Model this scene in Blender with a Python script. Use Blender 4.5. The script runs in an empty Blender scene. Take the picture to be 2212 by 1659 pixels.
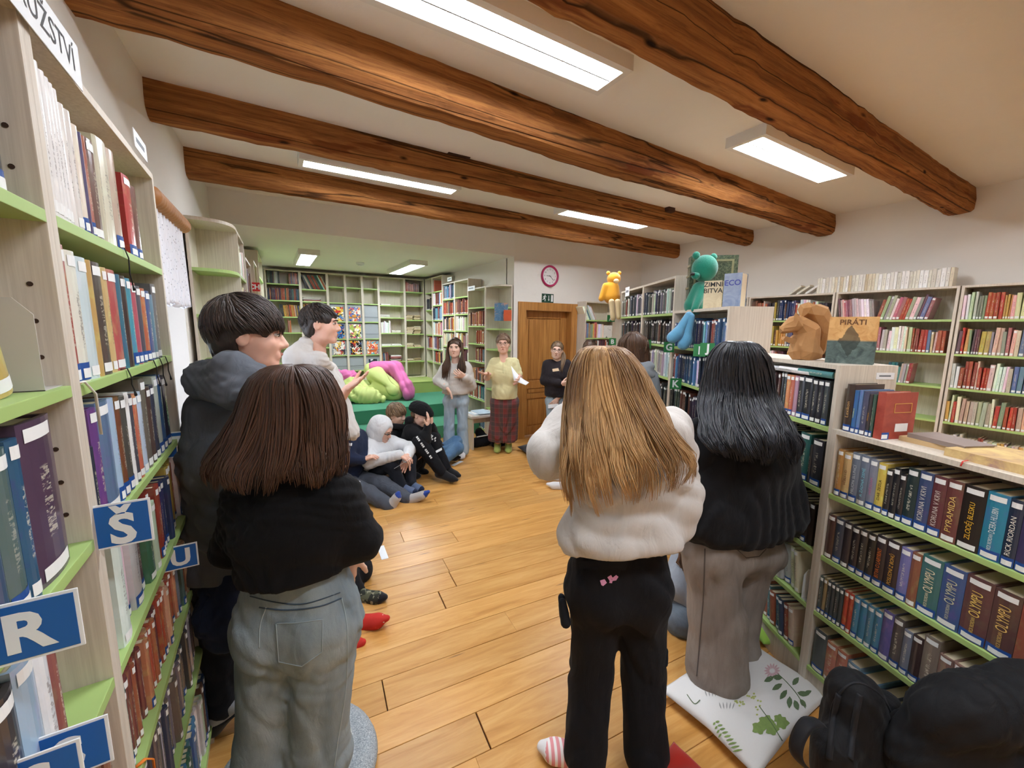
import bpy, bmesh, math, random
import numpy as np
from mathutils import Matrix, Vector
from mathutils.bvhtree import BVHTree

random.seed(11)
RNG = np.random.default_rng(11)
SC = bpy.context.scene
COL = SC.collection

# ---------------------------------------------------------------- camera
FPX, IW, IH = 870.0, 2212.0, 1659.0
CAM_H = 1.7
_y, _p, _r = math.radians(31.0), math.radians(8.2), math.radians(0.6)
_fwd = np.array([math.sin(_y) * math.cos(_p), math.cos(_y) * math.cos(_p), -math.sin(_p)])
_rt = np.array([math.cos(_y), -math.sin(_y), 0.0])
_up = np.cross(_rt, _fwd)
_r2 = _rt * math.cos(_r) + _up * math.sin(_r)
_u2 = -_rt * math.sin(_r) + _up * math.cos(_r)
CAM_C = np.array([0.0, 0.0, CAM_H])
cam_data = bpy.data.cameras.new('camera')
cam_data.sensor_fit = 'HORIZONTAL'
cam_data.sensor_width = 36.0
cam_data.lens = FPX / IW * 36.0
cam_data.clip_start = 0.05
cam = bpy.data.objects.new('camera', cam_data)
COL.objects.link(cam)
cam.matrix_world = Matrix(((_r2[0], _u2[0], -_fwd[0], 0.0), (_r2[1], _u2[1], -_fwd[1], 0.0),
                           (_r2[2], _u2[2], -_fwd[2], CAM_H), (0, 0, 0, 1)))
SC.camera = cam
FH = np.array([math.sin(_y), math.cos(_y), 0.0])      # horizontal forward
RH = np.array([math.cos(_y), -math.sin(_y), 0.0])     # horizontal right
UPV = np.array([0.0, 0.0, 1.0])

# ---------------------------------------------------------------- world, exposure
world = bpy.data.worlds.new('world')
SC.world = world
world.use_nodes = True
_bg = world.node_tree.nodes['Background']
_bg.inputs[0].default_value = (0.80, 0.86, 1.0, 1)
_bg.inputs[1].default_value = 1.6
vs = SC.view_settings
vs.view_transform = 'Standard'
vs.look = 'None'
vs.gamma = 1.0
vs.use_curve_mapping = False
vs.exposure = 1.9
LAMP_STRENGTH = 15.0
SC.cycles.max_bounces = 7
SC.cycles.diffuse_bounces = 5
SC.cycles.glossy_bounces = 2
SC.cycles.transmission_bounces = 3
SC.cycles.use_denoising = True
SC.cycles.use_adaptive_sampling = True
SC.cycles.adaptive_threshold = 0.1
SC.cycles.adaptive_min_samples = 16
SC.cycles.use_light_tree = False
SC.cycles.sample_clamp_indirect = 6.0


def ray_dir(px, py):
    return _r2 * ((px - IW / 2) / FPX) + _u2 * (-(py - IH / 2) / FPX) + _fwd


def J(px, py, D):
    """point seen towards photo position (px,py) at horizontal forward distance D metres"""
    d = ray_dir(px, py)
    return CAM_C + d * (D / (d @ FH))


def gz(px, py, z=0.0):
    d = ray_dir(px, py)
    return CAM_C + d * ((z - CAM_H) / d[2])


def atx(px, py, X):
    d = ray_dir(px, py)
    return CAM_C + d * (X / d[0])


def aty(px, py, Y):
    d = ray_dir(px, py)
    return CAM_C + d * (Y / d[1])


def project(P):
    d = np.asarray(P, float) - CAM_C
    z = d @ _fwd
    return IW / 2 + FPX * (d @ _r2) / z, IH / 2 - FPX * (d @ _u2) / z, z


# ---------------------------------------------------------------- materials
def lin(c):
    return tuple(((v / 255.0) / 12.92 if v <= 10 else (((v / 255.0) + 0.055) / 1.055) ** 2.4) for v in c)


MATS = {}


class NB:
    def __init__(self, name):
        m = bpy.data.materials.new(name)
        m.use_nodes = True
        self.m = m
        self.nt = m.node_tree
        self.b = self.nt.nodes['Principled BSDF']

    def n(self, t, **kw):
        nd = self.nt.nodes.new(t)
        for k, v in kw.items():
            setattr(nd, k, v)
        return nd

    def l(self, a, b):
        self.nt.links.new(a, b)

    def coords(self, kind='Object', scale=(1, 1, 1), rot=(0, 0, 0)):
        tc = self.n('ShaderNodeTexCoord')
        mp = self.n('ShaderNodeMapping')
        mp.inputs['Scale'].default_value = scale
        mp.inputs['Rotation'].default_value = rot
        self.l(tc.outputs[kind], mp.inputs[0])
        return mp.outputs[0]

    def noise(self, vec, scale, detail=3.0, rough=0.5, dist=0.0):
        t = self.n('ShaderNodeTexNoise')
        t.inputs['Scale'].default_value = scale
        t.inputs['Detail'].default_value = detail
        t.inputs['Roughness'].default_value = rough
        t.inputs['Distortion'].default_value = dist
        if vec is not None:
            self.l(vec, t.inputs['Vector'])
        return t.outputs['Fac']

    def ramp(self, fac, stops):
        r = self.n('ShaderNodeValToRGB')
        els = r.color_ramp.elements
        while len(els) < len(stops):
            els.new(0.5)
        for e, (p, c) in zip(els, stops):
            e.position = p
            e.color = (c[0], c[1], c[2], 1) if len(c) == 3 else c
        self.l(fac, r.inputs[0])
        return r.outputs[0]

    def mix(self, fac, a, b, mode='MIX'):
        x = self.n('ShaderNodeMix', data_type='RGBA', blend_type=mode)
        for i, v in ((0, fac), (6, a), (7, b)):
            if hasattr(v, 'links'):
                self.l(v, x.inputs[i])
            elif i == 0:
                x.inputs[0].default_value = v
            else:
                x.inputs[i].default_value = (v[0], v[1], v[2], 1)
        return x.outputs[2]

    def math(self, op, a, b=None, clamp=False):
        x = self.n('ShaderNodeMath', operation=op, use_clamp=clamp)
        for i, v in ((0, a), (1, b)):
            if v is None:
                continue
            if hasattr(v, 'links'):
                self.l(v, x.inputs[i])
            else:
                x.inputs[i].default_value = v
        return x.outputs[0]

    def base(self, c):
        if hasattr(c, 'links'):
            self.l(c, self.b.inputs['Base Color'])
        else:
            self.b.inputs['Base Color'].default_value = (c[0], c[1], c[2], 1)

    def rough(self, v):
        if hasattr(v, 'links'):
            self.l(v, self.b.inputs['Roughness'])
        else:
            self.b.inputs['Roughness'].default_value = v

    def bump(self, h, strength=0.3, dist=0.01):
        b = self.n('ShaderNodeBump')
        b.inputs['Strength'].default_value = strength
        b.inputs['Distance'].default_value = dist
        self.l(h, b.inputs['Height'])
        self.l(b.outputs[0], self.b.inputs['Normal'])


def plain(name, rgb, rough=0.6, var=0.08, scale=30.0, bump=0.0, sheen=0.0, metal=0.0):
    """solid colour with slight procedural mottling"""
    if name in MATS:
        return MATS[name]
    k = NB(name)
    c = lin(rgb)
    co = k.coords('Object')
    f = k.noise(co, scale, 3.0)
    k.base(k.mix(f, [v * (1 - var) for v in c], [min(1, v * (1 + var)) for v in c]))
    k.rough(rough)
    k.b.inputs['Metallic'].default_value = metal
    if bump:
        k.bump(f, bump, 0.004)
    if sheen:
        k.b.inputs['Sheen Weight'].default_value = sheen
        k.b.inputs['Sheen Roughness'].default_value = 0.5
    MATS[name] = k.m
    return k.m


def fabric(name, rgb, var=0.18, weave=420.0, bump=0.25, sheen=0.25, big=9.0, rough=0.9, fold=0.0):
    if name in MATS:
        return MATS[name]
    k = NB(name)
    c = lin(rgb)
    co = k.coords('Object')
    f1 = k.noise(co, big, 4.0, 0.6)
    f2 = k.noise(co, weave * 2, 2.0, 0.6)
    col = k.mix(f1, [v * (1 - var) for v in c], [min(1, v * (1 + var)) for v in c])
    col = k.mix(k.math('MULTIPLY', f2, 0.35), col, [v * 0.65 for v in c])
    k.base(col)
    k.rough(rough)
    k.b.inputs['Sheen Weight'].default_value = sheen
    k.b.inputs['Specular IOR Level'].default_value = 0.2
    hgt = f2
    if fold:
        f3 = k.noise(k.coords('Object', (1, 1, 0.45)), 14.0, 3.0, 0.55, 1.2)
        hgt = k.math('ADD', k.math('MULTIPLY', f3, fold), k.math('MULTIPLY', f2, 0.04))
        k.bump(hgt, 0.7, 0.03)
    else:
        k.bump(hgt, bump, 0.002)
    MATS[name] = k.m
    return k.m


def emit(name, rgb, strength):
    if name in MATS:
        return MATS[name]
    k = NB(name)
    k.base(lin(rgb))
    c = lin(rgb)
    k.b.inputs['Emission Color'].default_value = (c[0], c[1], c[2], 1)
    k.b.inputs['Emission Strength'].default_value = strength
    MATS[name] = k.m
    return k.m


# ---------------------------------------------------------------- mesh helpers
def link(o, parent=None):
    COL.objects.link(o)
    if parent is not None:
        o.parent = parent
    return o


def tag(o, label=None, cat=None, group=None, kind=None):
    if label:
        o['label'] = label
    if cat:
        o['category'] = cat
    if group:
        o['group'] = group
    if kind:
        o['kind'] = kind
    return o


def empty(name, loc=(0, 0, 0), rz=0.0, label=None, cat=None, group=None):
    o = bpy.data.objects.new(name, None)
    o.empty_display_size = 0.1
    o.location = tuple(float(v) for v in loc)
    o.rotation_euler = (0, 0, rz)
    link(o)
    tag(o, label, cat, group)
    return o


def mesh_obj(name, verts, faces, mat=None, parent=None, smooth=False):
    me = bpy.data.meshes.new(name)
    me.from_pydata([tuple(map(float, v)) for v in verts], [], [tuple(map(int, f)) for f in faces])
    me.update()
    if mat is not None:
        me.materials.append(mat)
    if smooth:
        me.polygons.foreach_set('use_smooth', [True] * len(me.polygons))
    return link(bpy.data.objects.new(name, me), parent)


def np_mesh_obj(name, V, Q, mat=None, parent=None, smooth=True):
    """fast path for quad meshes from numpy"""
    me = bpy.data.meshes.new(name)
    V = np.asarray(V, np.float32)
    Q = np.asarray(Q, np.int32)
    k = Q.shape[1]
    me.vertices.add(len(V))
    me.vertices.foreach_set('co', V.ravel())
    me.loops.add(Q.size)
    me.loops.foreach_set('vertex_index', Q.ravel())
    me.polygons.add(len(Q))
    me.polygons.foreach_set('loop_start', np.arange(0, Q.size, k, dtype=np.int32))
    me.polygons.foreach_set('use_smooth', np.full(len(Q), bool(smooth)))
    me.update(calc_edges=True)
    me.validate()
    if mat is not None:
        me.materials.append(mat)
    return link(bpy.data.objects.new(name, me), parent)


BOXF = [(0, 3, 2, 1), (4, 5, 6, 7), (0, 1, 5, 4), (1, 2, 6, 5), (2, 3, 7, 6), (3, 0, 4, 7)]


def box_v(x0, x1, y0, y1, z0, z1):
    return [(x0, y0, z0), (x1, y0, z0), (x1, y1, z0), (x0, y1, z0), (x0, y0, z1), (x1, y0, z1), (x1, y1, z1), (x0, y1, z1)]


def box(name, x0, x1, y0, y1, z0, z1, mat, parent=None, bevel=0.0):
    o = mesh_obj(name, box_v(x0, x1, y0, y1, z0, z1), BOXF, mat, parent)
    if bevel:
        bm = bmesh.new()
        bm.from_mesh(o.data)
        bmesh.ops.bevel(bm, geom=bm.edges[:], offset=bevel, segments=2, profile=0.7, affect='EDGES')
        bm.to_mesh(o.data)
        bm.free()
    return o


class MB:
    """collects boxes / tubes / rings into one mesh"""
    def __init__(self):
        self.v = []
        self.f = []

    def add(self, vs_, fs_):
        o = len(self.v)
        self.v += [tuple(v) for v in vs_]
        self.f += [tuple(i + o for i in f) for f in fs_]
        return self

    def box(self, *a):
        return self.add(box_v(*a), BOXF)

    def tube(self, pts, rad, seg=8, cap=True, flat=1.0, side=None):
        pts = [np.asarray(p, float) for p in pts]
        n = len(pts)
        rads = rad if hasattr(rad, '__len__') else [rad] * n
        V = []
        prev = None
        for i in range(n):
            t = pts[min(i + 1, n - 1)] - pts[max(i - 1, 0)]
            t = t / (np.linalg.norm(t) + 1e-9)
            if prev is None:
                a = np.array([0, 0, 1.0]) if abs(t[2]) < 0.9 else np.array([1.0, 0, 0])
                if side is not None:
                    a = np.asarray(side, float)
                x = np.cross(t, a)
            else:
                x = prev - t * (prev @ t)
            x /= np.linalg.norm(x) + 1e-9
            prev = x
            yv = np.cross(t, x)
            for s in range(seg):
                an = 2 * math.pi * s / seg
                V.append(pts[i] + rads[i] * (math.cos(an) * x + flat * math.sin(an) * yv))
        F = []
        for i in range(n - 1):
            for s in range(seg):
                a, b = i * seg + s, i * seg + (s + 1) % seg
                F.append((a, b, b + seg, a + seg))
        if cap:
            F.append(tuple(range(seg - 1, -1, -1)))
            F.append(tuple(range((n - 1) * seg, n * seg)))
        return self.add(V, F)

    def disc(self, c, ax, r, th, seg=32):
        c = np.asarray(c, float)
        ax = np.asarray(ax, float)
        return self.tube([c, c + ax * th], r, seg)

    def build(self, name, mat, parent=None, smooth=False):
        return mesh_obj(name, self.v, self.f, mat, parent, smooth)


def text_mesh(name, body, size, mat, M, parent=None, extrude=0.0, align='CENTER', bold=0.0, xs=1.0):
    """flat lettering as a mesh in the local XY plane, placed with world matrix M"""
    cu = bpy.data.curves.new('lettering', 'FONT')
    cu.body = body
    cu.size = size
    cu.align_x = align
    cu.align_y = 'CENTER'
    cu.extrude = extrude
    cu.offset = bold
    cu.resolution_u = 3
    tmp = bpy.data.objects.new('lettering', cu)
    COL.objects.link(tmp)
    dg = bpy.context.evaluated_depsgraph_get()
    me = bpy.data.meshes.new_from_object(tmp.evaluated_get(dg))
    bpy.data.objects.remove(tmp)
    bpy.data.curves.remove(cu)
    me.materials.clear()
    me.materials.append(mat)
    if xs != 1.0:
        for v in me.vertices:
            v.co.x *= xs
    o = bpy.data.objects.new(name, me)
    link(o)
    put(o, M, parent)
    return o


def put(o, M, parent=None):
    """world matrix M while being a child of parent (whose world matrix is known)"""
    if parent is not None:
        o.parent = parent
        o.matrix_parent_inverse = WM(parent).inverted()
    o.matrix_basis = M
    return o


def WM(o):
    m = o.matrix_basis.copy()
    if o.parent is not None:
        return WM(o.parent) @ o.matrix_parent_inverse @ m
    return m


def frame(o, ex, ey, ez):
    """matrix with given origin and axes"""
    M = Matrix.Identity(4)
    for i, a in enumerate((ex, ey, ez, o)):
        for j in range(3):
            M[j][i] = float(a[j])
    return M

# ================================================================ STRUCTURE
def mat_plaster(name, rgb):
    k = NB(name)
    c = lin(rgb)
    co = k.coords('Object')
    f = k.noise(co, 1.3, 4.0, 0.6)
    f2 = k.noise(co, 26.0, 5.0, 0.6)
    k.base(k.mix(f, [v * 0.95 for v in c], [min(1, v * 1.03) for v in c]))
    k.rough(0.92)
    k.b.inputs['Specular IOR Level'].default_value = 0.2
    k.bump(k.math('ADD', k.math('MULTIPLY', f, 1.5), k.math('MULTIPLY', f2, 0.25)), 0.25, 0.02)
    return k.m


M_WALL = mat_plaster('plaster_wall', (236, 231, 223))
M_CEIL = mat_plaster('plaster_ceiling', (238, 234, 227))


def mat_beam():
    k = NB('old_beam_wood')
    co = k.coords('Object', (0.3, 7.0, 7.0))
    g = k.noise(co, 3.0, 8.0, 0.65, 0.8)
    g2 = k.noise(k.coords('Object', (0.8, 22.0, 22.0)), 4.0, 6.0, 0.7, 0.4)
    col = k.ramp(g, [(0.25, lin((92, 56, 32))), (0.45, lin((146, 94, 52))), (0.62, lin((178, 120, 68))), (0.85, lin((198, 144, 90)))])
    col = k.mix(k.math('MULTIPLY', k.ramp(g2, [(0.3, (1, 1, 1)), (0.5, (0, 0, 0))]), 0.55), col, lin((68, 36, 18)))
    # reddish old paint remnants
    p = k.noise(k.coords('Object', (0.35, 2.2, 2.6)), 2.4, 4.0, 0.6)
    col = k.mix(k.ramp(p, [(0.60, (0, 0, 0)), (0.63, (.7, .7, .7))]), col, lin((112, 54, 28)))
    # knots
    vo = k.n('ShaderNodeTexVoronoi')
    vo.inputs['Scale'].default_value = 3.2
    k.l(k.coords('Object', (0.75, 2.0, 2.0)), vo.inputs['Vector'])
    kn = k.ramp(vo.outputs['Distance'], [(0.05, (1, 1, 1)), (0.11, (0, 0, 0))])
    col = k.mix(kn, col, lin((48, 26, 14)))
    # long drying cracks
    cr = k.noise(k.coords('Object', (0.07, 4.2, 4.2)), 1.6, 3.0, 0.45, 0.25)
    crk = k.ramp(cr, [(0.485, (0, 0, 0)), (0.497, (1, 1, 1)), (0.503, (1, 1, 1)), (0.515, (0, 0, 0))])
    col = k.mix(k.math('MULTIPLY', crk, 0.8), col, lin((30, 16, 9)))
    k.base(col)
    k.rough(0.9)
    k.b.inputs['Specular IOR Level'].default_value = 0.15
    h = k.math('SUBTRACT', g, k.math('MULTIPLY', crk, 0.8))
    k.bump(h, 0.5, 0.02)
    return k.m


M_BEAM = mat_beam()


def mat_plank():
    k = NB('oak_floor_plank')
    oi = k.n('ShaderNodeObjectInfo')
    tc = k.n('ShaderNodeTexCoord')
    sc = k.n('ShaderNodeVectorMath', operation='SCALE')
    cmb = k.n('ShaderNodeCombineXYZ')
    k.l(oi.outputs['Random'], cmb.inputs[0])
    k.l(oi.outputs['Random'], cmb.inputs[1])
    k.l(cmb.outputs[0], sc.inputs[0])
    sc.inputs['Scale'].default_value = 40.0
    ad = k.n('ShaderNodeVectorMath', operation='ADD')
    k.l(tc.outputs['Object'], ad.inputs[0])
    k.l(sc.outputs[0], ad.inputs[1])
    mp = k.n('ShaderNodeMapping')
    mp.inputs['Scale'].default_value = (0.8, 7.0, 1.0)
    k.l(ad.outputs[0], mp.inputs[0])
    g = k.noise(mp.outputs[0], 2.6, 7.0, 0.62, 1.1)
    mp2 = k.n('ShaderNodeMapping')
    mp2.inputs['Scale'].default_value = (2.0, 40.0, 1.0)
    k.l(ad.outputs[0], mp2.inputs[0])
    g2 = k.noise(mp2.outputs[0], 3.0, 4.0, 0.6)
    col = k.ramp(g, [(0.2, lin((176, 124, 70))), (0.42, lin((208, 156, 96))), (0.6, lin((222, 174, 114))), (0.8, lin((232, 188, 130)))])
    col = k.mix(k.math('MULTIPLY', g2, 0.35), col, lin((186, 132, 76)))
    tone = k.math('MULTIPLY_ADD', oi.outputs['Random'], 0.22)
    k.nt.nodes[-1].inputs[2].default_value = 0.88
    hsv = k.n('ShaderNodeHueSaturation')
    hsv.inputs['Saturation'].default_value = 1.07
    k.l(tone, hsv.inputs['Value'])
    k.l(col, hsv.inputs['Color'])
    # knots
    vo = k.n('ShaderNodeTexVoronoi')
    vo.inputs['Scale'].default_value = 2.1
    k.l(mp.outputs[0], vo.inputs['Vector'])
    kn = k.ramp(vo.outputs['Distance'], [(0.03, (1, 1, 1)), (0.1, (0, 0, 0))])
    k.base(k.mix(k.math('MULTIPLY', kn, 0.7), hsv.outputs[0], lin((92, 54, 26))))
    k.rough(k.math('MULTIPLY_ADD', g2, 0.12))
    k.nt.nodes[-1].inputs[2].default_value = 0.27
    k.b.inputs['Specular IOR Level'].default_value = 0.45
    k.bump(g2, 0.06, 0.003)
    return k.m


M_PLANK = mat_plank()
M_SUBFLOOR = plain('floor_joint', (70, 44, 24), 0.9)

# floor with single planks
floor = box('floor', -1.0, 6.0, -2.8, 8.8, -0.10, -0.012, M_SUBFLOOR)
tag(floor, kind='structure')
_a = math.radians(95.0)
PU = np.array([math.sin(_a), math.cos(_a)])
PN = np.array([-PU[1], PU[0]])
PW = 0.1745
known = {0: 0.934, 2: None, -2: 0.63, 3: 0.556, -4: 0.757, -6: 0.938}
_pl_meshes = {}


def plank_mesh(L):
    key = round(L, 2)
    if key not in _pl_meshes:
        g = 0.0011
        b = 0.0015
        hw = PW / 2 - g
        hl = key / 2 - g
        v = []
        for (e, z) in ((0, -0.012), (0, -b), (b, 0.0)):
            v += [(-hl + e, -hw + e, z), (hl - e, -hw + e, z), (hl - e, hw - e, z), (-hl + e, hw - e, z)]
        f = []
        for r in (0, 4):
            for i in range(4):
                j = (i + 1) % 4
                f.append((r + i, r + j, r + 4 + j, r + 4 + i))
        f.append((8, 9, 10, 11))
        me = bpy.data.meshes.new('plank')
        me.from_pydata(v, [], f)
        me.materials.append(M_PLANK)
        _pl_meshes[key] = me
    return _pl_meshes[key]


_rz = math.atan2(PU[1], PU[0])
_pr = random.Random(5)
for k_ in range(-24, 30):
    n1 = 1.9926 - PW * k_
    nc = n1 - PW / 2
    # extent of the room along the plank direction
    us = [np.dot(PU, q) for q in ((-0.62, nc), (5.7, nc))]
    u0, u1 = us[0], us[1]
    start = known.get(k_)
    if start is None:
        start = u0 + _pr.uniform(0.2, 1.7)
    cuts = [start]
    while cuts[-1] < u1:
        cuts.append(cuts[-1] + _pr.choice((1.2, 1.5, 1.8, 1.8)))
    while cuts[0] > u0:
        cuts.insert(0, cuts[0] - _pr.choice((1.2, 1.5, 1.8, 1.8)))
    for a0, a1 in zip(cuts[:-1], cuts[1:]):
        b0, b1 = max(a0, u0 - 0.05), min(a1, u1 + 0.05)
        if b1 - b0 < 0.08:
            continue
        L = round(b1 - b0, 2)
        c = PU * (b0 + L / 2) + PN * nc
        if c[1] > 6.2 or c[1] < -2.6:
            continue
        o = bpy.data.objects.new('plank', plank_mesh(L))
        o.location = (c[0], c[1], 0)
        o.rotation_euler = (0, 0, _rz)
        link(o, floor)

# walls and ceilings
CEIL = 3.0
XR = 5.65
YB = 5.05
YA = 8.5
ALC = 2.68
tag(box('ceiling', -1.0, 6.0, -2.8, YB + 0.1, CEIL, CEIL + 0.1, M_CEIL), kind='structure')
tag(box('wall_right', XR, XR + 0.2, -2.8, YB + 0.3, 0, CEIL, M_WALL), kind='structure')
tag(box('wall_front', -1.0, XR, -2.8, -2.6, 0, CEIL, M_WALL), kind='structure')
alc = box('ceiling_alcove', -1.0, 3.05, YB, 8.7, ALC, CEIL + 0.02, M_CEIL)
tag(alc, kind='structure')
tag(box('wall_alcove_back', -0.6, 3.3, YA, YA + 0.15, 0, ALC, M_WALL), kind='structure')
tag(box('wall_alcove_right', 3.05, 3.2, YB + 0.2, YA, 0, CEIL, M_WALL), kind='structure')
# wall with the door opening
DX0, DX1, DH = 3.23, 4.11, 1.95
wb = MB()
wb.box(3.05, DX0, YB, YB + 0.22, 0, CEIL)
wb.box(DX1, XR, YB, YB + 0.22, 0, CEIL)
wb.box(DX0, DX1, YB, YB + 0.22, DH, CEIL)
tag(wb.build('wall_back', M_WALL), kind='structure')

# left wall, slightly skewed, with the window opening
LWA = math.atan(0.035)
LW0 = np.array([-0.60, 0.0])


def lwx(y):
    return -0.60 + 0.035 * y


wl = MB()
WY0, WY1, WZ0, WZ1 = 2.12, 3.50, 0.92, 2.22
wl.box(-0.45, 0, -2.8, WY0, 0, CEIL)
wl.box(-0.45, 0, WY1, 8.7, 0, CEIL)
wl.box(-0.45, 0, WY0, WY1, 0, WZ0)
wl.box(-0.45, 0, WY0, WY1, WZ1, CEIL)
wlo = wl.build('wall_left', M_WALL)
wlo.location = (LW0[0], 0, 0)
wlo.rotation_euler = (0, 0, -LWA)
tag(wlo, kind='structure')

# window
M_WHITE = plain('white_lacquer', (236, 236, 234), 0.35, 0.02)
M_GLASS = NB('window_glass')
M_GLASS.b.inputs['Transmission Weight'].default_value = 1.0
M_GLASS.b.inputs['Roughness'].default_value = 0.02
M_GLASS.b.inputs['IOR'].default_value = 1.45
M_GLASS.base((0.95, 0.98, 1.0))
M_GLASS = M_GLASS.m
win = MB()
wx = -0.22
for a in ((WY0, WY0 + 0.06, WZ0, WZ1), (WY1 - 0.06, WY1, WZ0, WZ1), (WY0, WY1, WZ0, WZ0 + 0.06), (WY0, WY1, WZ1 - 0.06, WZ1),
          (2.78, 2.84, WZ0, WZ1), (WY0, WY1, 1.80, 1.84)):
    win.box(wx - 0.05, wx + 0.02, a[0], a[1], a[2], a[3])
win = win.build('window_1', M_WHITE)
win.location = wlo.location
win.rotation_euler = wlo.rotation_euler
tag(win, kind='structure')
for (a, b, c, d) in ((WY0 + 0.06, 2.78, WZ0 + 0.06, 1.80), (2.84, WY1 - 0.06, WZ0 + 0.06, 1.80), (WY0 + 0.06, 2.78, 1.84, WZ1 - 0.06), (2.84, WY1 - 0.06, 1.84, WZ1 - 0.06)):
    box('pane', wx - 0.02, wx - 0.014, a, b, c, d, M_GLASS, win)
box('window_sill', wx, 0.03, WY0, WY1, WZ0 - 0.03, WZ0, M_WHITE, win, 0.006)

# ceiling beams ---------------------------------------------------
def beam(yn0, yn1, w, zb, label, seed, x0=None, x1=XR):
    """old hewn beam from left to right wall; near face y runs yn0 -> yn1"""
    r = np.random.default_rng(seed)
    n = 90
    V = []
    x0 = -0.62 if x0 is None else x0
    ph = r.uniform(0, 6, 12)
    for i in range(n):
        t = i / (n - 1)
        x = x0 + (x1 - x0) * t
        yc = yn0 + (yn1 - yn0) * t

        def wob(j, a=0.007):
            return .6 * a * (math.sin(1.7 * x + ph[j]) + 0.6 * math.sin(4.3 * x + ph[j + 1]) + 0.35 * math.sin(11 * x + ph[j + 2])) + r.normal(0, 0.0016)
        ch = 0.035 + 0.012 * math.sin(2.1 * x + ph[3])
        z0 = zb + wob(0, 0.006)
        ya, yb_ = yc + wob(2, 0.006), yc + w + wob(5, 0.007)
        top = CEIL + 0.01
        ring = [(x, ya + 0.012, top), (x, ya - 0.004, (top + z0) / 2 + wob(4, .006)), (x, ya, z0 + ch), (x, ya + ch * .8, z0 + 0.004), (x, (ya + yb_) / 2, z0 - 0.004),
                (x, yb_ - ch * .8, z0 + wob(7, .004)), (x, yb_, z0 + ch), (x, yb_ - 0.012, top)]
        V += ring
    F = []
    for i in range(n - 1):
        for s in range(7):
            a = i * 8 + s
            F.append((a, a + 8, a + 9, a + 1))
        F.append((i * 8 + 7, i * 8 + 15, i * 8 + 8, i * 8))
    F.append(tuple(range(0, 8)))
    F.append(tuple(range((n - 1) * 8 + 7, (n - 1) * 8 - 1, -1)))
    o = mesh_obj('ceiling_beam', V, F, M_BEAM)
    o.data.polygons.foreach_set('use_smooth', [False] * len(o.data.polygons))
    # texture variety: shift object origin
    off = Vector((r.uniform(-9, 9), r.uniform(-9, 9), r.uniform(-9, 9)))
    o.data.transform(Matrix.Translation(-off))
    o.location = off
    tag(o, label, 'ceiling beam', 'old ceiling beams')
    return o


beam(1.13, 1.17, 0.18, 2.785, 'old brown timber ceiling beam nearest the camera, at upper right', 1)
beam(2.04, 2.24, 0.185, 2.785, 'long hewn timber ceiling beam just behind the large lit lamp', 2)
beam(3.04, 3.16, 0.145, 2.815, 'dark timber ceiling beam with a brown paint patch above it', 3)
beam(4.02, 4.30, 0.14, 2.80, 'farthest timber ceiling beam, in front of the lowered alcove ceiling', 4)
beam(0.20, 0.22, 0.20, 2.775, 'timber ceiling beam overhead behind the photograph view', 5)
beam(-0.80, -0.78, 0.20, 2.775, 'timber ceiling beam far behind the photograph view', 6)
# small patch above beam three, stub above beam three
M_DKW = plain('dark_wood_patch', (72, 42, 26), 0.85, 0.3, 60)
p = gz(995, 345, 2.985)
tag(box('paint_patch', p[0] - 0.12, p[0] + 0.06, p[1] - 0.05, p[1] + 0.05, 2.992, 3.0, M_DKW), 'ragged dark brown wood stub in the ceiling above a beam', 'wood stub')
p = gz(1447, 452, 2.985)
tag(box('wood_stub', p[0] - 0.05, p[0] + 0.05, p[1] - 0.03, p[1] + 0.05, 2.955, 3.0, M_DKW), 'small dark wooden block on the ceiling near the right wall', 'wood stub')

# ceiling lamps ---------------------------------------------------
M_LAMPBODY = plain('lamp_housing', (226, 222, 216), 0.5, 0.02)
M_LAMP = emit('lamp_diffuser', (238, 246, 255), LAMP_STRENGTH)
M_LAMPGAP = plain('lamp_louvre', (150, 152, 155), 0.4, 0.02)


def ceiling_lamp(x0, x1, y0, y1, zc, label, drop=0.07):
    cx, cy = (x0 + x1) / 2, (y0 + y1) / 2
    e = empty('ceiling_lamp', (cx, cy, zc), 0, label, 'ceiling lamp', 'fluorescent ceiling lamps')
    hx, hy = (x1 - x0) / 2, (y1 - y0) / 2
    fr = MB()
    t = 0.035
    fr.box(-hx, hx, -hy, -hy + t, -drop, 0)
    fr.box(-hx, hx, hy - t, hy, -drop, 0)
    fr.box(-hx, -hx + t, -hy + t, hy - t, -drop, 0)
    fr.box(hx - t, hx, -hy + t, hy - t, -drop, 0)
    fr.box(-hx + t, hx - t, -hy + t, hy - t, -0.02, 0)
    fr.build('housing', M_LAMPBODY, e)
    along_x = hx > hy
    for s in (-1, 1):
        if along_x:
            a = (-hx + t, hx - t, min(s * 0.004, s * (hy - t)), max(s * 0.004, s * (hy - t)))
        else:
            a = (min(s * 0.004, s * (hx - t)), max(s * 0.004, s * (hx - t)), -hy + t, hy - t)
        box('diffuser', a[0], a[1], a[2], a[3], -drop + 0.006, -drop + 0.012, M_LAMP, e)
    if along_x:
        box('divider', -hx + t, hx - t, -0.004, 0.004, -drop + 0.002, -drop + 0.014, M_LAMPGAP, e)
    else:
        box('divider', -0.004, 0.004, -hy + t, hy - t, -drop + 0.002, -drop + 0.014, M_LAMPGAP, e)
    return e


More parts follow.
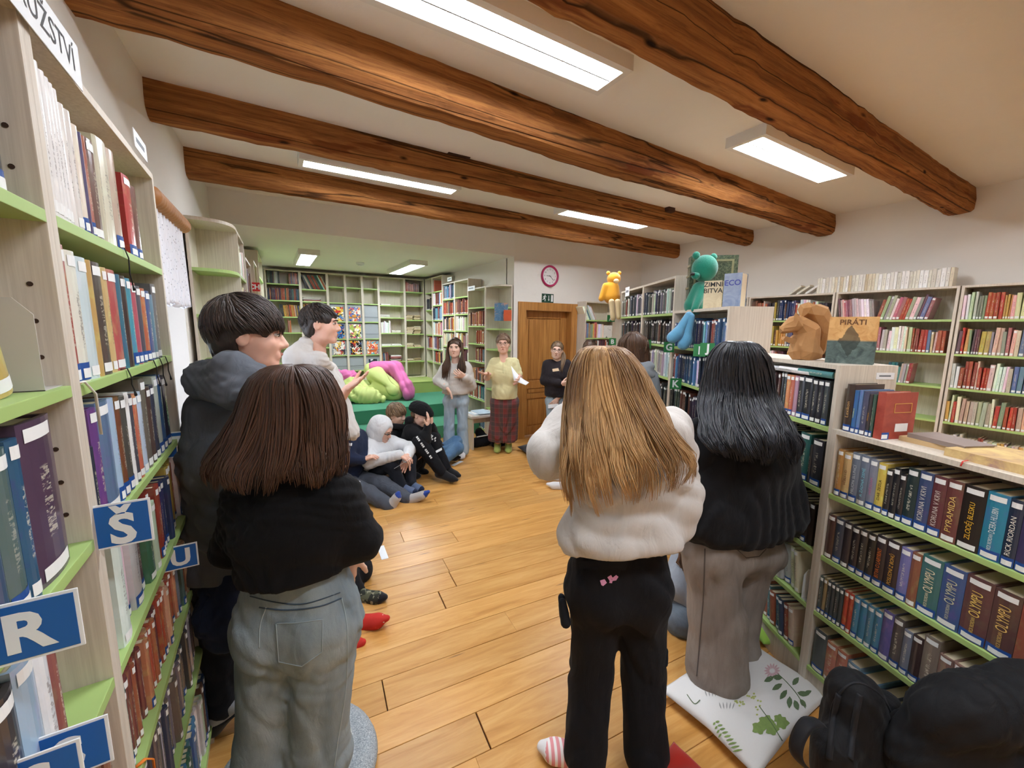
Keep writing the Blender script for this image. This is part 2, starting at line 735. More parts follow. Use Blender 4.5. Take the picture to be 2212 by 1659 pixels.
ceiling_lamp(0.28, 1.60, 1.55, 1.80, CEIL, 'long bright fluorescent ceiling lamp at the top centre of the room')
ceiling_lamp(2.80, 4.12, 1.55, 1.82, CEIL, 'white rectangular fluorescent ceiling lamp between the beams on the right')
ceiling_lamp(0.28, 1.60, 3.60, 3.80, CEIL, 'fluorescent ceiling lamp mostly hidden behind a dark beam')
ceiling_lamp(2.80, 4.12, 3.56, 3.80, CEIL, 'fluorescent ceiling lamp fully screened by the third beam')
ceiling_lamp(0.28, 1.60, -0.45, -0.20, CEIL, 'fluorescent ceiling lamp behind the camera on the left')
ceiling_lamp(2.80, 4.12, -0.45, -0.20, CEIL, 'fluorescent ceiling lamp behind the camera on the right')
ceiling_lamp(0.40, 0.66, 6.15, 7.35, ALC, 'small lit ceiling lamp on the left of the alcove')
ceiling_lamp(1.90, 2.18, 6.20, 7.60, ALC, 'small lit ceiling lamp on the right of the alcove')
sd = MB()
p = gz(778, 567, ALC)
sd.disc((p[0], p[1], ALC), (0, 0, -1), 0.06, 0.035, 24)
sd.disc((p[0], p[1], ALC - 0.035), (0, 0, -1), 0.035, 0.015, 20)
tag(sd.build('smoke_detector', M_WHITE, None, True), 'round white smoke detector on the alcove ceiling', 'smoke detector')

# door ------------------------------------------------------------
def mat_doorwood():
    k = NB('varnished_door_wood')
    g = k.noise(k.coords('Object', (14, 14, 0.7)), 2.4, 6.0, 0.6, 0.5)
    k.base(k.ramp(g, [(0.3, lin((150, 98, 46))), (0.55, lin((184, 128, 66))), (0.8, lin((202, 148, 84)))]))
    k.rough(0.38)
    k.bump(g, 0.08, 0.004)
    return k.m


M_DOOR = mat_doorwood()
fr = MB()
fr.box(3.12, DX0 + 0.02, YB - 0.03, YB + 0.2, 0, 2.05)
fr.box(DX1 - 0.02, 4.21, YB - 0.03, YB + 0.2, 0, 2.05)
fr.box(DX0 + 0.02, DX1 - 0.02, YB - 0.03, YB + 0.2, DH - 0.02, 2.05)
door = fr.build('door_1', M_DOOR)
tag(door, kind='structure')
ly = YB + 0.10
lx0, lx1, lz1 = DX0 + 0.02, DX1 - 0.02, DH - 0.02
box('door_leaf', lx0, lx1, ly + 0.02, ly + 0.05, 0.005, lz1, M_DOOR, door)
st = 0.11
for nm, a in (('stile', (lx0, lx0 + st, 0.005, lz1)), ('stile', (lx1 - st, lx1, 0.005, lz1)), ('rail', (lx0 + st, lx1 - st, lz1 - st, lz1)), ('rail', (lx0 + st, lx1 - st, 0.74, 0.86)), ('rail', (lx0 + st, lx1 - st, 0.58, 0.66)), ('rail', (lx0 + st, lx1 - st, 0.005, 0.14))):
    box(nm, a[0], a[1], ly, ly + 0.025, a[2], a[3], M_DOOR, door, 0.006)
for (z0, z1) in ((0.14, 0.58), (0.66, 0.74), (0.86, lz1 - st)):
    box('panel', lx0 + st + 0.03, lx1 - st - 0.03, ly + 0.008, ly + 0.03, z0 + 0.02 if z1 - z0 > .2 else z0 + .01, z1 - 0.02 if z1 - z0 > .2 else z1 - .01, M_DOOR, door, 0.008)
M_STEEL = plain('brushed_metal', (170, 168, 160), 0.3, 0.05, metal=1.0)
hd = MB()
hd.tube([(lx1 - .06, ly, 1.0), (lx1 - .06, ly - .05, 1.0), (lx1 - .17, ly - .055, 1.0)], 0.009, 8)
hd.box(lx1 - .08, lx1 - .04, ly - 0.006, ly, 0.9, 1.1)
hd.build('door_handle', M_STEEL, door)

# clock and exit sign
M_PINK = plain('magenta_plastic', (176, 40, 92), 0.35, 0.05)
M_CLKF = plain('clock_face', (235, 233, 230), 0.5, 0.01)
M_BLACK = plain('black_print', (18, 18, 20), 0.5, 0.05)
ck = empty('wall_clock', (3.67, YB, 2.445), 0, 'round wall clock with magenta rim above the door', 'clock')
ring = MB()
RS = 40
for i in range(RS):
    pass
Vr, Fr = [], []
prof = [(0.155, 0), (0.158, -0.02), (0.15, -0.036), (0.138, -0.036), (0.128, -0.02), (0.126, -0.012)]
for i in range(RS):
    a = 2 * math.pi * i / RS
    for (r_, y_) in prof:
        Vr.append((r_ * math.cos(a), y_, r_ * math.sin(a)))
for i in range(RS):
    for s in range(len(prof) - 1):
        a, b = i * len(prof) + s, ((i + 1) % RS) * len(prof) + s
        Fr.append((a, b, b + 1, a + 1))
mesh_obj('rim', Vr, Fr, M_PINK, ck, True)
MB().disc((0, -0.002, 0), (0, -1, 0), 0.127, 0.012, 40).build('dial', M_CLKF, ck)
for h_ in range(12):
    a = math.radians(90 - 30 * h_)
    s = '12' if h_ == 0 else str(h_)
    text_mesh('numeral', s, 0.034, M_BLACK, frame((3.67 + 0.098 * math.cos(a), YB - 0.0155, 2.445 + 0.098 * math.sin(a)), (1, 0, 0), (0, 0, 1), (0, -1, 0)), ck)
for nm, ang, ln, wd in (('hour_hand', 90 - 30 * 9.1, 0.06, 0.006), ('minute_hand', 90 - 6 * 22, 0.09, 0.0045)):
    a = math.radians(ang)
    MB().tube([(-0.015 * math.cos(a), -0.018, -0.015 * math.sin(a)), (ln * math.cos(a), -0.018, ln * math.sin(a))], wd, 6, True, 0.4).build(nm, M_BLACK, ck)
M_EXIT = plain('exit_green', (18, 62, 44), 0.45, 0.03)
M_PRINTW = plain('white_print', (236, 238, 236), 0.5, 0.01)
ex = empty('exit_sign', (3.645, YB, 2.12), 0, 'dark green emergency exit sign with running figure and arrow', 'exit sign')
box('plate', -0.108, 0.108, -0.006, 0, -0.065, 0.065, M_EXIT, ex)
man = MB()
yy0, yy1 = -0.0085, -0.0062
man.disc((-0.052, -0.0062, 0.040), (0, -1, 0), 0.0095, 0.002, 14)
for (a, b, r_) in (((-0.056, 0.028), (-0.066, 0.0), .009), ((-0.066, 0.0), (-0.046, -0.018), .007), ((-0.046, -0.018), (-0.052, -0.045), .006), ((-0.066, 0), (-0.080, -0.018), .007), ((-0.080, -0.018), (-0.096, -0.022), .005),
                   ((-0.056, 0.026), (-0.038, 0.014), .005), ((-0.038, .014), (-.028, .024), .0045), ((-0.058, 0.026), (-0.080, 0.022), .005), ((-.080, .022), (-.088, .006), .0045)):
    man.tube([(a[0], -0.007, a[1]), (b[0], -0.007, b[1])], r_, 8, True, 0.2, (0, 1, 0))
man.build('running_figure', M_PRINTW, ex)
ar = MB()
ar.box(0.012, 0.022, yy0, yy1, -0.02, 0.04)
ar.add([(0.0, yy0, -0.018), (0.034, yy0, -0.018), (0.017, yy0, -0.042)], [(0, 1, 2)])
ar.build('arrow', M_PRINTW, ex)
MB().box(0.058, 0.096, yy0, yy1, -0.05, 0.05).build('doorway_mark', M_PRINTW, ex)

# stepped carpet platform in the alcove
def mat_carpet(name, rgb):
    return fabric(name, rgb, 0.08, 500, 0.3, 0.1, 6)


SX0, SX1 = -0.29, 3.04
M_TEAL = mat_carpet('green_carpet', (72, 142, 110))
M_LIME = mat_carpet('lime_carpet', (170, 188, 106))


def step(y0, y1, z0, z1, mt, mr, label, n):
    e = empty('carpeted_step', ((SX0 + SX1) / 2, (y0 + y1) / 2, z0), 0, label, 'step', 'carpeted steps in the alcove')
    hx, hy = (SX1 - SX0) / 2, (y1 - y0) / 2
    box('riser', -hx, hx, -hy, -hy + 0.02, 0, z1 - z0 - 0.004, mr, e)
    box('tread', -hx, hx, -hy - 0.004, hy, z1 - z0 - 0.02, z1 - z0, mt, e, 0.004)
    box('core', -hx, hx, -hy + 0.02, hy, 0, z1 - z0 - 0.02, mr, e)


step(5.66, 6.30, 0, 0.19, M_TEAL, M_TEAL, 'lowest green carpeted step behind the seated boys', 1)
step(6.30, 7.50, 0, 0.40, M_TEAL, M_TEAL, 'wide teal carpeted step carrying the beanbags', 2)
step(7.50, YA - .005, 0, 0.62, M_LIME, M_LIME, 'highest lime green carpeted step before the magazine shelves', 3)

# ================================================================ BOOKCASES
def mat_laminate():
    k = NB('pale_oak_laminate')
    g = k.noise(k.coords('Object', (60, 60, 1.6)), 2.0, 5.0, 0.65, 0.2)
    k.base(k.ramp(g, [(0.3, lin((196, 184, 168))), (0.55, lin((214, 203, 187))), (0.8, lin((226, 217, 203)))]))
    k.rough(0.5)
    return k.m


M_LAM = mat_laminate()
M_GREEN = plain('lime_shelf', (170, 198, 120), 0.45, 0.03, 5.0)
M_GREYP = plain('grey_laminate', (150, 156, 160), 0.45, 0.03, 5.0)
UNITS = {}


class Unit:
    pass


def bookcase(key, label, p0, ex, w, h, d, shelves, shelf_mat=None, plinth=0.08, back=True, group='lime shelf bookcases', left=True, right=True, top=True, z0=0.0, pt=0.02):
    """p0 front-left corner on the floor, ex direction of the front towards the right as seen from in front"""
    ex = np.array([ex[0], ex[1]], float)
    ex /= np.linalg.norm(ex)
    rz = math.atan2(ex[1], ex[0])
    e = empty('bookcase', (p0[0], p0[1], z0), rz, label, 'bookcase', group)
    sm = shelf_mat or M_GREEN
    if left:
        box('side_panel', 0, pt, 0, d, 0, h, M_LAM, e, 0.0015)
    if right:
        box('side_panel', w - pt, w, 0, d, 0, h, M_LAM, e, 0.0015)
    if top:
        box('top_panel', 0 if not left else pt, w if not right else w - pt, 0, d, h - pt, h, M_LAM, e, 0.0015)
    if back:
        box('back_panel', pt, w - pt, d - 0.008, d, plinth, h - pt, M_LAM, e)
    if plinth > 0:
        box('plinth', pt, w - pt, 0.012, 0.03, 0, plinth, M_LAM, e)
    for z in shelves:
        box('shelf', pt, w - pt, 0.0, d - 0.008, z - 0.02, z, sm, e, 0.0015)
    u = Unit()
    u.e, u.w, u.h, u.d, u.z0, u.pt = e, w, h, d, z0, pt
    u.shelves = sorted(shelves, reverse=True)
    u.M = Matrix.Translation((p0[0], p0[1], z0)) @ Matrix.Rotation(rz, 4, 'Z')
    u.label = label
    u.ex = np.array([ex[0], ex[1], 0])
    u.inw = np.array([-ex[1], ex[0], 0])
    u.p0 = np.array([p0[0], p0[1], z0])
    UNITS[key] = u
    return u


# ---- near left row (front plane x = -0.3)
LX = -0.30
lsh = [1.88, 1.59, 1.305, 1.02, 0.735, 0.45, 0.09]
bookcase('L0', 'tall bookcase at the left edge with the blue letter sign R', (LX, 0.145), (0, 1), 0.86, 2.19, 0.22, lsh)
bookcase('L1', 'tall bookcase on the left with the white sign on top', (LX, 1.005), (0, 1), 0.85, 2.19, 0.22, [1.88, 1.585, 1.295, 1.01, 0.735, 0.45, 0.09])
# ---- left row behind the window: rounded end then two units
B2Y = 3.95
bookcase('L3', 'tall bookcase after the rounded shelf end on the left', (-0.165, B2Y), (0.035, 1), 0.55, 2.42, 0.25, [2.08, 1.76, 1.43, 1.10, 0.77, 0.44, 0.09])
bookcase('L4', 'bookcase with the red letter sign on the left of the alcove', (-0.14, 4.52), (0.035, 1), 0.60, 2.30, 0.27, [1.98, 1.66, 1.34, 1.02, 0.70, 0.38, 0.09])
bookcase('L5', 'bookcase standing on the left beside the lower step', (-0.10, 5.72), (0.035, 1), 0.56, 2.24, 0.30, [1.96, 1.68, 1.40, 1.12, 0.84, 0.5], z0=0.19)
bookcase('L6', 'bookcase standing on the left of the teal step', (-0.06, 6.36), (0.035, 1), 1.05, 2.24, 0.30, [1.92, 1.62, 1.32, 1.02, 0.72, 0.42], z0=0.40)

# rounded open end shelf
def rounded_end(name, label, wall_pt, front_pt, depth_dir, along, h, zs, sgn=1, z0=0.0):
    """quarter-round open shelving; centre at the inner back corner"""
    e = empty('corner_shelf', (wall_pt[0], wall_pt[1], z0), 0, label, 'corner shelf', 'rounded end shelves')
    a = np.array([depth_dir[0], depth_dir[1]])
    b = np.array([along[0], along[1]])

    def slab(nm, z, t, mat, s=1.0):
        n = 14
        v = [(0, 0, z - t), (0, 0, z)]
        pts = []
        for i in range(n + 1):
            an = math.pi / 2 * i / n
            ca, sa = abs(math.cos(an)) ** 0.6, abs(math.sin(an)) ** 0.6
            q = a * ca + b * sa
            pts.append((q[0] * s, q[1] * s))
        V = [(0, 0, z - t)] + [(p[0], p[1], z - t) for p in pts] + [(0, 0, z)] + [(p[0], p[1], z) for p in pts]
        m = len(pts) + 1
        F = [tuple(range(m))[::-1], tuple(range(m, 2 * m))]
        for i in range(m):
            j = (i + 1) % m
            F.append((i, j, m + j, m + i))
        mesh_obj(nm, V, F, mat, e)
    for z in zs:
        slab('shelf', z, 0.022, M_GREEN)
    slab('top_panel', h, 0.022, M_LAM)
    slab('plinth', 0.085, 0.085, M_LAM, 0.96)
    # back boards
    u1 = a / np.linalg.norm(a)
    u2 = b / np.linalg.norm(b)
    for (p_, q_) in ((a, u2), (b, u1)):
        t = 0.018
        q4 = [np.zeros(2), p_, p_ + q_ * t, q_ * t]
        V = [(x[0], x[1], 0.0) for x in q4] + [(x[0], x[1], h - 0.022) for x in q4]
        mesh_obj('back_panel', V, BOXF, M_LAM, e)
    return e


rounded_end('r1', 'rounded open shelf end beside the lace curtain', (-0.445, B2Y - 0.002), None, (0.28, 0.0), (0, -0.36), 2.42, [2.08, 1.76, 1.43, 1.10, 0.77, 0.44])
rounded_end('r2', 'rounded open shelf end at the corner next to the door', (3.035, 5.44), None, (-0.24, 0.0), (0, -0.38), 2.28, [1.97, 1.66, 1.36, 1.06, 0.76, 0.46])

# ---- alcove back wall, standing on the top step
YBK = 8.2
bx = [0.0, 0.53, 0.97, 1.275, 1.578, 1.88, 2.39, 2.795]
ztop = 2.62 - 0.62
def zb_(z): return z - 0.62
bookcase('A0', 'bookcase with comics at the left of the alcove back wall', (bx[0], YBK), (1, 0), bx[1] - bx[0], ztop, 0.28, [zb_(2.387), zb_(2.106), zb_(1.823), zb_(1.544), zb_(1.271), zb_(0.99)], z0=0.62, plinth=0.02)
bookcase('A1', 'bookcase with leaning thin books on the alcove back wall', (bx[1], YBK), (1, 0), bx[2] - bx[1], ztop, 0.28, [zb_(2.316), zb_(2.10), zb_(1.823), zb_(1.544), zb_(1.271), zb_(0.99)], z0=0.62, plinth=0.02)
MAGZ = [2.31, 2.06]
for i, nm in ((2, 'left'), (3, 'middle'), (4, 'right')):
    bookcase('A%d' % i, 'magazine rack column, %s of the three on the back wall' % nm, (bx[i], YBK), (1, 0), bx[i + 1] - bx[i], ztop, 0.28, [zb_(2.384), zb_(2.095), zb_(1.751), zb_(1.428), zb_(1.119), zb_(0.82)], z0=0.62, plinth=0.02)
bookcase('A5', 'nearly empty bookcase right of the magazine racks', (bx[5], YBK), (1, 0), bx[6] - bx[5], ztop, 0.28, [zb_(2.358), zb_(2.081), zb_(1.84), zb_(1.537), zb_(1.279), zb_(0.964)], z0=0.62, plinth=0.02)
bookcase('A6', 'bookcase with paper stacks in the far alcove corner', (bx[6], YBK), (1, 0), bx[7] - bx[6], ztop, 0.28, [zb_(2.365), zb_(2.088), zb_(1.80), zb_(1.518), zb_(1.243), zb_(0.957)], z0=0.62, plinth=0.02)
# ---- alcove right wall
RX = 2.80
bookcase('B9', 'narrow bookcase squeezed into the back right alcove corner', (RX, 8.15), (0, -1), 0.40, 2.62 - 0.62, 0.24, [zb_(2.342), zb_(2.0), zb_(1.797), zb_(1.509), zb_(1.227), zb_(0.964)], z0=0.62, plinth=0.02)
bookcase('B0', 'corner bookcase at the back right of the alcove', (RX, 7.745), (0, -1), 0.54, 2.62 - 0.62, 0.24, [zb_(2.342), zb_(2.082), zb_(1.797), zb_(1.509), zb_(1.227), zb_(0.964)], z0=0.62, plinth=0.02)
bookcase('B1', 'bookcase with red books on the alcove right wall', (RX, 7.20), (0, -1), 0.57, 2.45 - 0.40, 0.24, [2.167 - .4, 1.888 - .4, 1.604 - .4, 1.322 - .4, 1.04 - .4, .76 - .4], z0=0.40, plinth=0.02)
bookcase('B2', 'bookcase with an empty top shelf on the alcove right wall', (RX, 6.63), (0, -1), 0.57, 2.45 - 0.40, 0.24, [2.177 - .4, 1.892 - .4, 1.612 - .4, 1.33 - .4, 1.05 - .4, .77 - .4], z0=0.40, plinth=0.02)
bookcase('B3', 'bookcase behind the standing woman with an empty top shelf', (RX - .01, 6.06), (0, -1), 0.62, 2.28, 0.24, [1.983, 1.696, 1.42, 1.137, 0.824, 0.543, 0.09])
# ---- right of the door
bookcase('D0', 'bookcase between the door and the green sign bookcase', (4.22, 4.84), (1, 0), 0.66, 2.09, 0.20, [1.806, 1.526, 1.248, 0.97, 0.69, 0.40, 0.09])

# ---- stepped free-standing row
P0 = np.array([2.06, 0.74])


def azd(a):
    a = math.radians(a)
    return np.array([math.sin(a), math.cos(a)])


S1 = azd(19.6)
S2 = azd(28.0)
S3 = azd(30.0)
S4 = azd(30.0)
W1, W2, W3, W4 = 0.95, 0.84, 0.84, 0.78
q1 = P0
bookcase('S1', 'lowest fantasy bookcase at the right with flat books on top', q1, -S1, W1, 1.275, 0.26, [0.99, 0.70, 0.43, 0.15], plinth=.13)
q2 = P0 + S2 * W2
bookcase('S2', 'low bookcase carrying the cardboard squirrel', q2, -S2, W2, 1.55, 0.26, [1.275, 0.99, 0.70, 0.43, 0.15], plinth=.13)
q3 = q2 + S3 * W3
bookcase('S3', 'bookcase with the green letter sign K and three books on top', q3, -S3, W3, 1.835, 0.28, [1.55, 1.275, 0.99, 0.70, 0.43, 0.15], plinth=.13)
q4 = q3 + S4 * W4
bookcase('S4', 'bookcase with the green letter sign F', q4, -S4, W4, 2.12, 0.28, [1.82, 1.55, 1.275, 0.99, 0.70, 0.43, 0.15], plinth=.13)
q5 = q4 + S4 * W4
bookcase('S5', 'bookcase with the green letter signs A and B', q5, -S4, W4, 2.12, 0.28, [1.82, 1.55, 1.275, 0.99, 0.70, 0.43, 0.15], plinth=.13)
e_ = empty('end_panel', (q5[0], q5[1], 0), math.atan2(-S4[1], -S4[0]), 'tall pale end board beside the green sign A', 'board')
box('board', -0.33, -0.002, 0.0, 0.03, 0, 1.93, M_LAM, e_, 0.002)
# ---- right wall
RWX = 5.35
for i, (y0, w_) in enumerate(((4.86, 0.93), (3.92, 0.93), (2.98, 0.93), (2.04, 0.93), (1.10, 0.93), (0.16, 0.9))):
    names = ['bookcase in the far right corner of the room', 'right wall bookcase seen above the green sign row', 'right wall bookcase with the fallen white books on top', 'right wall bookcase with the row of white books on top', 'right wall bookcase at the right edge full of bright spines', 'right wall bookcase just past the picture edge']
    bookcase('R%d' % i, names[i], (RWX, y0), (0, -1), w_, 2.10, 0.28, [1.80, 1.49, 1.18, 0.86, 0.55, 0.24])

# ================================================================ BOOKS
PALS = {
    'mixed': [(176, 48, 40), (40, 62, 104), (226, 220, 206), (58, 58, 62), (212, 150, 52), (66, 110, 92), (120, 70, 52), (206, 196, 178), (96, 44, 60), (70, 120, 160), (232, 228, 222), (186, 88, 60), (90, 84, 120)],
    'dark': [(30, 30, 36), (44, 46, 56), (60, 40, 38), (36, 48, 70), (66, 66, 70), (92, 52, 44), (40, 62, 60), (24, 26, 30), (110, 96, 84), (46, 40, 60), (140, 132, 124)],
    'bright': [(206, 66, 50), (232, 224, 212), (218, 160, 80), (204, 196, 178), (136, 160, 130), (190, 104, 120), (236, 232, 226), (96, 130, 166), (222, 206, 170), (180, 76, 60), (160, 164, 146), (224, 190, 156), (120, 80, 90), (240, 236, 230), (228, 214, 190), (190, 176, 150)],
    'grey': [(160, 160, 164), (120, 122, 128), (96, 92, 96), (186, 182, 180), (70, 66, 72), (140, 60, 54), (110, 104, 98), (60, 70, 88), (204, 200, 196)],
    'orange': [(190, 84, 54), (176, 66, 46), (206, 120, 80), (150, 70, 52), (120, 60, 56), (220, 170, 120), (90, 110, 120)],
    'blue': [(44, 84, 128), (70, 130, 170), (36, 52, 92), (90, 150, 186), (60, 60, 80), (26, 40, 70), (150, 60, 54), (200, 206, 210)],
    'teal': [(44, 112, 120), (70, 140, 150), (190, 60, 60), (220, 222, 220), (60, 70, 110), (170, 80, 60), (200, 190, 170)],
    'comic': [(200, 150, 60), (60, 80, 130), (180, 70, 50), (90, 60, 90), (60, 110, 100), (210, 200, 180), (50, 50, 60), (200, 110, 60)],
    'paper': [(206, 178, 134), (196, 166, 122), (214, 190, 150), (226, 208, 176)],
    'white': [(238, 234, 228), (226, 220, 210), (240, 238, 236), (214, 206, 190), (232, 226, 206)],
}
BOOKS = []
WORDS = ['lowest', 'second lowest', 'third', 'fourth', 'fifth', 'sixth', 'seventh']


def book(u, row, x, w, h, d, col, setback=0.012, lean=0.0, top=True, bot='blue', title=None, tcol=(235, 230, 215), z=None, flat=False, back=False, face=False, title2=None, band=None):
    b = Unit()
    gy = sum(col) / 3.0
    col = tuple(int(v + (gy * 1.04 - v) * .22) for v in col)
    b.u, b.row, b.x, b.w, b.h, b.d, b.col, b.lean = u, row, x, w, h, d, col, lean
    z = u.shelves[row] if z is None else z
    M = u.M @ Matrix.Translation((x, setback, z))
    if flat:      # lying: thickness up, spine to the front
        M = M @ Matrix.Translation((0, 0, 0)) @ Matrix(((0, 0, 1, 0), (0, 1, 0, 0), (1, 0, 0, 0), (0, 0, 0, 1)))
    elif lean:
        if lean > 0:   # top leans to the right, pivots on bottom right
            M = M @ Matrix.Translation((w, 0, 0)) @ Matrix.Rotation(lean, 4, 'Y') @ Matrix.Translation((-w, 0, 0))
        else:
            M = M @ Matrix.Rotation(lean, 4, 'Y')
    b.M = M
    b.top, b.bot, b.title, b.tcol, b.flat, b.title2, b.band = top, bot, title, tcol, flat, title2, band
    b.extra = None
    BOOKS.append(b)
    return b


def fill(key, row, x0, x1, pal, h=(0.18, 0.24), w=(0.014, 0.034), d=(0.13, 0.165), lean=0.0, top=0.7, bot='blue', setback=(0.008, 0.03), seed=None, gap=0.0, jitter=0.0):
    u = UNITS[key]
    r = random.Random((seed or 0) + 17 * row + 131 * ord(key[0]) + 37 * ord(key[1]) + int(x0 * 1000))
    x = x0
    limit = u.shelves[row - 1] - 0.02 - u.shelves[row] if row > 0 else u.h - u.pt - u.shelves[row]
    cols = PALS[pal]
    runc, run = None, 0
    while True:
        if run <= 0:
            runc = r.choice(cols)
            run = r.choice((1, 1, 1, 2, 3))
            rh = r.uniform(*h)
            rw = r.uniform(*w)
        run -= 1
        bw = rw
        bh = min(rh + r.uniform(-.004, .004), limit - 0.012)
        ln = lean + r.uniform(-jitter, jitter) if (lean or jitter) else 0.0
        foot = bw / max(0.5, math.cos(ln))
        if x + foot + abs(math.sin(ln)) * (bh if ln > 0 else 0) > x1:
            break
        c = tuple(max(8, min(250, int(v * r.uniform(0.88, 1.12)))) for v in runc)
        book(u, row, x, bw, bh, min(r.uniform(*d), u.d - 0.045), c, r.uniform(*setback), ln, r.random() < top, bot if r.random() < 0.9 else None)
        x += foot + 0.0008 + (r.uniform(0, gap) if gap else 0)
    return x


def series(key, row, x, items, setback=0.012):
    """items: (w, h, col, opts)"""
    u = UNITS[key]
    for it in items:
        w, h, col = it[:3]
        o = it[3] if len(it) > 3 else {}
        book(u, row, x, w, h, o.pop('d', 0.15), col, o.pop('setback', setback), **o)
        x += w + 0.001
    return x


W_ = (236, 232, 224)
# ---- near left bookcase L1, bay right of the post
series('L1', 0, 0.022, [(0.020, 0.245, (232, 228, 224), dict(top=False, bot='white', setback=.006))] * 1)
x = 0.043
for i in range(4):
    book(UNITS['L1'], 0, x, 0.021, 0.24, 0.15, (230, 226, 224), 0.006 + .002 * i, 0, False, 'dot')
    x += 0.022
x = series('L1', 0, x, [(0.024, 0.225, (222, 214, 206), dict(top=False, bot=None)), (0.03, 0.225, (216, 208, 200), dict(top=False, bot='blue')), (0.028, 0.21, (226, 210, 190), dict(top=False)), (0.012, 0.205, (70, 56, 110), dict(top=False, bot=None)),
                        (0.022, 0.205, (176, 78, 52), dict(top=False)), (0.055, 0.21, (112, 70, 58), dict(top=True)), (0.02, 0.235, (206, 196, 166), dict(top=False, bot=None, d=.17)), (0.075, 0.24, (214, 206, 178), dict(top=False, bot=None)), (0.055, 0.24, (190, 160, 136), dict(top=False))])
x += 0.055
series('L1', 0, x, [(0.075, 0.215, (200, 52, 50), dict(top=True)), (0.05, 0.205, (120, 70, 60), dict(top=False))])
series('L1', 1, 0.025, [(0.040, 0.25, (186, 62, 46), dict()), (0.048, 0.245, (224, 222, 204), dict()), (0.052, 0.24, (196, 216, 220), dict(title2=1)), (0.018, 0.24, (206, 160, 84), dict(top=False, bot=None)), (0.062, 0.24, (84, 70, 64), dict()), (0.03, 0.235, (212, 176, 110), dict()), (0.068, 0.235, (198, 78, 76), dict()),
                        (0.024, 0.23, (52, 116, 140), dict(top=False, bot=None)), (0.050, 0.23, (74, 54, 50), dict(bot=None)), (0.04, 0.228, (66, 156, 178), dict()), (0.045, 0.22, (198, 80, 96), dict()), (0.045, 0.215, (88, 84, 96), dict()), (0.05, 0.212, (206, 98, 62), dict()), (0.05, 0.208, (70, 92, 150), dict()), (0.035, 0.2, (96, 140, 160), dict(top=False)), (0.05, 0.235, (110, 108, 112), dict())])
series('L1', 2, 0.022, [(0.02, 0.165, (150, 110, 80), dict(top=False, bot=None)), (0.026, 0.165, (50, 56, 72), dict(top=False, bot=None)), (0.042, 0.235, (110, 60, 140), dict(title='', top=True)), (0.072, 0.24, (92, 120, 158), dict()), (0.03, 0.238, (156, 188, 216), dict(top=False)), (0.040, 0.235, (130, 72, 46), dict(tcol=(226, 150, 50))), (0.042, 0.23, (84, 80, 72), dict()), (0.02, 0.235, (236, 234, 232), dict(bot=None)), (0.030, 0.225, (78, 76, 86), dict()), (0.040, 0.22, (214, 102, 74), dict()), (0.042, 0.22, (180, 200, 220), dict()), (0.052, 0.25, (112, 102, 88), dict()), (0.045, 0.22, (88, 64, 56), dict()), (0.045, 0.22, (58, 62, 80), dict()), (0.05, 0.24, (170, 180, 168), dict()), (0.045, 0.24, (50, 96, 150), dict()), (0.07, 0.23, (46, 44, 70), dict())])
fill('L1', 3, 0.022, 0.82, 'mixed', (0.19, 0.245), (0.03, 0.06), bot='blue', top=.8)
fill('L1', 4, 0.022, 0.83, 'orange', (0.17, 0.2), (0.018, 0.03), bot='blue', top=.9)
fill('L1', 5, 0.022, 0.83, 'grey', (0.18, 0.23), (0.018, 0.032), bot='blue', top=.8)
fill('L1', 6, 0.022, 0.83, 'mixed', (0.2, 0.25), (0.02, 0.036))
# bay left of the post
fill('L0', 0, 0.45, 0.80, 'mixed', (0.2, 0.24), (0.02, 0.04))
fill('L0', 1, 0.36, 0.62, 'bright', (0.2, 0.24), (0.03, 0.05))
book(UNITS['L0'], 1, 0.695, 0.045, 0.235, 0.15, (206, 176, 84), 0.03, -0.22, False, 'white')
series('L0', 2, 0.40, [(0.04, .22, (60, 56, 92)), (0.042, 0.22, (46, 44, 84)), (0.036, 0.22, (44, 128, 140)), (0.042, 0.225, (110, 70, 120)), (0.035, 0.23, (60, 90, 120)), (0.045, 0.23, (84, 110, 106), dict(title='PÁN PRSTENŮ' if 0 else None)), (0.03, 0.235, (40, 90, 130)), (0.1, 0.25, (86, 60, 86), dict())])
series('L0', 3, 0.40, [(0.05, .23, (206, 200, 190)), (0.07, 0.22, (190, 170, 160)), (0.05, 0.225, (60, 52, 56)), (0.05, 0.235, (150, 184, 214)), (0.035, 0.24, (222, 226, 230)), (0.02, .235, (150, 80, 76))])
fill('L0', 4, 0.35, 0.82, 'mixed', (0.19, 0.235), (0.025, 0.045))
fill('L0', 5, 0.35, 0.82, 'mixed', (0.19, 0.235), (0.025, 0.045))

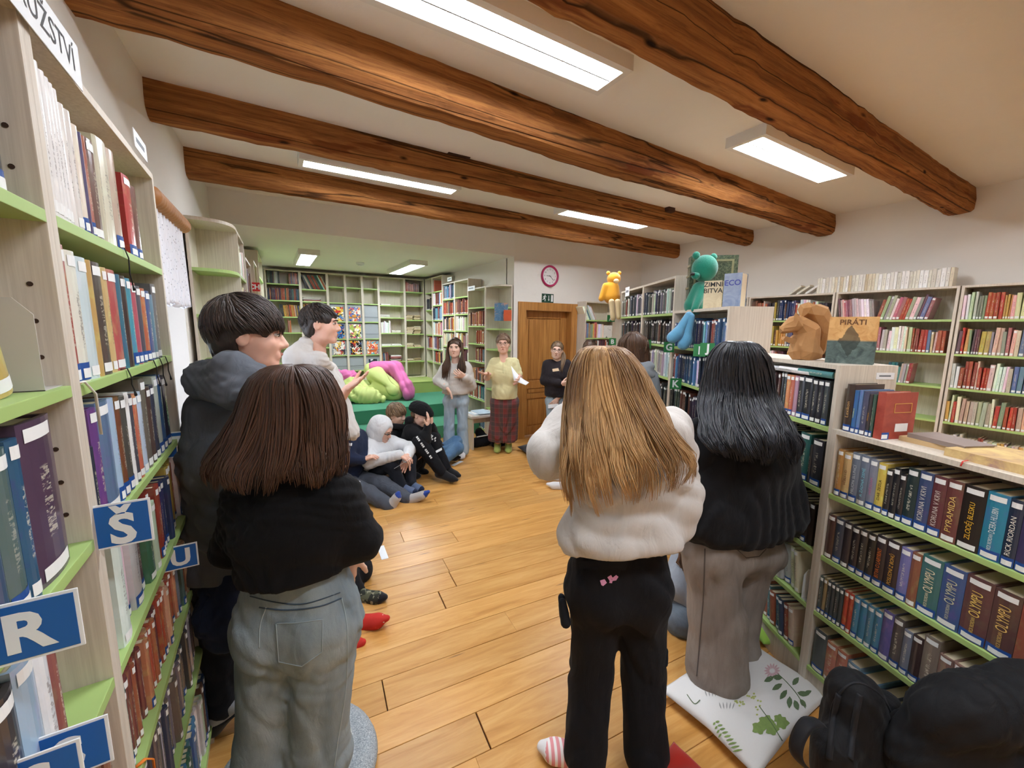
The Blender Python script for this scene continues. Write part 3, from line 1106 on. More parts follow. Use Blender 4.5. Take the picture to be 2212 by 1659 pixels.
# ---- nearest right bookcase S1 (readable spines). x runs from its far (left) end towards the camera
DK = (44, 34, 36)
Yl = (232, 186, 60)
u = UNITS['S1']
series('S1', 0, 0.030, [
    (0.026, 0.205, (196, 132, 60), {}), (0.032, 0.198, (222, 176, 110), dict(title='VČELÍ LID', tcol=(120, 60, 40))), (0.034, 0.21, (112, 122, 140), dict(title='MILION SLUNCÍ', tcol=(220, 224, 226))),
    (0.034, 0.21, (108, 120, 140), dict(title='A ŽÁDNÁ ZEMĚ', tcol=(140, 214, 230))), (0.030, 0.205, (128, 132, 150), dict(title='HVĚZDÁM', tcol=(200, 110, 150))), (0.030, 0.20, (226, 190, 64), dict(title='DAR ŽEZLA', tcol=(60, 50, 30))),
    (0.022, 0.186, (44, 42, 46), {}), (0.022, 0.2, (36, 36, 42), {}), (0.020, 0.184, (40, 38, 44), {}), (0.036, 0.215, (40, 58, 60), {}), (0.040, 0.215, (58, 78, 124), dict(title='KORUNA V KRVI', tcol=(214, 210, 200))),
    (0.038, 0.215, (112, 52, 58), dict(title='KORUNA V KRVI', tcol=(216, 206, 196))), (0.042, 0.215, (122, 62, 58), dict(title='PYRAMIDA', tcol=(224, 190, 110))), (0.056, 0.215, (48, 38, 34), dict(title='ZLODĚJ BLESKU', tcol=(236, 186, 60))),
    (0.050, 0.215, (36, 138, 170), dict(title='DCERA HLUBIN', tcol=(226, 236, 236), title2='RICK RIORDAN')), (0.030, 0.212, (40, 52, 76), dict(title='RICK RIORDAN')), (0.034, 0.212, (70, 58, 100), {}), (0.055, 0.215, (120, 58, 58), {}), (0.058, 0.215, (44, 90, 108), {}), (0.05, 0.21, (60, 50, 60), {}), (0.05, .21, (130, 90, 60), {}), (0.05, .21, (40, 70, 100), {})])
OL = (226, 200, 120)
series('S1', 1, 0.024, [
    (0.034, 0.20, (88, 54, 50), {}), (0.036, 0.2, (66, 74, 92), {}), (0.032, 0.2, (62, 54, 60), {}), (0.030, 0.197, (52, 44, 50), {}), (0.030, 0.2, (62, 58, 56), {}), (0.030, 0.2, (50, 46, 44), {}),
    (0.036, 0.208, (56, 46, 52), dict(title='BITVA O LABYRINT', tcol=(240, 130, 50))), (0.046, 0.21, (60, 46, 50), dict(title='POSLEDNÍ Z BOHŮ', tcol=(226, 170, 70))), (0.034, 0.205, (110, 110, 178), {}), (0.030, 0.205, (150, 84, 60), {}),
    (0.060, 0.215, (54, 116, 112), dict(title='OLYMPU', tcol=(236, 226, 190), title2='RICK RIORDAN')), (0.060, 0.215, (56, 88, 148), dict(title='OLYMPU', tcol=(206, 206, 170), title2='RICK RIORDAN')), (0.066, 0.218, (104, 60, 62), dict(title='OLYMPU', tcol=(238, 206, 110), title2='RICK RIORDAN')),
    (0.060, 0.216, (96, 60, 58), dict(title='OLYMPU', tcol=(228, 190, 110), title2='RICK RIORDAN')), (0.060, 0.214, (150, 66, 52), dict(title='OLYMPU', tcol=(222, 180, 100), title2='RICK RIORDAN')), (0.05, 0.21, (66, 54, 60), dict(title='SLUNCE', tcol=(236, 234, 228))), (0.05, .21, (90, 60, 54), {}), (0.05, .21, (60, 60, 74), {})])
x = 0.024
for i, c in enumerate([(70, 84, 80), (150, 124, 80)] + [(62, 74, 76)] * 4):
    book(u, 2, x, 0.017, 0.175, 0.13, c, 0.01, 0, True, 'blue')
    x += 0.018
x = series('S1', 2, x, [(0.018, .178, (212, 70, 48), {})] * 0 + [(0.019, .178, (212, 70, 48), dict(d=.13)), (0.019, .178, (206, 62, 46), dict(d=.13)), (0.025, .18, (58, 140, 176), dict(d=.13)), (0.027, .18, (50, 132, 170), dict(d=.13)), (0.025, .18, (76, 140, 168), dict(d=.13)), (0.028, .18, (60, 134, 170), dict(d=.13)), (0.036, .20, (94, 92, 166), {}), (0.034, .2, (96, 86, 84), {}), (0.028, .175, (118, 124, 142), {}), (0.032, .178, (70, 50, 48), {}), (0.045, .205, (132, 114, 100), {}),
                        (0.038, .17, (146, 104, 92), {}), (0.04, .172, (158, 112, 98), {}), (0.035, .17, (164, 108, 96), {}), (0.036, .175, (206, 64, 82), {}), (0.036, .175, (204, 62, 80), {}), (0.044, .172, (150, 84, 102), {}), (0.05, .165, (48, 128, 160), {}), (0.05, .16, (170, 150, 140), {}), (0.05, .158, (52, 124, 162), {})])
series('S1', 3, 0.03, [(0.058, 0.2, (74, 84, 82), {}), (0.045, 0.185, (206, 112, 84), {}), (0.045, 0.185, (204, 108, 80), {}), (0.052, 0.17, (104, 140, 164), {}), (0.062, 0.155, (92, 146, 184), {}), (0.05, .14, (70, 84, 110), {}), (0.055, 0.13, (210, 190, 150), {}), (0.05, .13, (190, 170, 140), {}), (0.05, .13, (206, 120, 80), {}), (0.05, .135, (200, 180, 150), {}), (0.05, .14, (150, 90, 80), {})])
# ---- S2
x = fill('S2', 0, 0.03, 0.52, 'dark', (0.195, 0.21), (0.016, 0.024), top=1)
series('S2', 0, 0.53, [(0.026, .2, (226, 132, 70), {}), (0.026, .2, (206, 92, 60), {}), (0.026, .2, (176, 124, 150), {}), (0.034, .205, (36, 38, 46), {}), (0.05, .205, (30, 34, 44), {}), (0.03, .2, (34, 36, 46), {}), (0.032, .2, (40, 40, 50), {}), (0.03, .2, (60, 66, 70), {})])
for i, (x, w_, c) in enumerate(((0.36, .022, (200, 204, 208)), (0.47, .025, (238, 238, 236)), (0.60, .028, (60, 140, 140)))):
    book(UNITS['S2'], 0, x, w_, 0.2, 0.14, c, 0.01, 0, False, None, z=UNITS['S2'].shelves[0] + 0.212, flat=True)
fill('S2', 1, 0.03, 0.6, 'dark', (0.19, 0.215), (0.02, 0.035), top=1)
series('S2', 1, 0.66, [(0.062, .225, (36, 98, 92), {}), (0.012, .18, (40, 40, 44), dict(top=False, bot=None)), (0.06, .215, (54, 54, 60), {})])
fill('S2', 2, 0.03, 0.80, 'dark', (0.18, 0.215), (0.02, 0.034), top=1)
fill('S2', 3, 0.03, 0.50, 'teal', (0.18, 0.2), (0.02, 0.03))
fill('S2', 3, 0.52, 0.76, 'grey', (0.19, 0.205), (0.03, 0.045), lean=-0.16)
fill('S2', 4, 0.03, 0.42, 'blue', (0.17, 0.185), (0.025, 0.035))
fill('S2', 4, 0.44, 0.78, 'teal', (0.17, 0.19), (0.028, 0.04), lean=-0.14)
# ---- S3, S4, S5
for key, r0 in (('S3', 0), ('S4', 0), ('S5', 0)):
    for row in range(6):
        pal = {0: 'grey', 1: 'dark', 2: 'grey', 3: 'dark', 4: 'dark', 5: 'mixed'}[row]
        if key == 'S3':
            pal = {0: 'blue', 1: 'blue', 2: 'dark', 3: 'dark', 4: 'blue', 5: 'dark'}[row]
        fill(key, row, 0.024, UNITS[key].w - (0.03 if row != 2 else .06), pal, (0.185, 0.225), (0.016, 0.03), top=.9, bot='white')
for key in ('S2',):
    pass
# ---- right wall
for i in range(6):
    key = 'R%d' % i
    for row in range(6):
        if i == 0 and row > 3:
            continue
        if i == 3 and row == 0:
            fill(key, row, 0.05, 0.36, 'bright', (0.2, 0.235), (0.014, 0.026), lean=-0.14, bot='white', top=.1)
            fill(key, row, 0.36, 0.80, 'bright', (0.2, 0.24), (0.02, 0.034), lean=0.20, bot='white', top=.1)
        elif i == 3 and row == 2:
            fill(key, row, 0.02, 0.70, 'teal', (0.15, 0.2), (0.018, 0.03), bot='white', top=.1, lean=0.06)
        elif i == 3 and row > 2:
            fill(key, row, 0.02, 0.4, 'mixed', (0.18, 0.22), (0.02, 0.03), bot='white', top=.1)
        elif i == 4 and row == 4:
            fill(key, row, 0.03, 0.60, 'bright', (0.17, 0.21), (0.014, 0.026), bot='white', top=.1)
        else:
            fill(key, row, 0.024, 0.89, 'bright' if i > 2 else 'mixed', (0.19, 0.25), (0.012, 0.028), bot='white', top=.08, jitter=0.03, gap=0.004)
# white paperbacks on top of the right wall bookcases
u3, u2 = UNITS['R3'], UNITS['R2']
r = random.Random(3)
x = -0.20
for i in range(40):
    w_ = r.uniform(0.018, 0.032)
    if x + w_ > 0.90:
        break
    c = r.choice(PALS['white'] + PALS['paper'][2:])
    book(u3, 0, x, w_, r.choice((.16, .165, .17, .17)), 0.11, c, 0.02, 0, False, None, z=u3.h, title2=None)
    x += w_ + 0.002
for k_ in range(3):
    book(u3, 0, -0.50 + 0.09 * k_, 0.022, 0.15, 0.11, r.choice(PALS['white']), 0.02, 0.95, False, None, z=u3.h)
# ---- alcove
for row in range(1, 6):
    fill('B0', row, 0.02, 0.51, ('mixed', 'mixed', 'blue', 'bright', 'mixed', 'mixed')[row], (0.2, 0.26), (0.016, 0.03), bot='white', top=.1)
fill('B9', 1, .03, .37, 'dark', (.2, .25), (.02, .03), bot='white', top=.1)
fill('B9', 4, .1, .37, 'orange', (.2, .25), (.02, .03), bot='white', top=.1)
book(UNITS['B0'], 0, 0.05, 0.05, 0.22, 0.14, (180, 70, 50), 0.02, 0, False, None)
for row in range(6):
    fill('B1', row, 0.022, 0.54, ('blue', 'orange', 'mixed', 'bright', 'mixed', 'mixed')[row], (0.2, 0.25), (0.016, 0.028), bot='white', top=.1)
    if row > 0:
        fill('B2', row, 0.022 if row != 2 else .022, 0.55 if row != 2 else .42, ('mixed', 'orange', 'white', 'bright', 'mixed', 'mixed')[row], (0.2, 0.25), (0.018, 0.032), bot='white', top=.1)
fill('B3', 1, 0.022, 0.59, 'orange', (0.2, 0.225), (0.018, 0.03), bot='white', top=.2)
fill('B3', 2, 0.27, 0.59, 'orange', (0.19, 0.215), (0.018, 0.03), bot='white', top=.2)
fill('B3', 3, 0.24, 0.59, 'orange', (0.19, 0.215), (0.018, 0.03), bot='white', top=.2)
fill('B3', 4, 0.12, 0.59, 'orange', (0.19, 0.22), (0.018, 0.03), bot='white', top=.2)
fill('B3', 5, 0.03, 0.59, 'teal', (0.19, 0.22), (0.018, 0.03), bot='white', top=.2)
fill('B3', 6, 0.22, 0.59, 'blue', (0.19, 0.22), (0.018, 0.03), bot='white', top=.2)
fill('A0', 0, 0.03, 0.22, 'grey', (0.2, 0.23), (0.01, 0.016), bot=None, top=0)
fill('A0', 0, 0.36, 0.53, 'comic', (0.18, 0.21), (0.01, 0.016), bot=None, top=0)
fill('A0', 1, 0.03, 0.54, 'comic', (0.18, 0.22), (0.008, 0.016), bot=None, top=0)
fill('A0', 2, 0.20, 0.54, 'comic', (0.18, 0.22), (0.009, 0.016), bot=None, top=0, lean=-0.08)
fill('A0', 3, 0.30, 0.36, 'comic', (0.2, 0.23), (0.01, 0.016), bot=None, top=0)
fill('A1', 0, 0.12, 0.47, 'comic', (0.25, 0.29), (0.012, 0.018), bot=None, top=0, lean=-0.42)
fill('A1', 2, 0.03, 0.12, 'comic', (0.2, 0.24), (0.01, 0.016), bot=None, top=0)
fill('A5', 5, 0.03, 0.17, 'comic', (0.16, 0.2), (0.012, 0.02), bot=None, top=0, lean=-0.05)
fill('A5', 3, 0.03, 0.22, 'white', (0.2, 0.24), (0.016, 0.026), bot=None, top=0, jitter=0.04)
def stack(key, row, x, n, d=0.2, h=0.2, pal='paper', t=(0.008, 0.02), seed=1):
    u = UNITS[key]
    r = random.Random(seed + row * 7)
    z = u.shelves[row]
    for i in range(n):
        th = r.uniform(*t)
        book(u, row, x + r.uniform(-.012, .012), th, h + r.uniform(-.02, .01), d, r.choice(PALS[pal]), 0.03 + r.uniform(-.012, .012), 0, False, None, z=z, flat=True)
        z += th + 0.0006
stack('A1', 1, 0.03, 6, 0.2, 0.30, 'bright', (0.008, 0.018))
stack('A5', 1, 0.03, 2, 0.2, 0.2, 'white')
stack('A5', 2, 0.03, 3, 0.2, 0.19, 'white')
stack('A5', 3, 0.24, 3, 0.2, 0.18, 'white')
stack('A5', 4, 0.03, 2, 0.2, 0.2, 'white')
stack('A5', 4, 0.23, 2, 0.2, 0.2, 'white')
stack('A5', 5, 0.20, 7, 0.2, 0.21, 'bright', (0.012, 0.022))
for row in (2, 3, 4, 5):
    n_ = {2: 5, 3: 7, 4: 4, 5: 3}[row]
    stack('A6', row, 0.03, n_, 0.2, 0.14, 'paper', (0.014, 0.024))
    stack('A6', row, 0.185, n_ - (row == 4) * 2, 0.2, 0.14, 'paper', (0.014, 0.024), 5)
book(UNITS['A6'], 0, 0.03, 0.02, 0.2, 0.2, (170, 40, 44), 0.02, 0, False, None)
fill('A6', 0, 0.05, 0.33, 'orange', (0.15, 0.18), (0.02, 0.03), bot=None, top=0)
# ---- door side bookcase
fill('D0', 1, 0.022, 0.42, 'bright', (0.21, 0.26), (0.012, 0.03), bot=None, top=0)
fill('D0', 2, 0.022, 0.62, 'mixed', (0.2, 0.25), (0.014, 0.03), bot='white', top=.1)
fill('D0', 3, 0.022, 0.62, 'mixed', (0.2, 0.25), (0.014, 0.03), bot='white', top=.1)
fill('D0', 0, 0.05, 0.26, 'bright', (0.22, 0.25), (0.01, 0.02), bot=None, top=0, lean=-0.5)
# ---- left row beyond the window
for row in range(0, 6):
    fill('L3', row, 0.03, 0.5, 'bright', (0.2, 0.25), (0.014, 0.03), bot='white', top=.2)
    fill('L4', row, 0.03, 0.55, 'mixed', (0.2, 0.24), (0.014, 0.03), bot='white', top=.2)
for row in range(1, 6):
    fill('L6', row, 0.03, 0.5, 'mixed', (0.2, 0.24), (0.014, 0.03), bot='white', top=.2)

# ---------------------------------------------------------------- book meshes
def book_nodes(k, col_out, seed_out, show=1.0):
    """spine print: plain cover colour, title streaks, bands; coordinates from the UV map (u across the spine, v up)"""
    uv = k.n('ShaderNodeUVMap')
    uv.uv_map = 'UVMap'
    sep = k.n('ShaderNodeSeparateXYZ')
    k.l(uv.outputs[0], sep.inputs[0])
    cmb = k.n('ShaderNodeCombineXYZ')
    k.l(sep.outputs[0], cmb.inputs[0])
    k.l(sep.outputs[1], cmb.inputs[1])
    k.l(k.math('MULTIPLY', seed_out, 57.0), cmb.inputs[2])
    mp = k.n('ShaderNodeMapping')
    mp.inputs['Scale'].default_value = (1.2, 3.0, 1.0)
    k.l(cmb.outputs[0], mp.inputs[0])
    big = k.noise(mp.outputs[0], 1.6, 3.0, 0.6)
    hs = k.n('ShaderNodeHueSaturation')
    k.l(col_out, hs.inputs['Color'])
    hs.inputs['Hue'].default_value = 0.56
    hs.inputs['Value'].default_value = 1.15
    hs.inputs['Saturation'].default_value = 0.9
    art = k.ramp(big, [(0.52, (0, 0, 0)), (0.66, (1, 1, 1))])
    col = k.mix(k.math('MULTIPLY', art, 0.55), col_out, hs.outputs[0])
    # lettering-like streaks in the middle of the spine
    mp2 = k.n('ShaderNodeMapping')
    mp2.inputs['Scale'].default_value = (4.5, 48.0, 1.0)
    k.l(cmb.outputs[0], mp2.inputs[0])
    t = k.noise(mp2.outputs[0], 1.0, 2.0, 0.7)
    tm = k.ramp(t, [(0.50, (0, 0, 0)), (0.56, (1, 1, 1))])
    ux = k.ramp(sep.outputs[0], [(0.36, (0, 0, 0)), (0.38, (1, 1, 1)), (0.62, (1, 1, 1)), (0.64, (0, 0, 0))])
    vv = k.ramp(sep.outputs[1], [(0.26, (0, 0, 0)), (0.28, (1, 1, 1)), (0.70, (1, 1, 1)), (0.72, (0, 0, 0))])
    mask = k.math('MULTIPLY', k.math('MULTIPLY', tm, ux), vv)
    lum = k.n('ShaderNodeRGBToBW')
    k.l(col_out, lum.inputs[0])
    tc = k.mix(k.ramp(lum.outputs[0], [(0.30, (0, 0, 0)), (0.36, (1, 1, 1))]), lin((226, 218, 196)), lin((112, 98, 94)))
    sel = k.ramp(k.math('FRACT', k.math('MULTIPLY', seed_out, 7.31)), [(0.25, (0, 0, 0)), (0.26, (1, 1, 1))])
    k.base(k.mix(k.math('MULTIPLY', k.math('MULTIPLY', k.math('MULTIPLY', mask, 0.6), sel), show), col, tc))
    k.rough(0.28)
    k.b.inputs['Coat Weight'].default_value = 0.25
    k.b.inputs['Coat Roughness'].default_value = 0.15


def mat_book_single():
    k = NB('book_cover')
    oi = k.n('ShaderNodeObjectInfo')
    book_nodes(k, oi.outputs['Color'], oi.outputs['Random'], oi.outputs['Alpha'])
    return k.m


def mat_book_many():
    k = NB('book_cover_many')
    a = k.n('ShaderNodeAttribute', attribute_name='cover')
    s = k.n('ShaderNodeAttribute', attribute_name='seed')
    book_nodes(k, a.outputs['Color'], s.outputs['Fac'])
    return k.m


M_BOOK = mat_book_single()
M_BOOKS = mat_book_many()
M_PAGES = plain('book_pages', (228, 212, 182), 0.85, 0.06, 90)
M_LABELW = plain('label_white', (238, 238, 236), 0.5, 0.01)
M_LABELB = plain('label_blue', (34, 78, 150), 0.45, 0.02)
NSEG = 5


def cover_geo():
    """unit book cover: rounded spine at y=0 side, two boards"""
    V, F, UV = [], [], []
    prof = [(0.0, 1.0), (0.0, 0.02)]
    for i in range(NSEG + 1):
        t = i / NSEG
        prof.append((t, -0.035 * math.sin(math.pi * t) + 0.0))
    prof += [(1.0, 0.02), (1.0, 1.0)]
    inner = [(0.10, 1.0), (0.10, 0.03), (0.90, 0.03), (0.90, 1.0)]
    n = len(prof)
    for z in (0, 1):
        V += [(x, y, z) for x, y in prof]
    for i in range(n - 1):
        F.append((i, i + 1, n + i + 1, n + i))
    o = len(V)
    for z in (0, 1):
        V += [(x, y, z) for x, y in inner]
    for i in range(3):
        F.append((o + i + 1, o + i, o + 4 + i, o + 4 + i + 1))
    # rims: top and bottom of boards, spine and fore edges
    for zi, base in ((0, 0), (1, n)):
        ib = o + 4 * zi
        q = [(base + 0, base + 1, ib + 1, ib + 0), (base + n - 1, ib + 3, ib + 2, base + n - 2)]
        sp = [tuple([base + j for j in range(1, n - 1)] + [ib + 2, ib + 1])]
        for f in q + sp:
            F.append(f if zi == 1 else tuple(reversed(f)))
    F.append((0, n, o + 4, o))
    F.append((n - 1, o + 3, o + 7, 2 * n - 1))
    return V, F


def arc_strip(x0, x1, z0, z1, lift):
    V, F = [], []
    m = 5
    for z in (z0, z1):
        for i in range(m):
            t = x0 + (x1 - x0) * i / (m - 1)
            V.append((t, -0.035 * math.sin(math.pi * t) - lift, z))
    for i in range(m - 1):
        F.append((i, i + 1, m + i + 1, m + i))
    return V, F


CV, CF = cover_geo()


def unit_mesh(name, V, F, mat):
    me = bpy.data.meshes.new(name)
    me.from_pydata(V, [], F)
    uvl = me.uv_layers.new(name='UVMap')
    for lp in me.loops:
        c = me.vertices[lp.vertex_index].co
        uvl.data[lp.index].uv = (c.x, c.z)
    me.materials.append(mat)
    me.update()
    return me


ME_COVER = unit_mesh('book', CV, CF, M_BOOK)
ME_PAGES = unit_mesh('pages', box_v(0.10, 0.90, 0.03, 0.965, 0.018, 0.982), BOXF, M_PAGES)
STRIPS = {
    'toplabel': (0.12, 0.88, 0.885, 0.965, 0.006), 'blue': (0.02, 0.98, 0.015, 0.15, 0.006), 'whitelow': (0.14, 0.90, 0.03, 0.105, 0.010),
    'white': (0.10, 0.90, 0.03, 0.11, 0.006), 'mid': (0.15, 0.85, 0.60, 0.68, 0.006)}
ME_STRIP = {k: unit_mesh('spine_label', *arc_strip(*v), M_LABELB if k == 'blue' else M_LABELW) for k, v in STRIPS.items()}


def strips_of(b):
    s = []
    if b.top:
        s.append('toplabel')
    if b.bot == 'blue' and int(b.x * 7919 + b.h * 9973) % 5 < 3:
        s += ['blue', 'whitelow']
    elif b.bot:
        s.append('white')
    return s


def colour_name(c):
    r, g, bl = c
    mx, mn = max(c), min(c)
    if mx - mn < 26:
        return 'black' if mx < 60 else 'dark grey' if mx < 105 else 'grey' if mx < 170 else 'pale grey' if mx < 212 else 'white'
    if mx == r:
        if g > 0.78 * r:
            nm = 'cream' if bl > 0.6 * r else 'yellow'
        elif g > 0.55 * r:
            nm = 'tan' if bl > 0.4 * r else 'orange'
        else:
            nm = 'pink' if bl > 0.6 * r and r > 150 else 'red'
        if nm in ('red', 'tan', 'orange') and r < 140:
            nm = 'brown'
        return nm
    if mx == g:
        return 'teal' if bl > 0.8 * g else 'green'
    if r > 0.75 * bl and r > g:
        return 'purple'
    return 'navy' if bl < 110 else 'blue'


ORD = ['first', 'second', 'third', 'fourth', 'fifth', 'sixth', 'seventh', 'eighth', 'ninth', 'tenth', 'eleventh', 'twelfth', 'thirteenth', 'fourteenth', 'fifteenth', 'sixteenth', 'seventeenth', 'eighteenth', 'nineteenth', 'twentieth']
ORD += ['twenty-' + o for o in ORD[:9]] + ['thirtieth'] + ['thirty-' + o for o in ORD[:9]] + ['fortieth'] + ['forty-' + o for o in ORD[:9]] + ['fiftieth'] + ['fifty-' + o for o in ORD[:9]]
SHELFNAME = ['top', 'second', 'third', 'fourth', 'fifth', 'sixth', 'lowest']
PLACE = {'L0': 'left edge bookcase', 'L1': 'near left bookcase', 'L3': 'bookcase past the lace curtain', 'L4': 'red sign bookcase', 'L5': 'left alcove bookcase', 'L6': 'left step bookcase',
         'S1': 'lowest right bookcase', 'S2': 'squirrel bookcase', 'S3': 'green K sign bookcase', 'S4': 'green F sign bookcase', 'S5': 'green A sign bookcase', 'D0': 'bookcase beside the door',
         'R0': 'far corner bookcase', 'R1': 'second right wall bookcase', 'R2': 'third right wall bookcase', 'R3': 'white-topped right wall bookcase', 'R4': 'right edge wall bookcase', 'R5': 'last right wall bookcase',
         'B9': 'narrow corner bookcase', 'B0': 'alcove corner bookcase', 'B1': 'alcove red book bookcase', 'B2': 'alcove empty top bookcase', 'B3': 'bookcase behind the woman',
         'A0': 'alcove comics bookcase', 'A1': 'leaning book bookcase', 'A5': 'bookcase right of magazines', 'A6': 'paper stack bookcase'}
KEYOF = {id(v): k for k, v in UNITS.items()}


def build_books():
    # choose the books that show largest: project the spine, test whether anything stands in front
    bpy.context.view_layer.update()
    dg = bpy.context.evaluated_depsgraph_get()
    cnt = {}
    for b in BOOKS:
        k = (KEYOF[id(b.u)], b.row, b.flat, b.M.translation.z > b.u.z0 + b.u.h - 0.01)
        cnt[k] = cnt.get(k, 0) + 1
        b.idx = cnt[k]
        b.key = k
    for b in BOOKS:
        S = b.M @ Matrix.Diagonal((b.w, b.d, b.h, 1))
        b.S = S
        pts = [S @ Vector(p) for p in ((0, 0, 0), (1, 0, 0), (1, 0, 1), (0, 0, 1))]
        pr = [project(tuple(p)) for p in pts]
        b.area = 0.0
        if min(p[2] for p in pr) < 0.1:
            continue
        a = 0.0
        for i in range(4):
            x1, y1, x2, y2 = pr[i][0], pr[i][1], pr[(i + 1) % 4][0], pr[(i + 1) % 4][1]
            a += x1 * y2 - x2 * y1
        a = abs(a) / 2
        vis = 0
        for zz in (0.15, 0.5, 0.85):
            q = S @ Vector((0.5, -0.05, zz))
            p = project(tuple(q))
            if not (0 <= p[0] < IW and 0 <= p[1] < IH):
                continue
            d = q - Vector(tuple(CAM_C))
            L = d.length
            d.normalize()
            hit = SC.ray_cast(dg, Vector(tuple(CAM_C)) + d * 0.06, d, distance=L - 0.085)
            if not hit[0]:
                vis += 1
        b.area = a * vis / 3.0
    order = sorted(BOOKS, key=lambda b: -b.area)
    single = [b for b in order[:300] if b.area > 0]
    ids = set(id(b) for b in single)
    rest = [b for b in BOOKS if id(b) not in ids]
    for b in single:
        o = bpy.data.objects.new('book', ME_COVER)
        COL.objects.link(o)
        o.matrix_basis = b.S
        c = lin(b.col)
        o.color = (c[0], c[1], c[2], 0 if b.title else 1)
        key, row, flat, ontop = b.key
        cn = colour_name(b.col)
        sz = 'thin' if b.w < 0.02 else ('thick' if b.w > 0.045 else '')
        where = 'on top of' if ontop else ('lying on' if flat else 'on')
        sh = '' if ontop else ' %s shelf of' % SHELFNAME[min(row, 6)]
        lab = '%s book, %s from left, %s%s %s' % (cn, ORD[b.idx - 1], where, sh, PLACE[key])
        tag(o, lab, 'book', 'books on the shelves')
        link_child('pages', ME_PAGES, o)
        for s in strips_of(b):
            link_child('spine_label', ME_STRIP[s], o)
        if b.title:
            spine_text(o, b)
    # all remaining books: one object
    V, F, UVS, CC, SD, MI = [], [], [], [], [], []
    off = 0
    parts = [(np.array(CV, float), CF, 0), (np.array(box_v(0.10, 0.90, 0.03, 0.965, 0.018, 0.982), float), BOXF, 1)]
    strips = {k: (np.array(arc_strip(*v)[0], float), arc_strip(*v)[1], 3 if k == 'blue' else 2) for k, v in STRIPS.items()}
    rr = random.Random(2)
    for b in rest:
        S = np.array(b.S)
        sd = rr.random()
        c = lin(b.col)
        for (pv, pf, mi) in parts + [strips[s] for s in strips_of(b)]:
            w = pv @ S[:3, :3].T + S[:3, 3]
            V.append(w)
            for f in pf:
                F.append([i + off for i in f])
                MI.append(mi)
                for i in f:
                    UVS.append((pv[i][0], pv[i][2]))
            off += len(pv)
            CC.append(np.tile([c[0], c[1], c[2], 1.0], (len(pv), 1)))
            SD.append(np.full(len(pv), sd))
    me = bpy.data.meshes.new('books')
    V = np.concatenate(V)
    me.from_pydata(V.tolist(), [], F)
    for m in (M_BOOKS, M_PAGES, M_LABELW, M_LABELB):
        me.materials.append(m)
    me.polygons.foreach_set('material_index', MI)
    uvl = me.uv_layers.new(name='UVMap')
    uvl.data.foreach_set('uv', np.array(UVS, np.float32).ravel())
    at = me.attributes.new('cover', 'FLOAT_COLOR', 'POINT')
    at.data.foreach_set('color', np.concatenate(CC).astype(np.float32).ravel())
    at = me.attributes.new('seed', 'FLOAT', 'POINT')
    at.data.foreach_set('value', np.concatenate(SD).astype(np.float32))
    me.update()
    o = bpy.data.objects.new('books', me)
    link(o)
    tag(o, 'remaining small and half hidden books standing on the shelves', 'books', None, 'stuff')
    print('BOOKS', len(BOOKS), 'single', len(single), 'smallest', single[-1].area if single else 0)


def link_child(name, me, parent):
    o = bpy.data.objects.new(name, me)
    COL.objects.link(o)
    o.parent = parent
    return o


def spine_text(o, b):
    M = np.array(b.M)
    ex, ey, ez = M[:3, 0], M[:3, 1], M[:3, 2]
    mat = plain('spine_print_%d_%d_%d' % b.tcol, b.tcol, 0.4, 0.02)
    def one(txt, zc, maxlen, hgt, dx=0.0):
        t = text_mesh('spine_title', txt, 1.0, mat, Matrix.Identity(4), None)
        xs = [v.co.x for v in t.data.vertices]
        ys = [v.co.y for v in t.data.vertices]
        lw, lh = max(xs) - min(xs), max(ys) - min(ys)
        s1 = maxlen / lw
        s2 = hgt / lh
        mx, my = (max(xs) + min(xs)) / 2, (max(ys) + min(ys)) / 2
        for v in t.data.vertices:
            v.co.x = (v.co.x - mx) * min(s1, s2 * 1.15)
            v.co.y = (v.co.y - my) * s2 if s2 < s1 * 1.8 else (v.co.y - my) * s1 * 1.8
        pos = M[:3, 3] + ex * (b.w * 0.5 + dx) + ez * zc - ey * (0.035 * b.d + 0.0016)
        put(t, frame(pos, ez, -ex, -ey), o)
    if isinstance(b.title2, str):
        one(b.title, b.h * 0.60, b.h * 0.38, b.w * 0.55)
        one(b.title2, b.h * 0.27, b.h * 0.24, b.w * 0.22)
    else:
        one(b.title, b.h * 0.47, b.h * 0.58, b.w * 0.40)

# ================================================================ PEOPLE: implicit-surface modelling kit
def V3(*a):
    return np.array(a, float)


def nrm(v):
    v = np.asarray(v, float)
    return v / (np.linalg.norm(v) + 1e-12)


def lerp(a, b, t):
    return np.asarray(a) * (1 - t) + np.asarray(b) * t


def RC(a, b, ra, rb=None, k=None, sub=False, flat=None, fs=1.0):
    """tapered capsule; flat: axis along which the section is squashed by fs"""
    return dict(t='rc', a=np.asarray(a, float), b=np.asarray(b, float), ra=ra, rb=ra if rb is None else rb, k=k, sub=sub, flat=None if flat is None else nrm(flat), fs=fs)


def EL(c, radii, axes=None, k=None, sub=False):
    return dict(t='el', c=np.asarray(c, float), r=np.asarray(radii, float), ax=np.eye(3) if axes is None else np.asarray(axes, float), k=k, sub=sub)


def chain(pts, rads, **kw):
    return [RC(pts[i], pts[i + 1], rads[i], rads[i + 1], **kw) for i in range(len(pts) - 1)]


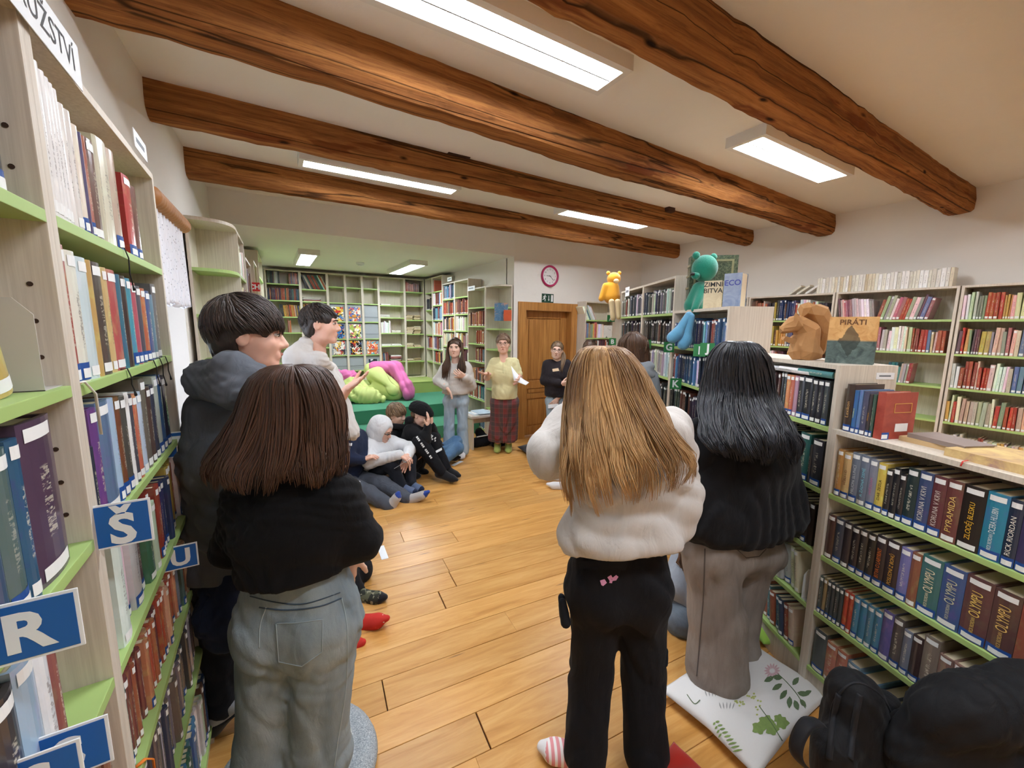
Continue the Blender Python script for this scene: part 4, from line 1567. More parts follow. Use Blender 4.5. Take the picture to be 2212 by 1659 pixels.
def sdf_field(prims, vox, k, noise, cuts):
    lo, hi = V3(9e9, 9e9, 9e9), V3(-9e9, -9e9, -9e9)
    for p in prims:
        if p['sub']:
            continue
        if p['t'] == 'rc':
            m = max(p['ra'], p['rb'])
            l_, h_ = np.minimum(p['a'], p['b']) - m, np.maximum(p['a'], p['b']) + m
        else:
            m = p['r'].max()
            l_, h_ = p['c'] - m, p['c'] + m
        lo, hi = np.minimum(lo, l_), np.maximum(hi, h_)
    lo = lo - 3 * vox - 0.02
    hi = hi + 3 * vox + 0.02
    n = np.ceil((hi - lo) / vox).astype(int) + 1
    ax = [(lo[i] + vox * np.arange(n[i])).astype(np.float32) for i in range(3)]
    F = np.full(tuple(n), 0.5, np.float32)
    for p in prims:
        kk = k if p['k'] is None else p['k']
        mg = kk + 3 * vox
        if p['t'] == 'rc':
            m = max(p['ra'], p['rb']) + mg
            l_, h_ = np.minimum(p['a'], p['b']) - m, np.maximum(p['a'], p['b']) + m
        else:
            m = p['r'].max() + mg
            l_, h_ = p['c'] - m, p['c'] + m
        i0 = np.clip(np.floor((l_ - lo) / vox).astype(int), 0, n)
        i1 = np.clip(np.ceil((h_ - lo) / vox).astype(int) + 1, 0, n)
        if (i1 <= i0).any():
            continue
        X = ax[0][i0[0]:i1[0]][:, None, None]
        Y = ax[1][i0[1]:i1[1]][None, :, None]
        Z = ax[2][i0[2]:i1[2]][None, None, :]
        if p['t'] == 'rc':
            a, b = p['a'], p['b']
            ba = b - a
            L2 = float(ba @ ba) + 1e-9
            px, py, pz = X - np.float32(a[0]), Y - np.float32(a[1]), Z - np.float32(a[2])
            t = np.clip((px * ba[0] + py * ba[1] + pz * ba[2]) / L2, 0, 1).astype(np.float32)
            qx, qy, qz = px - t * ba[0], py - t * ba[1], pz - t * ba[2]
            if p['flat'] is not None:
                f = p['flat']
                dd = (qx * f[0] + qy * f[1] + qz * f[2]) * (1.0 / p['fs'] - 1.0)
                qx, qy, qz = qx + dd * f[0], qy + dd * f[1], qz + dd * f[2]
            d = np.sqrt(qx * qx + qy * qy + qz * qz) - (p['ra'] + (p['rb'] - p['ra']) * t)
        else:
            px, py, pz = X - np.float32(p['c'][0]), Y - np.float32(p['c'][1]), Z - np.float32(p['c'][2])
            A, R = p['ax'], p['r']
            s = 0
            s2 = 0
            for i in range(3):
                u = px * A[i][0] + py * A[i][1] + pz * A[i][2]
                s = s + (u / R[i]) ** 2
                s2 = s2 + (u / (R[i] * R[i])) ** 2
            k0 = np.sqrt(s)
            d = k0 * (k0 - 1.0) / (np.sqrt(s2) + 1e-6)
        d = d.astype(np.float32)
        sl = (slice(i0[0], i1[0]), slice(i0[1], i1[1]), slice(i0[2], i1[2]))
        old = F[sl]
        if p['sub']:
            d = -d
            h = np.clip(kk - np.abs(old - d), 0, None) / max(kk, 1e-6)
            F[sl] = np.maximum(old, d) + h * h * kk * 0.25
        else:
            h = np.clip(kk - np.abs(old - d), 0, None) / max(kk, 1e-6)
            F[sl] = np.minimum(old, d) - h * h * kk * 0.25
    X, Y, Z = ax[0][:, None, None], ax[1][None, :, None], ax[2][None, None, :]
    if noise is not None:
        F = F + noise(X, Y, Z).astype(np.float32)
    for (c, nn) in (cuts or []):
        nn = nrm(nn)
        F = np.maximum(F, (X - c[0]) * nn[0] + (Y - c[1]) * nn[1] + (Z - c[2]) * nn[2])
    return F, lo


EDG = [(0, 1), (2, 3), (4, 5), (6, 7), (0, 2), (1, 3), (4, 6), (5, 7), (0, 4), (1, 5), (2, 6), (3, 7)]
CRN = np.array([[(i >> 2) & 1, (i >> 1) & 1, i & 1] for i in range(8)], np.int32)


def surface_nets(F, lo, vox):
    S = F < 0
    c = [S[CRN[i][0]:F.shape[0] - 1 + CRN[i][0], CRN[i][1]:F.shape[1] - 1 + CRN[i][1], CRN[i][2]:F.shape[2] - 1 + CRN[i][2]] for i in range(8)]
    cnt = np.zeros(c[0].shape, np.int8)
    for q in c:
        cnt += q
    cells = np.argwhere((cnt > 0) & (cnt < 8))
    vals = np.stack([F[cells[:, 0] + o[0], cells[:, 1] + o[1], cells[:, 2] + o[2]] for o in CRN], 1)
    acc = np.zeros((len(cells), 3))
    num = np.zeros(len(cells))
    for a, b in EDG:
        va, vb = vals[:, a], vals[:, b]
        m = (va < 0) != (vb < 0)
        t = np.where(m, va / np.where(m, va - vb, 1), 0)
        P = CRN[a] + (CRN[b] - CRN[a]) * t[:, None]
        acc += P * m[:, None]
        num += m
    V = lo + (cells + acc / num[:, None]) * vox
    vid = -np.ones(c[0].shape, np.int32)
    vid[cells[:, 0], cells[:, 1], cells[:, 2]] = np.arange(len(cells))
    Q = []
    for axis in range(3):
        sl0 = [slice(1, -1)] * 3
        sl1 = [slice(1, -1)] * 3
        sl0[axis] = slice(0, F.shape[axis] - 1)
        sl1[axis] = slice(1, F.shape[axis])
        A, B = S[tuple(sl0)], S[tuple(sl1)]
        e = np.argwhere(A != B)
        if len(e) == 0:
            continue
        inside = A[e[:, 0], e[:, 1], e[:, 2]]
        off = np.ones(3, int)
        off[axis] = 0
        e = e + off
        u, v = (axis + 1) % 3, (axis + 2) % 3
        q = []
        for du, dv in ((-1, -1), (0, -1), (0, 0), (-1, 0)):
            ee = e.copy()
            ee[:, u] += du
            ee[:, v] += dv
            q.append(vid[ee[:, 0], ee[:, 1], ee[:, 2]])
        q = np.stack(q, 1)
        q[~inside] = q[~inside][:, ::-1]
        Q.append(q)
    Q = np.concatenate(Q)
    Q = Q[(Q >= 0).all(1)]
    return V, Q


def sdf_geo(prims, vox, k=0.03, noise=None, cuts=None):
    F, lo = sdf_field(prims, vox, k, noise, cuts)
    return surface_nets(F, lo, vox)


def folds(seed, amp, wl=0.09, stretch=(1, 1, 1), sharp=True):
    r = np.random.default_rng(seed)
    K = [nrm(r.normal(size=3)) * np.array(stretch) * 2 * math.pi / (wl * r.uniform(0.8, 1.9)) for _ in range(8)]
    ph = r.uniform(0, 6.28, 8)

    def f(X, Y, Z):
        def lin_(i, s=1.0):
            return X * (K[i][0] * s) + Y * (K[i][1] * s) + Z * (K[i][2] * s) + ph[i]
        w1, w2 = np.sin(lin_(4, .45)), np.sin(lin_(5, .6))
        o = 0
        for i in range(3):
            m = np.clip(.55 + .75 * np.sin(lin_(5 + i % 3, .33) + i * 2.1), 0, 1)
            s = np.sin(lin_(i) + 2.4 * w1 + 1.5 * w2)
            o = o + (((1 - np.abs(s)) * 1.3 - 0.5) * m if sharp else s * m)
        if sharp:
            s = np.sin(lin_(6, 1.9) + 2.2 * np.sin(lin_(7, .9)) + w2)
            o = o + .45 * ((1 - np.abs(s)) * 1.3 - .5) * np.clip(.4 + np.sin(lin_(3, .5)), 0, 1)
        return amp * 0.75 * o
    return f


def merge(geos):
    Vs, Qs, o = [], [], 0
    for V, Q in geos:
        Vs.append(V)
        Qs.append(Q + o)
        o += len(V)
    return np.concatenate(Vs), np.concatenate(Qs)


def child(name, geo, mat, root):
    o = np_mesh_obj(name, geo[0], geo[1], mat)
    put(o, Matrix.Identity(4), root)
    return o


def recentre(o):
    pass


# ---------------------------------------------------------------- anatomy
def hand_prims(w, d, n, side, curl=0.4, s=1.0, spread=0.1, thumb_in=0.3):
    """w wrist, d direction of the hand, n palm normal (side the palm faces), side +1/-1 puts the thumb"""
    d = nrm(d)
    n = nrm(n - d * (n @ d))
    x = np.cross(d, n) * side      # towards the thumb
    P = [RC(w - d * .03 * s, w + d * 0.02 * s, 0.024 * s, 0.026 * s, flat=n, fs=.75)]
    palm = w + d * 0.05 * s
    P += [RC(w + d * .02 * s + x * .014 * s, palm + d * .035 * s + x * .03 * s, .019 * s, .015 * s), RC(w + d * .02 * s - x * .014 * s, palm + d * .028 * s - x * .028 * s, .018 * s, .013 * s), RC(w + d * .03 * s, palm + d * .034 * s, .017 * s, .015 * s)]
    ln = [(.03, 0.072, .0088), (.0105, .082, .0092), (-.0095, .076, .0088), (-.028, .058, .0078)]
    for i, (ox, L, r) in enumerate(ln):
        b = palm + d * (0.036 - 0.004 * abs(i - 1)) * s + x * ox * s
        dd = nrm(d + x * (1.2 - i) * spread)
        a = curl * (0.75 + 0.12 * i)
        for seg, fr in enumerate((0.44, 0.31, 0.25)):
            ang = a * (0.6 if seg == 0 else 1.0)
            dd = nrm(dd * math.cos(ang) + n * math.sin(ang))
            e = b + dd * L * fr * s
            P.append(RC(b, e, (r - .0006 * seg) * s, (r - .0006 * (seg + 1)) * s, k=0.006))
            b = e
    tb = w + d * .022 * s + x * .022 * s
    td = nrm(d * .65 + x * .75 + n * thumb_in)
    e1 = tb + td * .042 * s
    td2 = nrm(td + d * .5 + n * .25)
    e2 = e1 + td2 * .032 * s
    e3 = e2 + nrm(td2 + d * .3) * .024 * s
    P += [RC(tb, e1, .0135 * s, .011 * s, k=.012), RC(e1, e2, .0105 * s, .0095 * s, k=.006), RC(e2, e3, .0095 * s, .0078 * s, k=.006)]
    return P


def head_prims(c, f, u, s=1.0, female=True):
    f = nrm(f)
    u = nrm(u - f * (u @ f))
    r = np.cross(f, u)
    A = np.array([r, f, u])

    def q(a, b, cc):
        return c + (r * a + f * b + u * cc) * s
    P = [EL(q(0, -.012, .032), V3(.076, .097, .092) * s, A), EL(q(0, .022, -.035), V3(.062, .072, .078) * s, A, k=.03),
         RC(q(-.035, .03, -.075), q(.035, .03, -.075), .03 * s, k=.03), RC(q(-.012, .072, -.098), q(.012, .072, -.098), .017 * s, k=.03),
         RC(q(-.036, .078, .03), q(.036, .078, .03), .012 * s, k=.02), RC(q(-.04, .062, -.02), q(-.045, .05, -.03), .022 * s, k=.03), RC(q(.04, .062, -.02), q(.045, .05, -.03), .022 * s, k=.03),
         EL(q(-.033, .101, .008), V3(.017, .016, .011) * s, A, k=.012, sub=True), EL(q(.033, .101, .008), V3(.017, .016, .011) * s, A, k=.012, sub=True),
         RC(q(0, .090, .014), q(0, .110, -.026), .007 * s, .0115 * s, k=.014), RC(q(-.011, .098, -.031), q(.011, .098, -.031), .0085 * s, k=.01),
         RC(q(-.017, .086, -.058), q(.017, .086, -.058), .008 * s, k=.012), RC(q(-.014, .085, -.068), q(.014, .085, -.068), .009 * s, k=.012)]
    for sg in (-1, 1):
        P += [EL(q(sg * .078, -.006, -.002), V3(.010, .021, .032) * s, A, k=.008), EL(q(sg * .088, .002, .0), V3(.008, .011, .019) * s, A, k=.006, sub=True)]
    return P, (r, f, u)


M_LIP = plain('lip_skin', (190, 124, 112), 0.45, 0.05)
M_EYEW = plain('eye_white', (226, 222, 216), 0.2, 0.01)
M_IRIS = plain('dark_iris', (48, 36, 28), 0.15, 0.05)


def face_parts(root, c, fr, s, brow_mat, lips=True):
    r, f, u = fr

    def q(a, b, cc):
        return c + (r * a + f * b + u * cc) * s
    A = np.array([r, f, u])
    for sg in (-1, 1):
        g = sdf_geo([EL(q(sg * .033, .083, .008), V3(.0125, .0118, .0055) * s, A)], .0022 * s, .001)
        ey = child('eye', g, M_EYEW, root)
        g = sdf_geo([EL(q(sg * .033, .0915, .008), V3(.0062, .0042, .0056) * s, A)], .0018 * s, .001)
        child('iris', g, M_IRIS, ey)
        m = MB()
        m.tube([q(sg * .016, .099, .024), q(sg * .030, .0985, .031), q(sg * .050, .083, .024)], [.003 * s, .0038 * s, .002 * s], 6)
        put(m.build('eyebrow', brow_mat, None, True), Matrix.Identity(4), root)
        m = MB()
        m.tube([q(sg * .019, .0935, .010), q(sg * .033, .0968, .0138), q(sg * .048, .088, .010)], [.0012 * s, .0018 * s, .0012 * s], 5)
        put(m.build('eyelid', brow_mat, None, True), Matrix.Identity(4), root)
    if lips:
        g = sdf_geo([RC(q(-.02, .088, -.060), q(0, .0965, -.058), .003 * s, .0055 * s), RC(q(.02, .088, -.060), q(0, .0965, -.058), .003 * s, .0055 * s), RC(q(-.014, .091, -.0685), q(.014, .091, -.0685), .0055 * s)], .0025 * s, .004)
        child('lips', g, M_LIP, root)


def skin_mat(name, rgb):
    if name in MATS:
        return MATS[name]
    k = NB(name)
    c = lin(rgb)
    co = k.coords('Object')
    f = k.noise(co, 18, 4.0, 0.6)
    k.base(k.mix(f, [c[0] * .95, c[1] * .86, c[2] * .84], [min(1, c[0] * 1.04), c[1] * 1.05, c[2] * 1.05]))
    k.rough(0.5)
    k.b.inputs['Subsurface Weight'].default_value = 0.12
    k.b.inputs['Subsurface Radius'].default_value = (0.02, 0.008, 0.005)
    k.bump(k.noise(co, 300, 2.0), 0.08, 0.001)
    MATS[name] = k.m
    return k.m


def hair_mat(name, dark, light, rough=0.38):
    if name in MATS:
        return MATS[name]
    k = NB(name)
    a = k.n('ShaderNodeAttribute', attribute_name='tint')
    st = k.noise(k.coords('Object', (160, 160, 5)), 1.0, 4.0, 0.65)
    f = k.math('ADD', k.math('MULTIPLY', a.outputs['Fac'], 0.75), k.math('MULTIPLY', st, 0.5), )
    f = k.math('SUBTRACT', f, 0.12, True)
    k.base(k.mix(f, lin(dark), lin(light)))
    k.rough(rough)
    k.b.inputs['Specular IOR Level'].default_value = 0.55
    k.bump(st, 0.35, 0.004)
    MATS[name] = k.m
    return k.m


class Locks:
    """many tapered strand tubes in one mesh with a tint per strand"""
    def __init__(self):
        self.m = MB()
        self.t = []

    def add(self, pts, r, tint, seg=5, flat=0.55, side=None, tip=0.15, root=0.6, grad=0.0):
        n = len(pts)
        rad = []
        for i in range(n):
            t = i / (n - 1)
            rad.append(r * (root + (1 - root) * min(1, t * 4)) * (1 - (1 - tip) * max(0, (t - 0.45) / 0.55) ** 1.5))
        a = len(self.m.v)
        self.m.tube(pts, rad, seg, True, flat, side)
        self.t += [tint + grad * ((i // seg) / (n - 1) - .45) for i in range(len(self.m.v) - a)]

    def build(self, name, mat, root):
        o = self.m.build(name, mat, None, True)
        at = o.data.attributes.new('tint', 'FLOAT', 'POINT')
        at.data.foreach_set('value', np.array(self.t, np.float32))
        put(o, Matrix.Identity(4), root)
        return o


def set_tint(o, v):
    at = o.data.attributes.new('tint', 'FLOAT', 'POINT')
    at.data.foreach_set('value', np.full(len(o.data.vertices), v, np.float32))
    return o


def short_hair(root, c, fr, s, mat, seed, n=260, length=0.07, r=0.0055, fringe=0.5, nape=0.0, volume=0.012, tint=(0.0, 0.8), front=0.055, side_len=1.0, ear=-9, hl=0.0):
    """cap of hair plus locks flowing from the crown"""
    rr = random.Random(seed)
    rv, f, u = fr
    A = np.array([rv, f, u])

    def q(a, b, cc):
        return c + (rv * a + f * b + u * cc) * s
    V = V3(.080 + volume, .101 + volume, .096 + volume) * s
    cc0 = q(0, -.012, .032)
    g = sdf_geo([EL(cc0, V, A), EL(q(0, -.055, -.03), V3(.064 + volume * .6, .043 + volume * .6, .055 + nape) * s, A, k=.03), EL(q(0, .125, -.062 - front * .2 + hl), V3(.12, .095, .098) * s, A, sub=True, k=.012), EL(q(0, .02, -.14), V3(.14, .09, .075) * s, A, sub=True, k=.012), RC(q(-.14, .022, -.03), q(.14, .022, -.03), .042 * s, k=.012, sub=True)], .006 * s, .02, folds(seed, .004, .03, (1, 1, .3)))
    set_tint(child('hair_cap', g, mat, root), 0.25)
    L = Locks()
    crown = nrm(V3(0.15, -0.45, 0.85))
    for i in range(n):
        while True:
            d = V3(rr.gauss(0, 1), rr.gauss(0, 1), rr.gauss(0, 1))
            d = nrm(d)
            if d[2] < -0.75 or (d[2] < -.3 and d[1] > -.3):
                continue
            if d[1] > 0.35 and d[2] < 0.42 + hl * 7:
                continue
            if d[1] > -0.1 and d[2] < 0.0:
                continue
            break
        # flow direction: away from the crown along the surface, biased forward at the front
        pts = []
        p = d.copy()
        ln = length * rr.uniform(0.7, 1.25) * (side_len if abs(d[0]) > .6 else 1.0)
        steps = 7
        for j in range(steps):
            pos = cc0 + (rv * p[0] * V[0] + f * p[1] * V[1] + u * p[2] * V[2]) * (1.0 + 0.02 + 0.05 * math.sin(math.pi * j / (steps - 1)) * rr.uniform(.4, 1))
            pts.append(pos)
            flow = p - crown
            flow = flow + V3(0, 0.55 * fringe * (p[1] > -.1), -0.35) + V3(rr.gauss(0, .12), rr.gauss(0, .12), 0)
            flow = flow - p * (flow @ p)
            p = nrm(p + nrm(flow) * ln / 0.1 / (steps - 1))
            if p[2] < -0.8 or (p[2] < ear and p[1] > -.42):
                break
        if len(pts) > 3:
            L.add(pts, r * rr.uniform(.7, 1.3), rr.uniform(*tint), 5, 0.5)
    return L.build('hair', mat, root)


def curtain_hair(root, mat, left, right, seed, n, r, base_tint=0.2, tint=(0.0, 1.0), wave=0.01, bulge=None, thick=0.05, ragged=0.12, core=True, tintfn=None, grad=0.0):
    """hair hanging down the back: left / right outlines are lists of (px, py, D) from crown to tips; bulge list gives how far
    the middle stands out towards the viewer at each station"""
    rr = random.Random(seed)
    Lp = np.array([J(*q) for q in left])
    Rp = np.array([J(*q) for q in right])
    m = len(Lp)
    bulge = bulge or [0.08] * m

    def surf(s, t, inn=0.0):
        t = min(max(t, 0), 1) * (m - 1)
        i = min(int(t), m - 2)
        ft = t - i
        # smooth (Catmull-like) interpolation between stations
        def at(P):
            p0, p1, p2, p3 = P[max(i - 1, 0)], P[i], P[i + 1], P[min(i + 2, m - 1)]
            return 0.5 * ((2 * p1) + (-p0 + p2) * ft + (2 * p0 - 5 * p1 + 4 * p2 - p3) * ft ** 2 + (-p0 + 3 * p1 - 3 * p2 + p3) * ft ** 3)
        a, b = at(Lp), at(Rp)
        bl = bulge[i] * (1 - ft) + bulge[i + 1] * ft
        th = math.pi * s
        # elliptical cross-section: s=0 left edge, s=1 right edge
        mid = (a + b) / 2
        hw = (a - b) / 2
        p = mid + hw * math.cos(th) - FH * bl * math.sin(th)
        if inn:
            p = p + (mid - p) * inn + FH * inn * 0.02
        return p
    if core:
        ns, nt = 26, 26
        Vv, Ff = [], []
        for lay in (0.06, 0.28):
            for j in range(nt):
                for i in range(ns):
                    Vv.append(surf(i / (ns - 1), (.74 + .05 * math.sin(i * 2.3)) * j / (nt - 1), lay))
        N = ns * nt
        for j in range(nt - 1):
            for i in range(ns - 1):
                a = j * ns + i
                Ff.append((a, a + 1, a + ns + 1, a + ns))
                Ff.append((N + a + 1, N + a, N + a + ns, N + a + ns + 1))
        for i in range(ns - 1):
            for (j, fl) in ((0, 1), (nt - 1, 0)):
                a = j * ns + i
                q = (a, N + a, N + a + 1, a + 1)
                Ff.append(q if fl else q[::-1])
        for j in range(nt - 1):
            for (i, fl) in ((0, 0), (ns - 1, 1)):
                a = j * ns + i
                q = (a, N + a, N + a + ns, a + ns)
                Ff.append(q if fl else q[::-1])
        o = mesh_obj('hair_core', Vv, Ff, mat, None, True)
        set_tint(o, base_tint)
        put(o, Matrix.Identity(4), root)
    L = Locks()
    nl = max(18, n // 24)
    lk = []
    for i in range(nl):
        lk.append(dict(s=(i + rr.random()) / nl, t1=1.0 - abs(rr.gauss(0, ragged)), ph=rr.uniform(0, 6.28), fq=rr.uniform(.9, 2.2), am=wave * rr.uniform(.4, 1.3), tn=rr.uniform(*tint), li=rr.uniform(0, .012), dr=rr.gauss(0, .03)))
    for k_ in range(n):
        c = rr.choice(lk)
        t0 = rr.choice((0.0, 0.0, 0.0, rr.uniform(0, .35)))
        t1 = min(1.0, c['t1'] - abs(rr.gauss(0, .03)))
        if t1 < t0 + .25:
            continue
        ds, lift, j1 = rr.gauss(0, .045), c['li'] + rr.uniform(0, .005), rr.gauss(0, .5)
        pts = []
        steps = 13
        for j in range(steps):
            t = t0 + (t1 - t0) * j / (steps - 1)
            a = 2 * math.pi * c['fq'] * t + c['ph'] + j1 * .3
            q = min(max(c['s'] + ds * (1 - .6 * t) + c['dr'] * t, -.02), 1.02)
            p = surf(q, t)
            out = nrm(p - (surf(0, t) + surf(1, t)) / 2 + FH * 1e-4)
            pts.append(p + RH * c['am'] * t * math.sin(a) + out * (lift + c['am'] * .5 * t * math.cos(a)))
        tn = c['tn'] * .75 + .25 * rr.uniform(*tint)
        if tintfn:
            tn = tintfn(c['s'], tn)
        L.add(pts, r * rr.uniform(.6, 1.35), tn, 4, 0.6, None, 0.15, 0.5, grad)
    return L.build('hair', mat, root)


def foot_prims(an, toe, s=1.0, fat=1.0):
    """heel under the ankle, flat foot to the toe"""
    d = toe - an
    d2 = nrm(d)
    dn = nrm(V3(0, 0, -1) - d2 * (V3(0, 0, -1) @ d2))
    heel = an - d2 * .02 * s + dn * .028 * s
    ball = lerp(an, toe, .72) + dn * .012 * s
    sd = np.cross(d2, dn)
    return [RC(an - dn * .015, heel, .036 * s * fat, .034 * s * fat, k=.03), RC(heel, ball + sd * .012, .033 * s * fat, .030 * s * fat, k=.03), RC(heel, ball - sd * .012, .033 * s * fat, .029 * s * fat, k=.03), RC(an, ball, .036 * s * fat, .028 * s * fat, k=.03), RC(ball, toe, .034 * s * fat, .022 * s * fat, k=.03, flat=dn, fs=.75)]


def torso_prims(Jt, e=0.0, hem=None, wide=1.0):
    """ribcage, waist, hips between shoulders and hip joints; e is garment ease"""
    shL, shR, hL, hR = Jt['shL'], Jt['shR'], Jt['hipL'], Jt['hipR']
    sm, pm = (shL + shR) / 2, (hL + hR) / 2
    s = nrm(shR - shL)
    hs = nrm(hR - hL)
    up = nrm(sm - pm)
    w = np.linalg.norm(shR - shL)
    c1 = lerp(sm, pm, .28)
    c2 = lerp(sm, pm, .66)
    kk = 0.07
    P = [RC(shL - up * .018 + s * .015, shR - up * .018 - s * .015, .048 + e * .7, k=kk), RC(lerp(shL, sm, .5) - up * .005, lerp(shR, sm, .5) - up * .005, .046 + e * .6, k=kk),
         RC(c1 - s * w * .24 * wide, c1 + s * w * .24 * wide, .098 + e, k=kk), RC(c2 - hs * w * .17 * wide, c2 + hs * w * .17 * wide, .092 + e, k=kk), RC(lerp(hL, pm, .25), lerp(hR, pm, .25), .098 + e, k=kk), RC(c1, c2, .1 + e, k=kk), RC(c2, pm, .1 + e, k=kk)]
    return P, (sm, pm, s, up)


def arm_prims(sh, el, wr, r=(.058, .046, .036), k=.05):
    return [RC(sh, el, r[0], r[1], k=k), RC(el, wr, r[1] * 1.03, r[2], k=k * .6)]


def leg_prims(hip, kn, an, r=(.088, .06, .042), k=.06):
    return [RC(hip, kn, r[0], r[1], k=k), RC(kn, an, r[1], r[2], k=k * .7)]


SKIN = skin_mat('skin_fair', (232, 186, 164))
SKIN2 = skin_mat('skin_light', (236, 198, 178))


def build_body(root, Jt, c, f, u, s=1.0, skin=None, vox=0.012, hands=(), female=True, feet=True, legr=(.05, .042, .03), mouth=True, brow=None, face=True, headvox=0.006, neck_r=0.052, torso_e=-0.048):
    """continuous skin body (mostly under the clothes) with finer head and hands"""
    geos = []
    P, (sm, pm, sx, up) = torso_prims(Jt, torso_e)
    neckb = sm + up * 0.03
    hp, fr = head_prims(c, f, u, s, female)
    nk0 = c - fr[2] * .07 * s - fr[1] * .022 * s
    P.append(RC(neckb - up * .05, nk0, neck_r * 1.12, neck_r * .95, k=.05))
    for sd in ('L', 'R'):
        P += arm_prims(Jt['sh' + sd], Jt['el' + sd], Jt['wr' + sd], (.04, .036, .026))
        if feet:
            P += leg_prims(Jt['hip' + sd], Jt['kn' + sd], Jt['an' + sd], legr)
            if 'toe' + sd in Jt:
                P += foot_prims(Jt['an' + sd], Jt['toe' + sd], .75)
    geos.append(sdf_geo(P, vox, .03))
    geos.append(sdf_geo(hp + [RC(lerp(neckb, nk0, .3), nk0, neck_r, neck_r * .95, k=.03)], headvox * s, .015))
    for h in hands:
        geos.append(sdf_geo(hand_prims(*h['a'], **h.get('k', {})), h.get('vox', .005), .012))
    child('body', merge(geos), skin or SKIN, root)
    if face:
        face_parts(root, c, fr, s, brow or M_IRIS)
    return fr


def person_root(foot_xy, label, z=0.0):
    return empty('person', (foot_xy[0], foot_xy[1], z), 0, label, 'person', 'people gathered in the library')


def garment(root, name, prims, mat, vox, k, noise=None, cuts=None):
    return child(name, sdf_geo(prims, vox, k, noise, cuts), mat, root)


def addn(*fs):
    return lambda X, Y, Z: sum(f(X, Y, Z) for f in fs)


def hemfold(zc, amp, width, seed):
    """soft roll just above a hem at height zc"""
    def f(X, Y, Z):
        return -amp * np.exp(-((Z - zc) / width) ** 2) + 0 * X + 0 * Y
    return f


def decal(name, polys, target, mat, root, lift=0.002, sub=0.02):
    """print or patch lying on a garment: each polygon is a list of photo positions dropped on to the garment surface"""
    me = target.data
    bvh = BVHTree.FromPolygons([v.co for v in me.vertices], [p.vertices[:] for p in me.polygons])
    bm = bmesh.new()
    cc = Vector(tuple(CAM_C))
    for pl in polys:
        pts = []
        m = len(pl)
        loop = []
        for i in range(m):
            a, b = np.array(pl[i], float), np.array(pl[(i + 1) % m], float)
            k_ = max(1, int(np.linalg.norm(b - a) / 6))
            for j in range(k_):
                loop.append(a + (b - a) * j / k_)
        cen = np.mean(loop, 0)
        rings = [1.0, 0.66, 0.33]
        vs_ = []
        ok = True
        for rg in rings:
            row = []
            for q in loop:
                w = cen + (q - cen) * rg
                d = Vector(tuple(ray_dir(*w))).normalized()
                h = bvh.ray_cast(cc, d)
                if h[0] is None:
                    ok = False
                    break
                row.append(bm.verts.new(h[0] - d * lift))
            if not ok:
                break
            vs_.append(row)
        if not ok:
            continue
        d = Vector(tuple(ray_dir(*cen))).normalized()
        h = bvh.ray_cast(cc, d)
        if h[0] is None:
            continue
        cv = bm.verts.new(h[0] - d * lift)
        n = len(loop)
        for i in range(n):
            j = (i + 1) % n
            for a, b in ((0, 1), (1, 2)):
                bm.faces.new((vs_[a][i], vs_[a][j], vs_[b][j], vs_[b][i]))
            bm.faces.new((vs_[2][i], vs_[2][j], cv))
    me2 = bpy.data.meshes.new(name)
    bm.to_mesh(me2)
    bm.free()
    me2.polygons.foreach_set('use_smooth', [True] * len(me2.polygons))
    me2.materials.append(mat)
    o = bpy.data.objects.new(name, me2)
    link(o)
    put(o, Matrix.Identity(4), target if isinstance(target, bpy.types.Object) else root)
    return o


def cat(pts, n=5):
    P = [np.asarray(p, float) for p in pts]
    out = []
    for i in range(len(P) - 1):
        p0, p1, p2, p3 = P[max(i - 1, 0)], P[i], P[i + 1], P[min(i + 2, len(P) - 1)]
        for j in range(n):
            t = j / n
            out.append(.5 * (2 * p1 + (p2 - p0) * t + (2 * p0 - 5 * p1 + 4 * p2 - p3) * t * t + (3 * p1 - p0 - 3 * p2 + p3) * t ** 3))
    return out + [P[-1]]


def seam(name, pts, target, mat, root, r=0.002, lift=0.001, closed=False):
    """stitched seam: thin tube on the garment along photo positions"""
    me = target.data
    bvh = BVHTree.FromPolygons([v.co for v in me.vertices], [p.vertices[:] for p in me.polygons])
    cc = Vector(tuple(CAM_C))
    out = []
    pp = list(pts) if name.startswith('pocket') else cat(pts)
    for i in range(len(pp) - 1):
        a, b = np.array(pp[i], float), np.array(pp[i + 1], float)
        k_ = max(2, int(np.linalg.norm(b - a) / 8))
        for j in range(k_ + (i == len(pp) - 2)):
            w = a + (b - a) * j / k_
            d = Vector(tuple(ray_dir(*w))).normalized()
            h = bvh.ray_cast(cc, d)
            if h[0] is not None:
                out.append(np.array(h[0] - d * lift))
    if len(out) < 2:
        return None
    m = MB()
    m.tube(out, r, 5)
    o = m.build(name, mat, None, True)
    put(o, Matrix.Identity(4), target if isinstance(target, bpy.types.Object) else root)
    return o

# ================================================================ THE PEOPLE
def jd(**kw):
    o = {}
    for k_, v in kw.items():
        v = tuple(v)
        o[k_] = J(*v) if len(v) == 3 and v[0] > 12 else V3(*v)
    return o


def ground(p, z):
    return V3(p[0], p[1], z)


def zat(px, py, D):
    return J(px, py, D)[2]


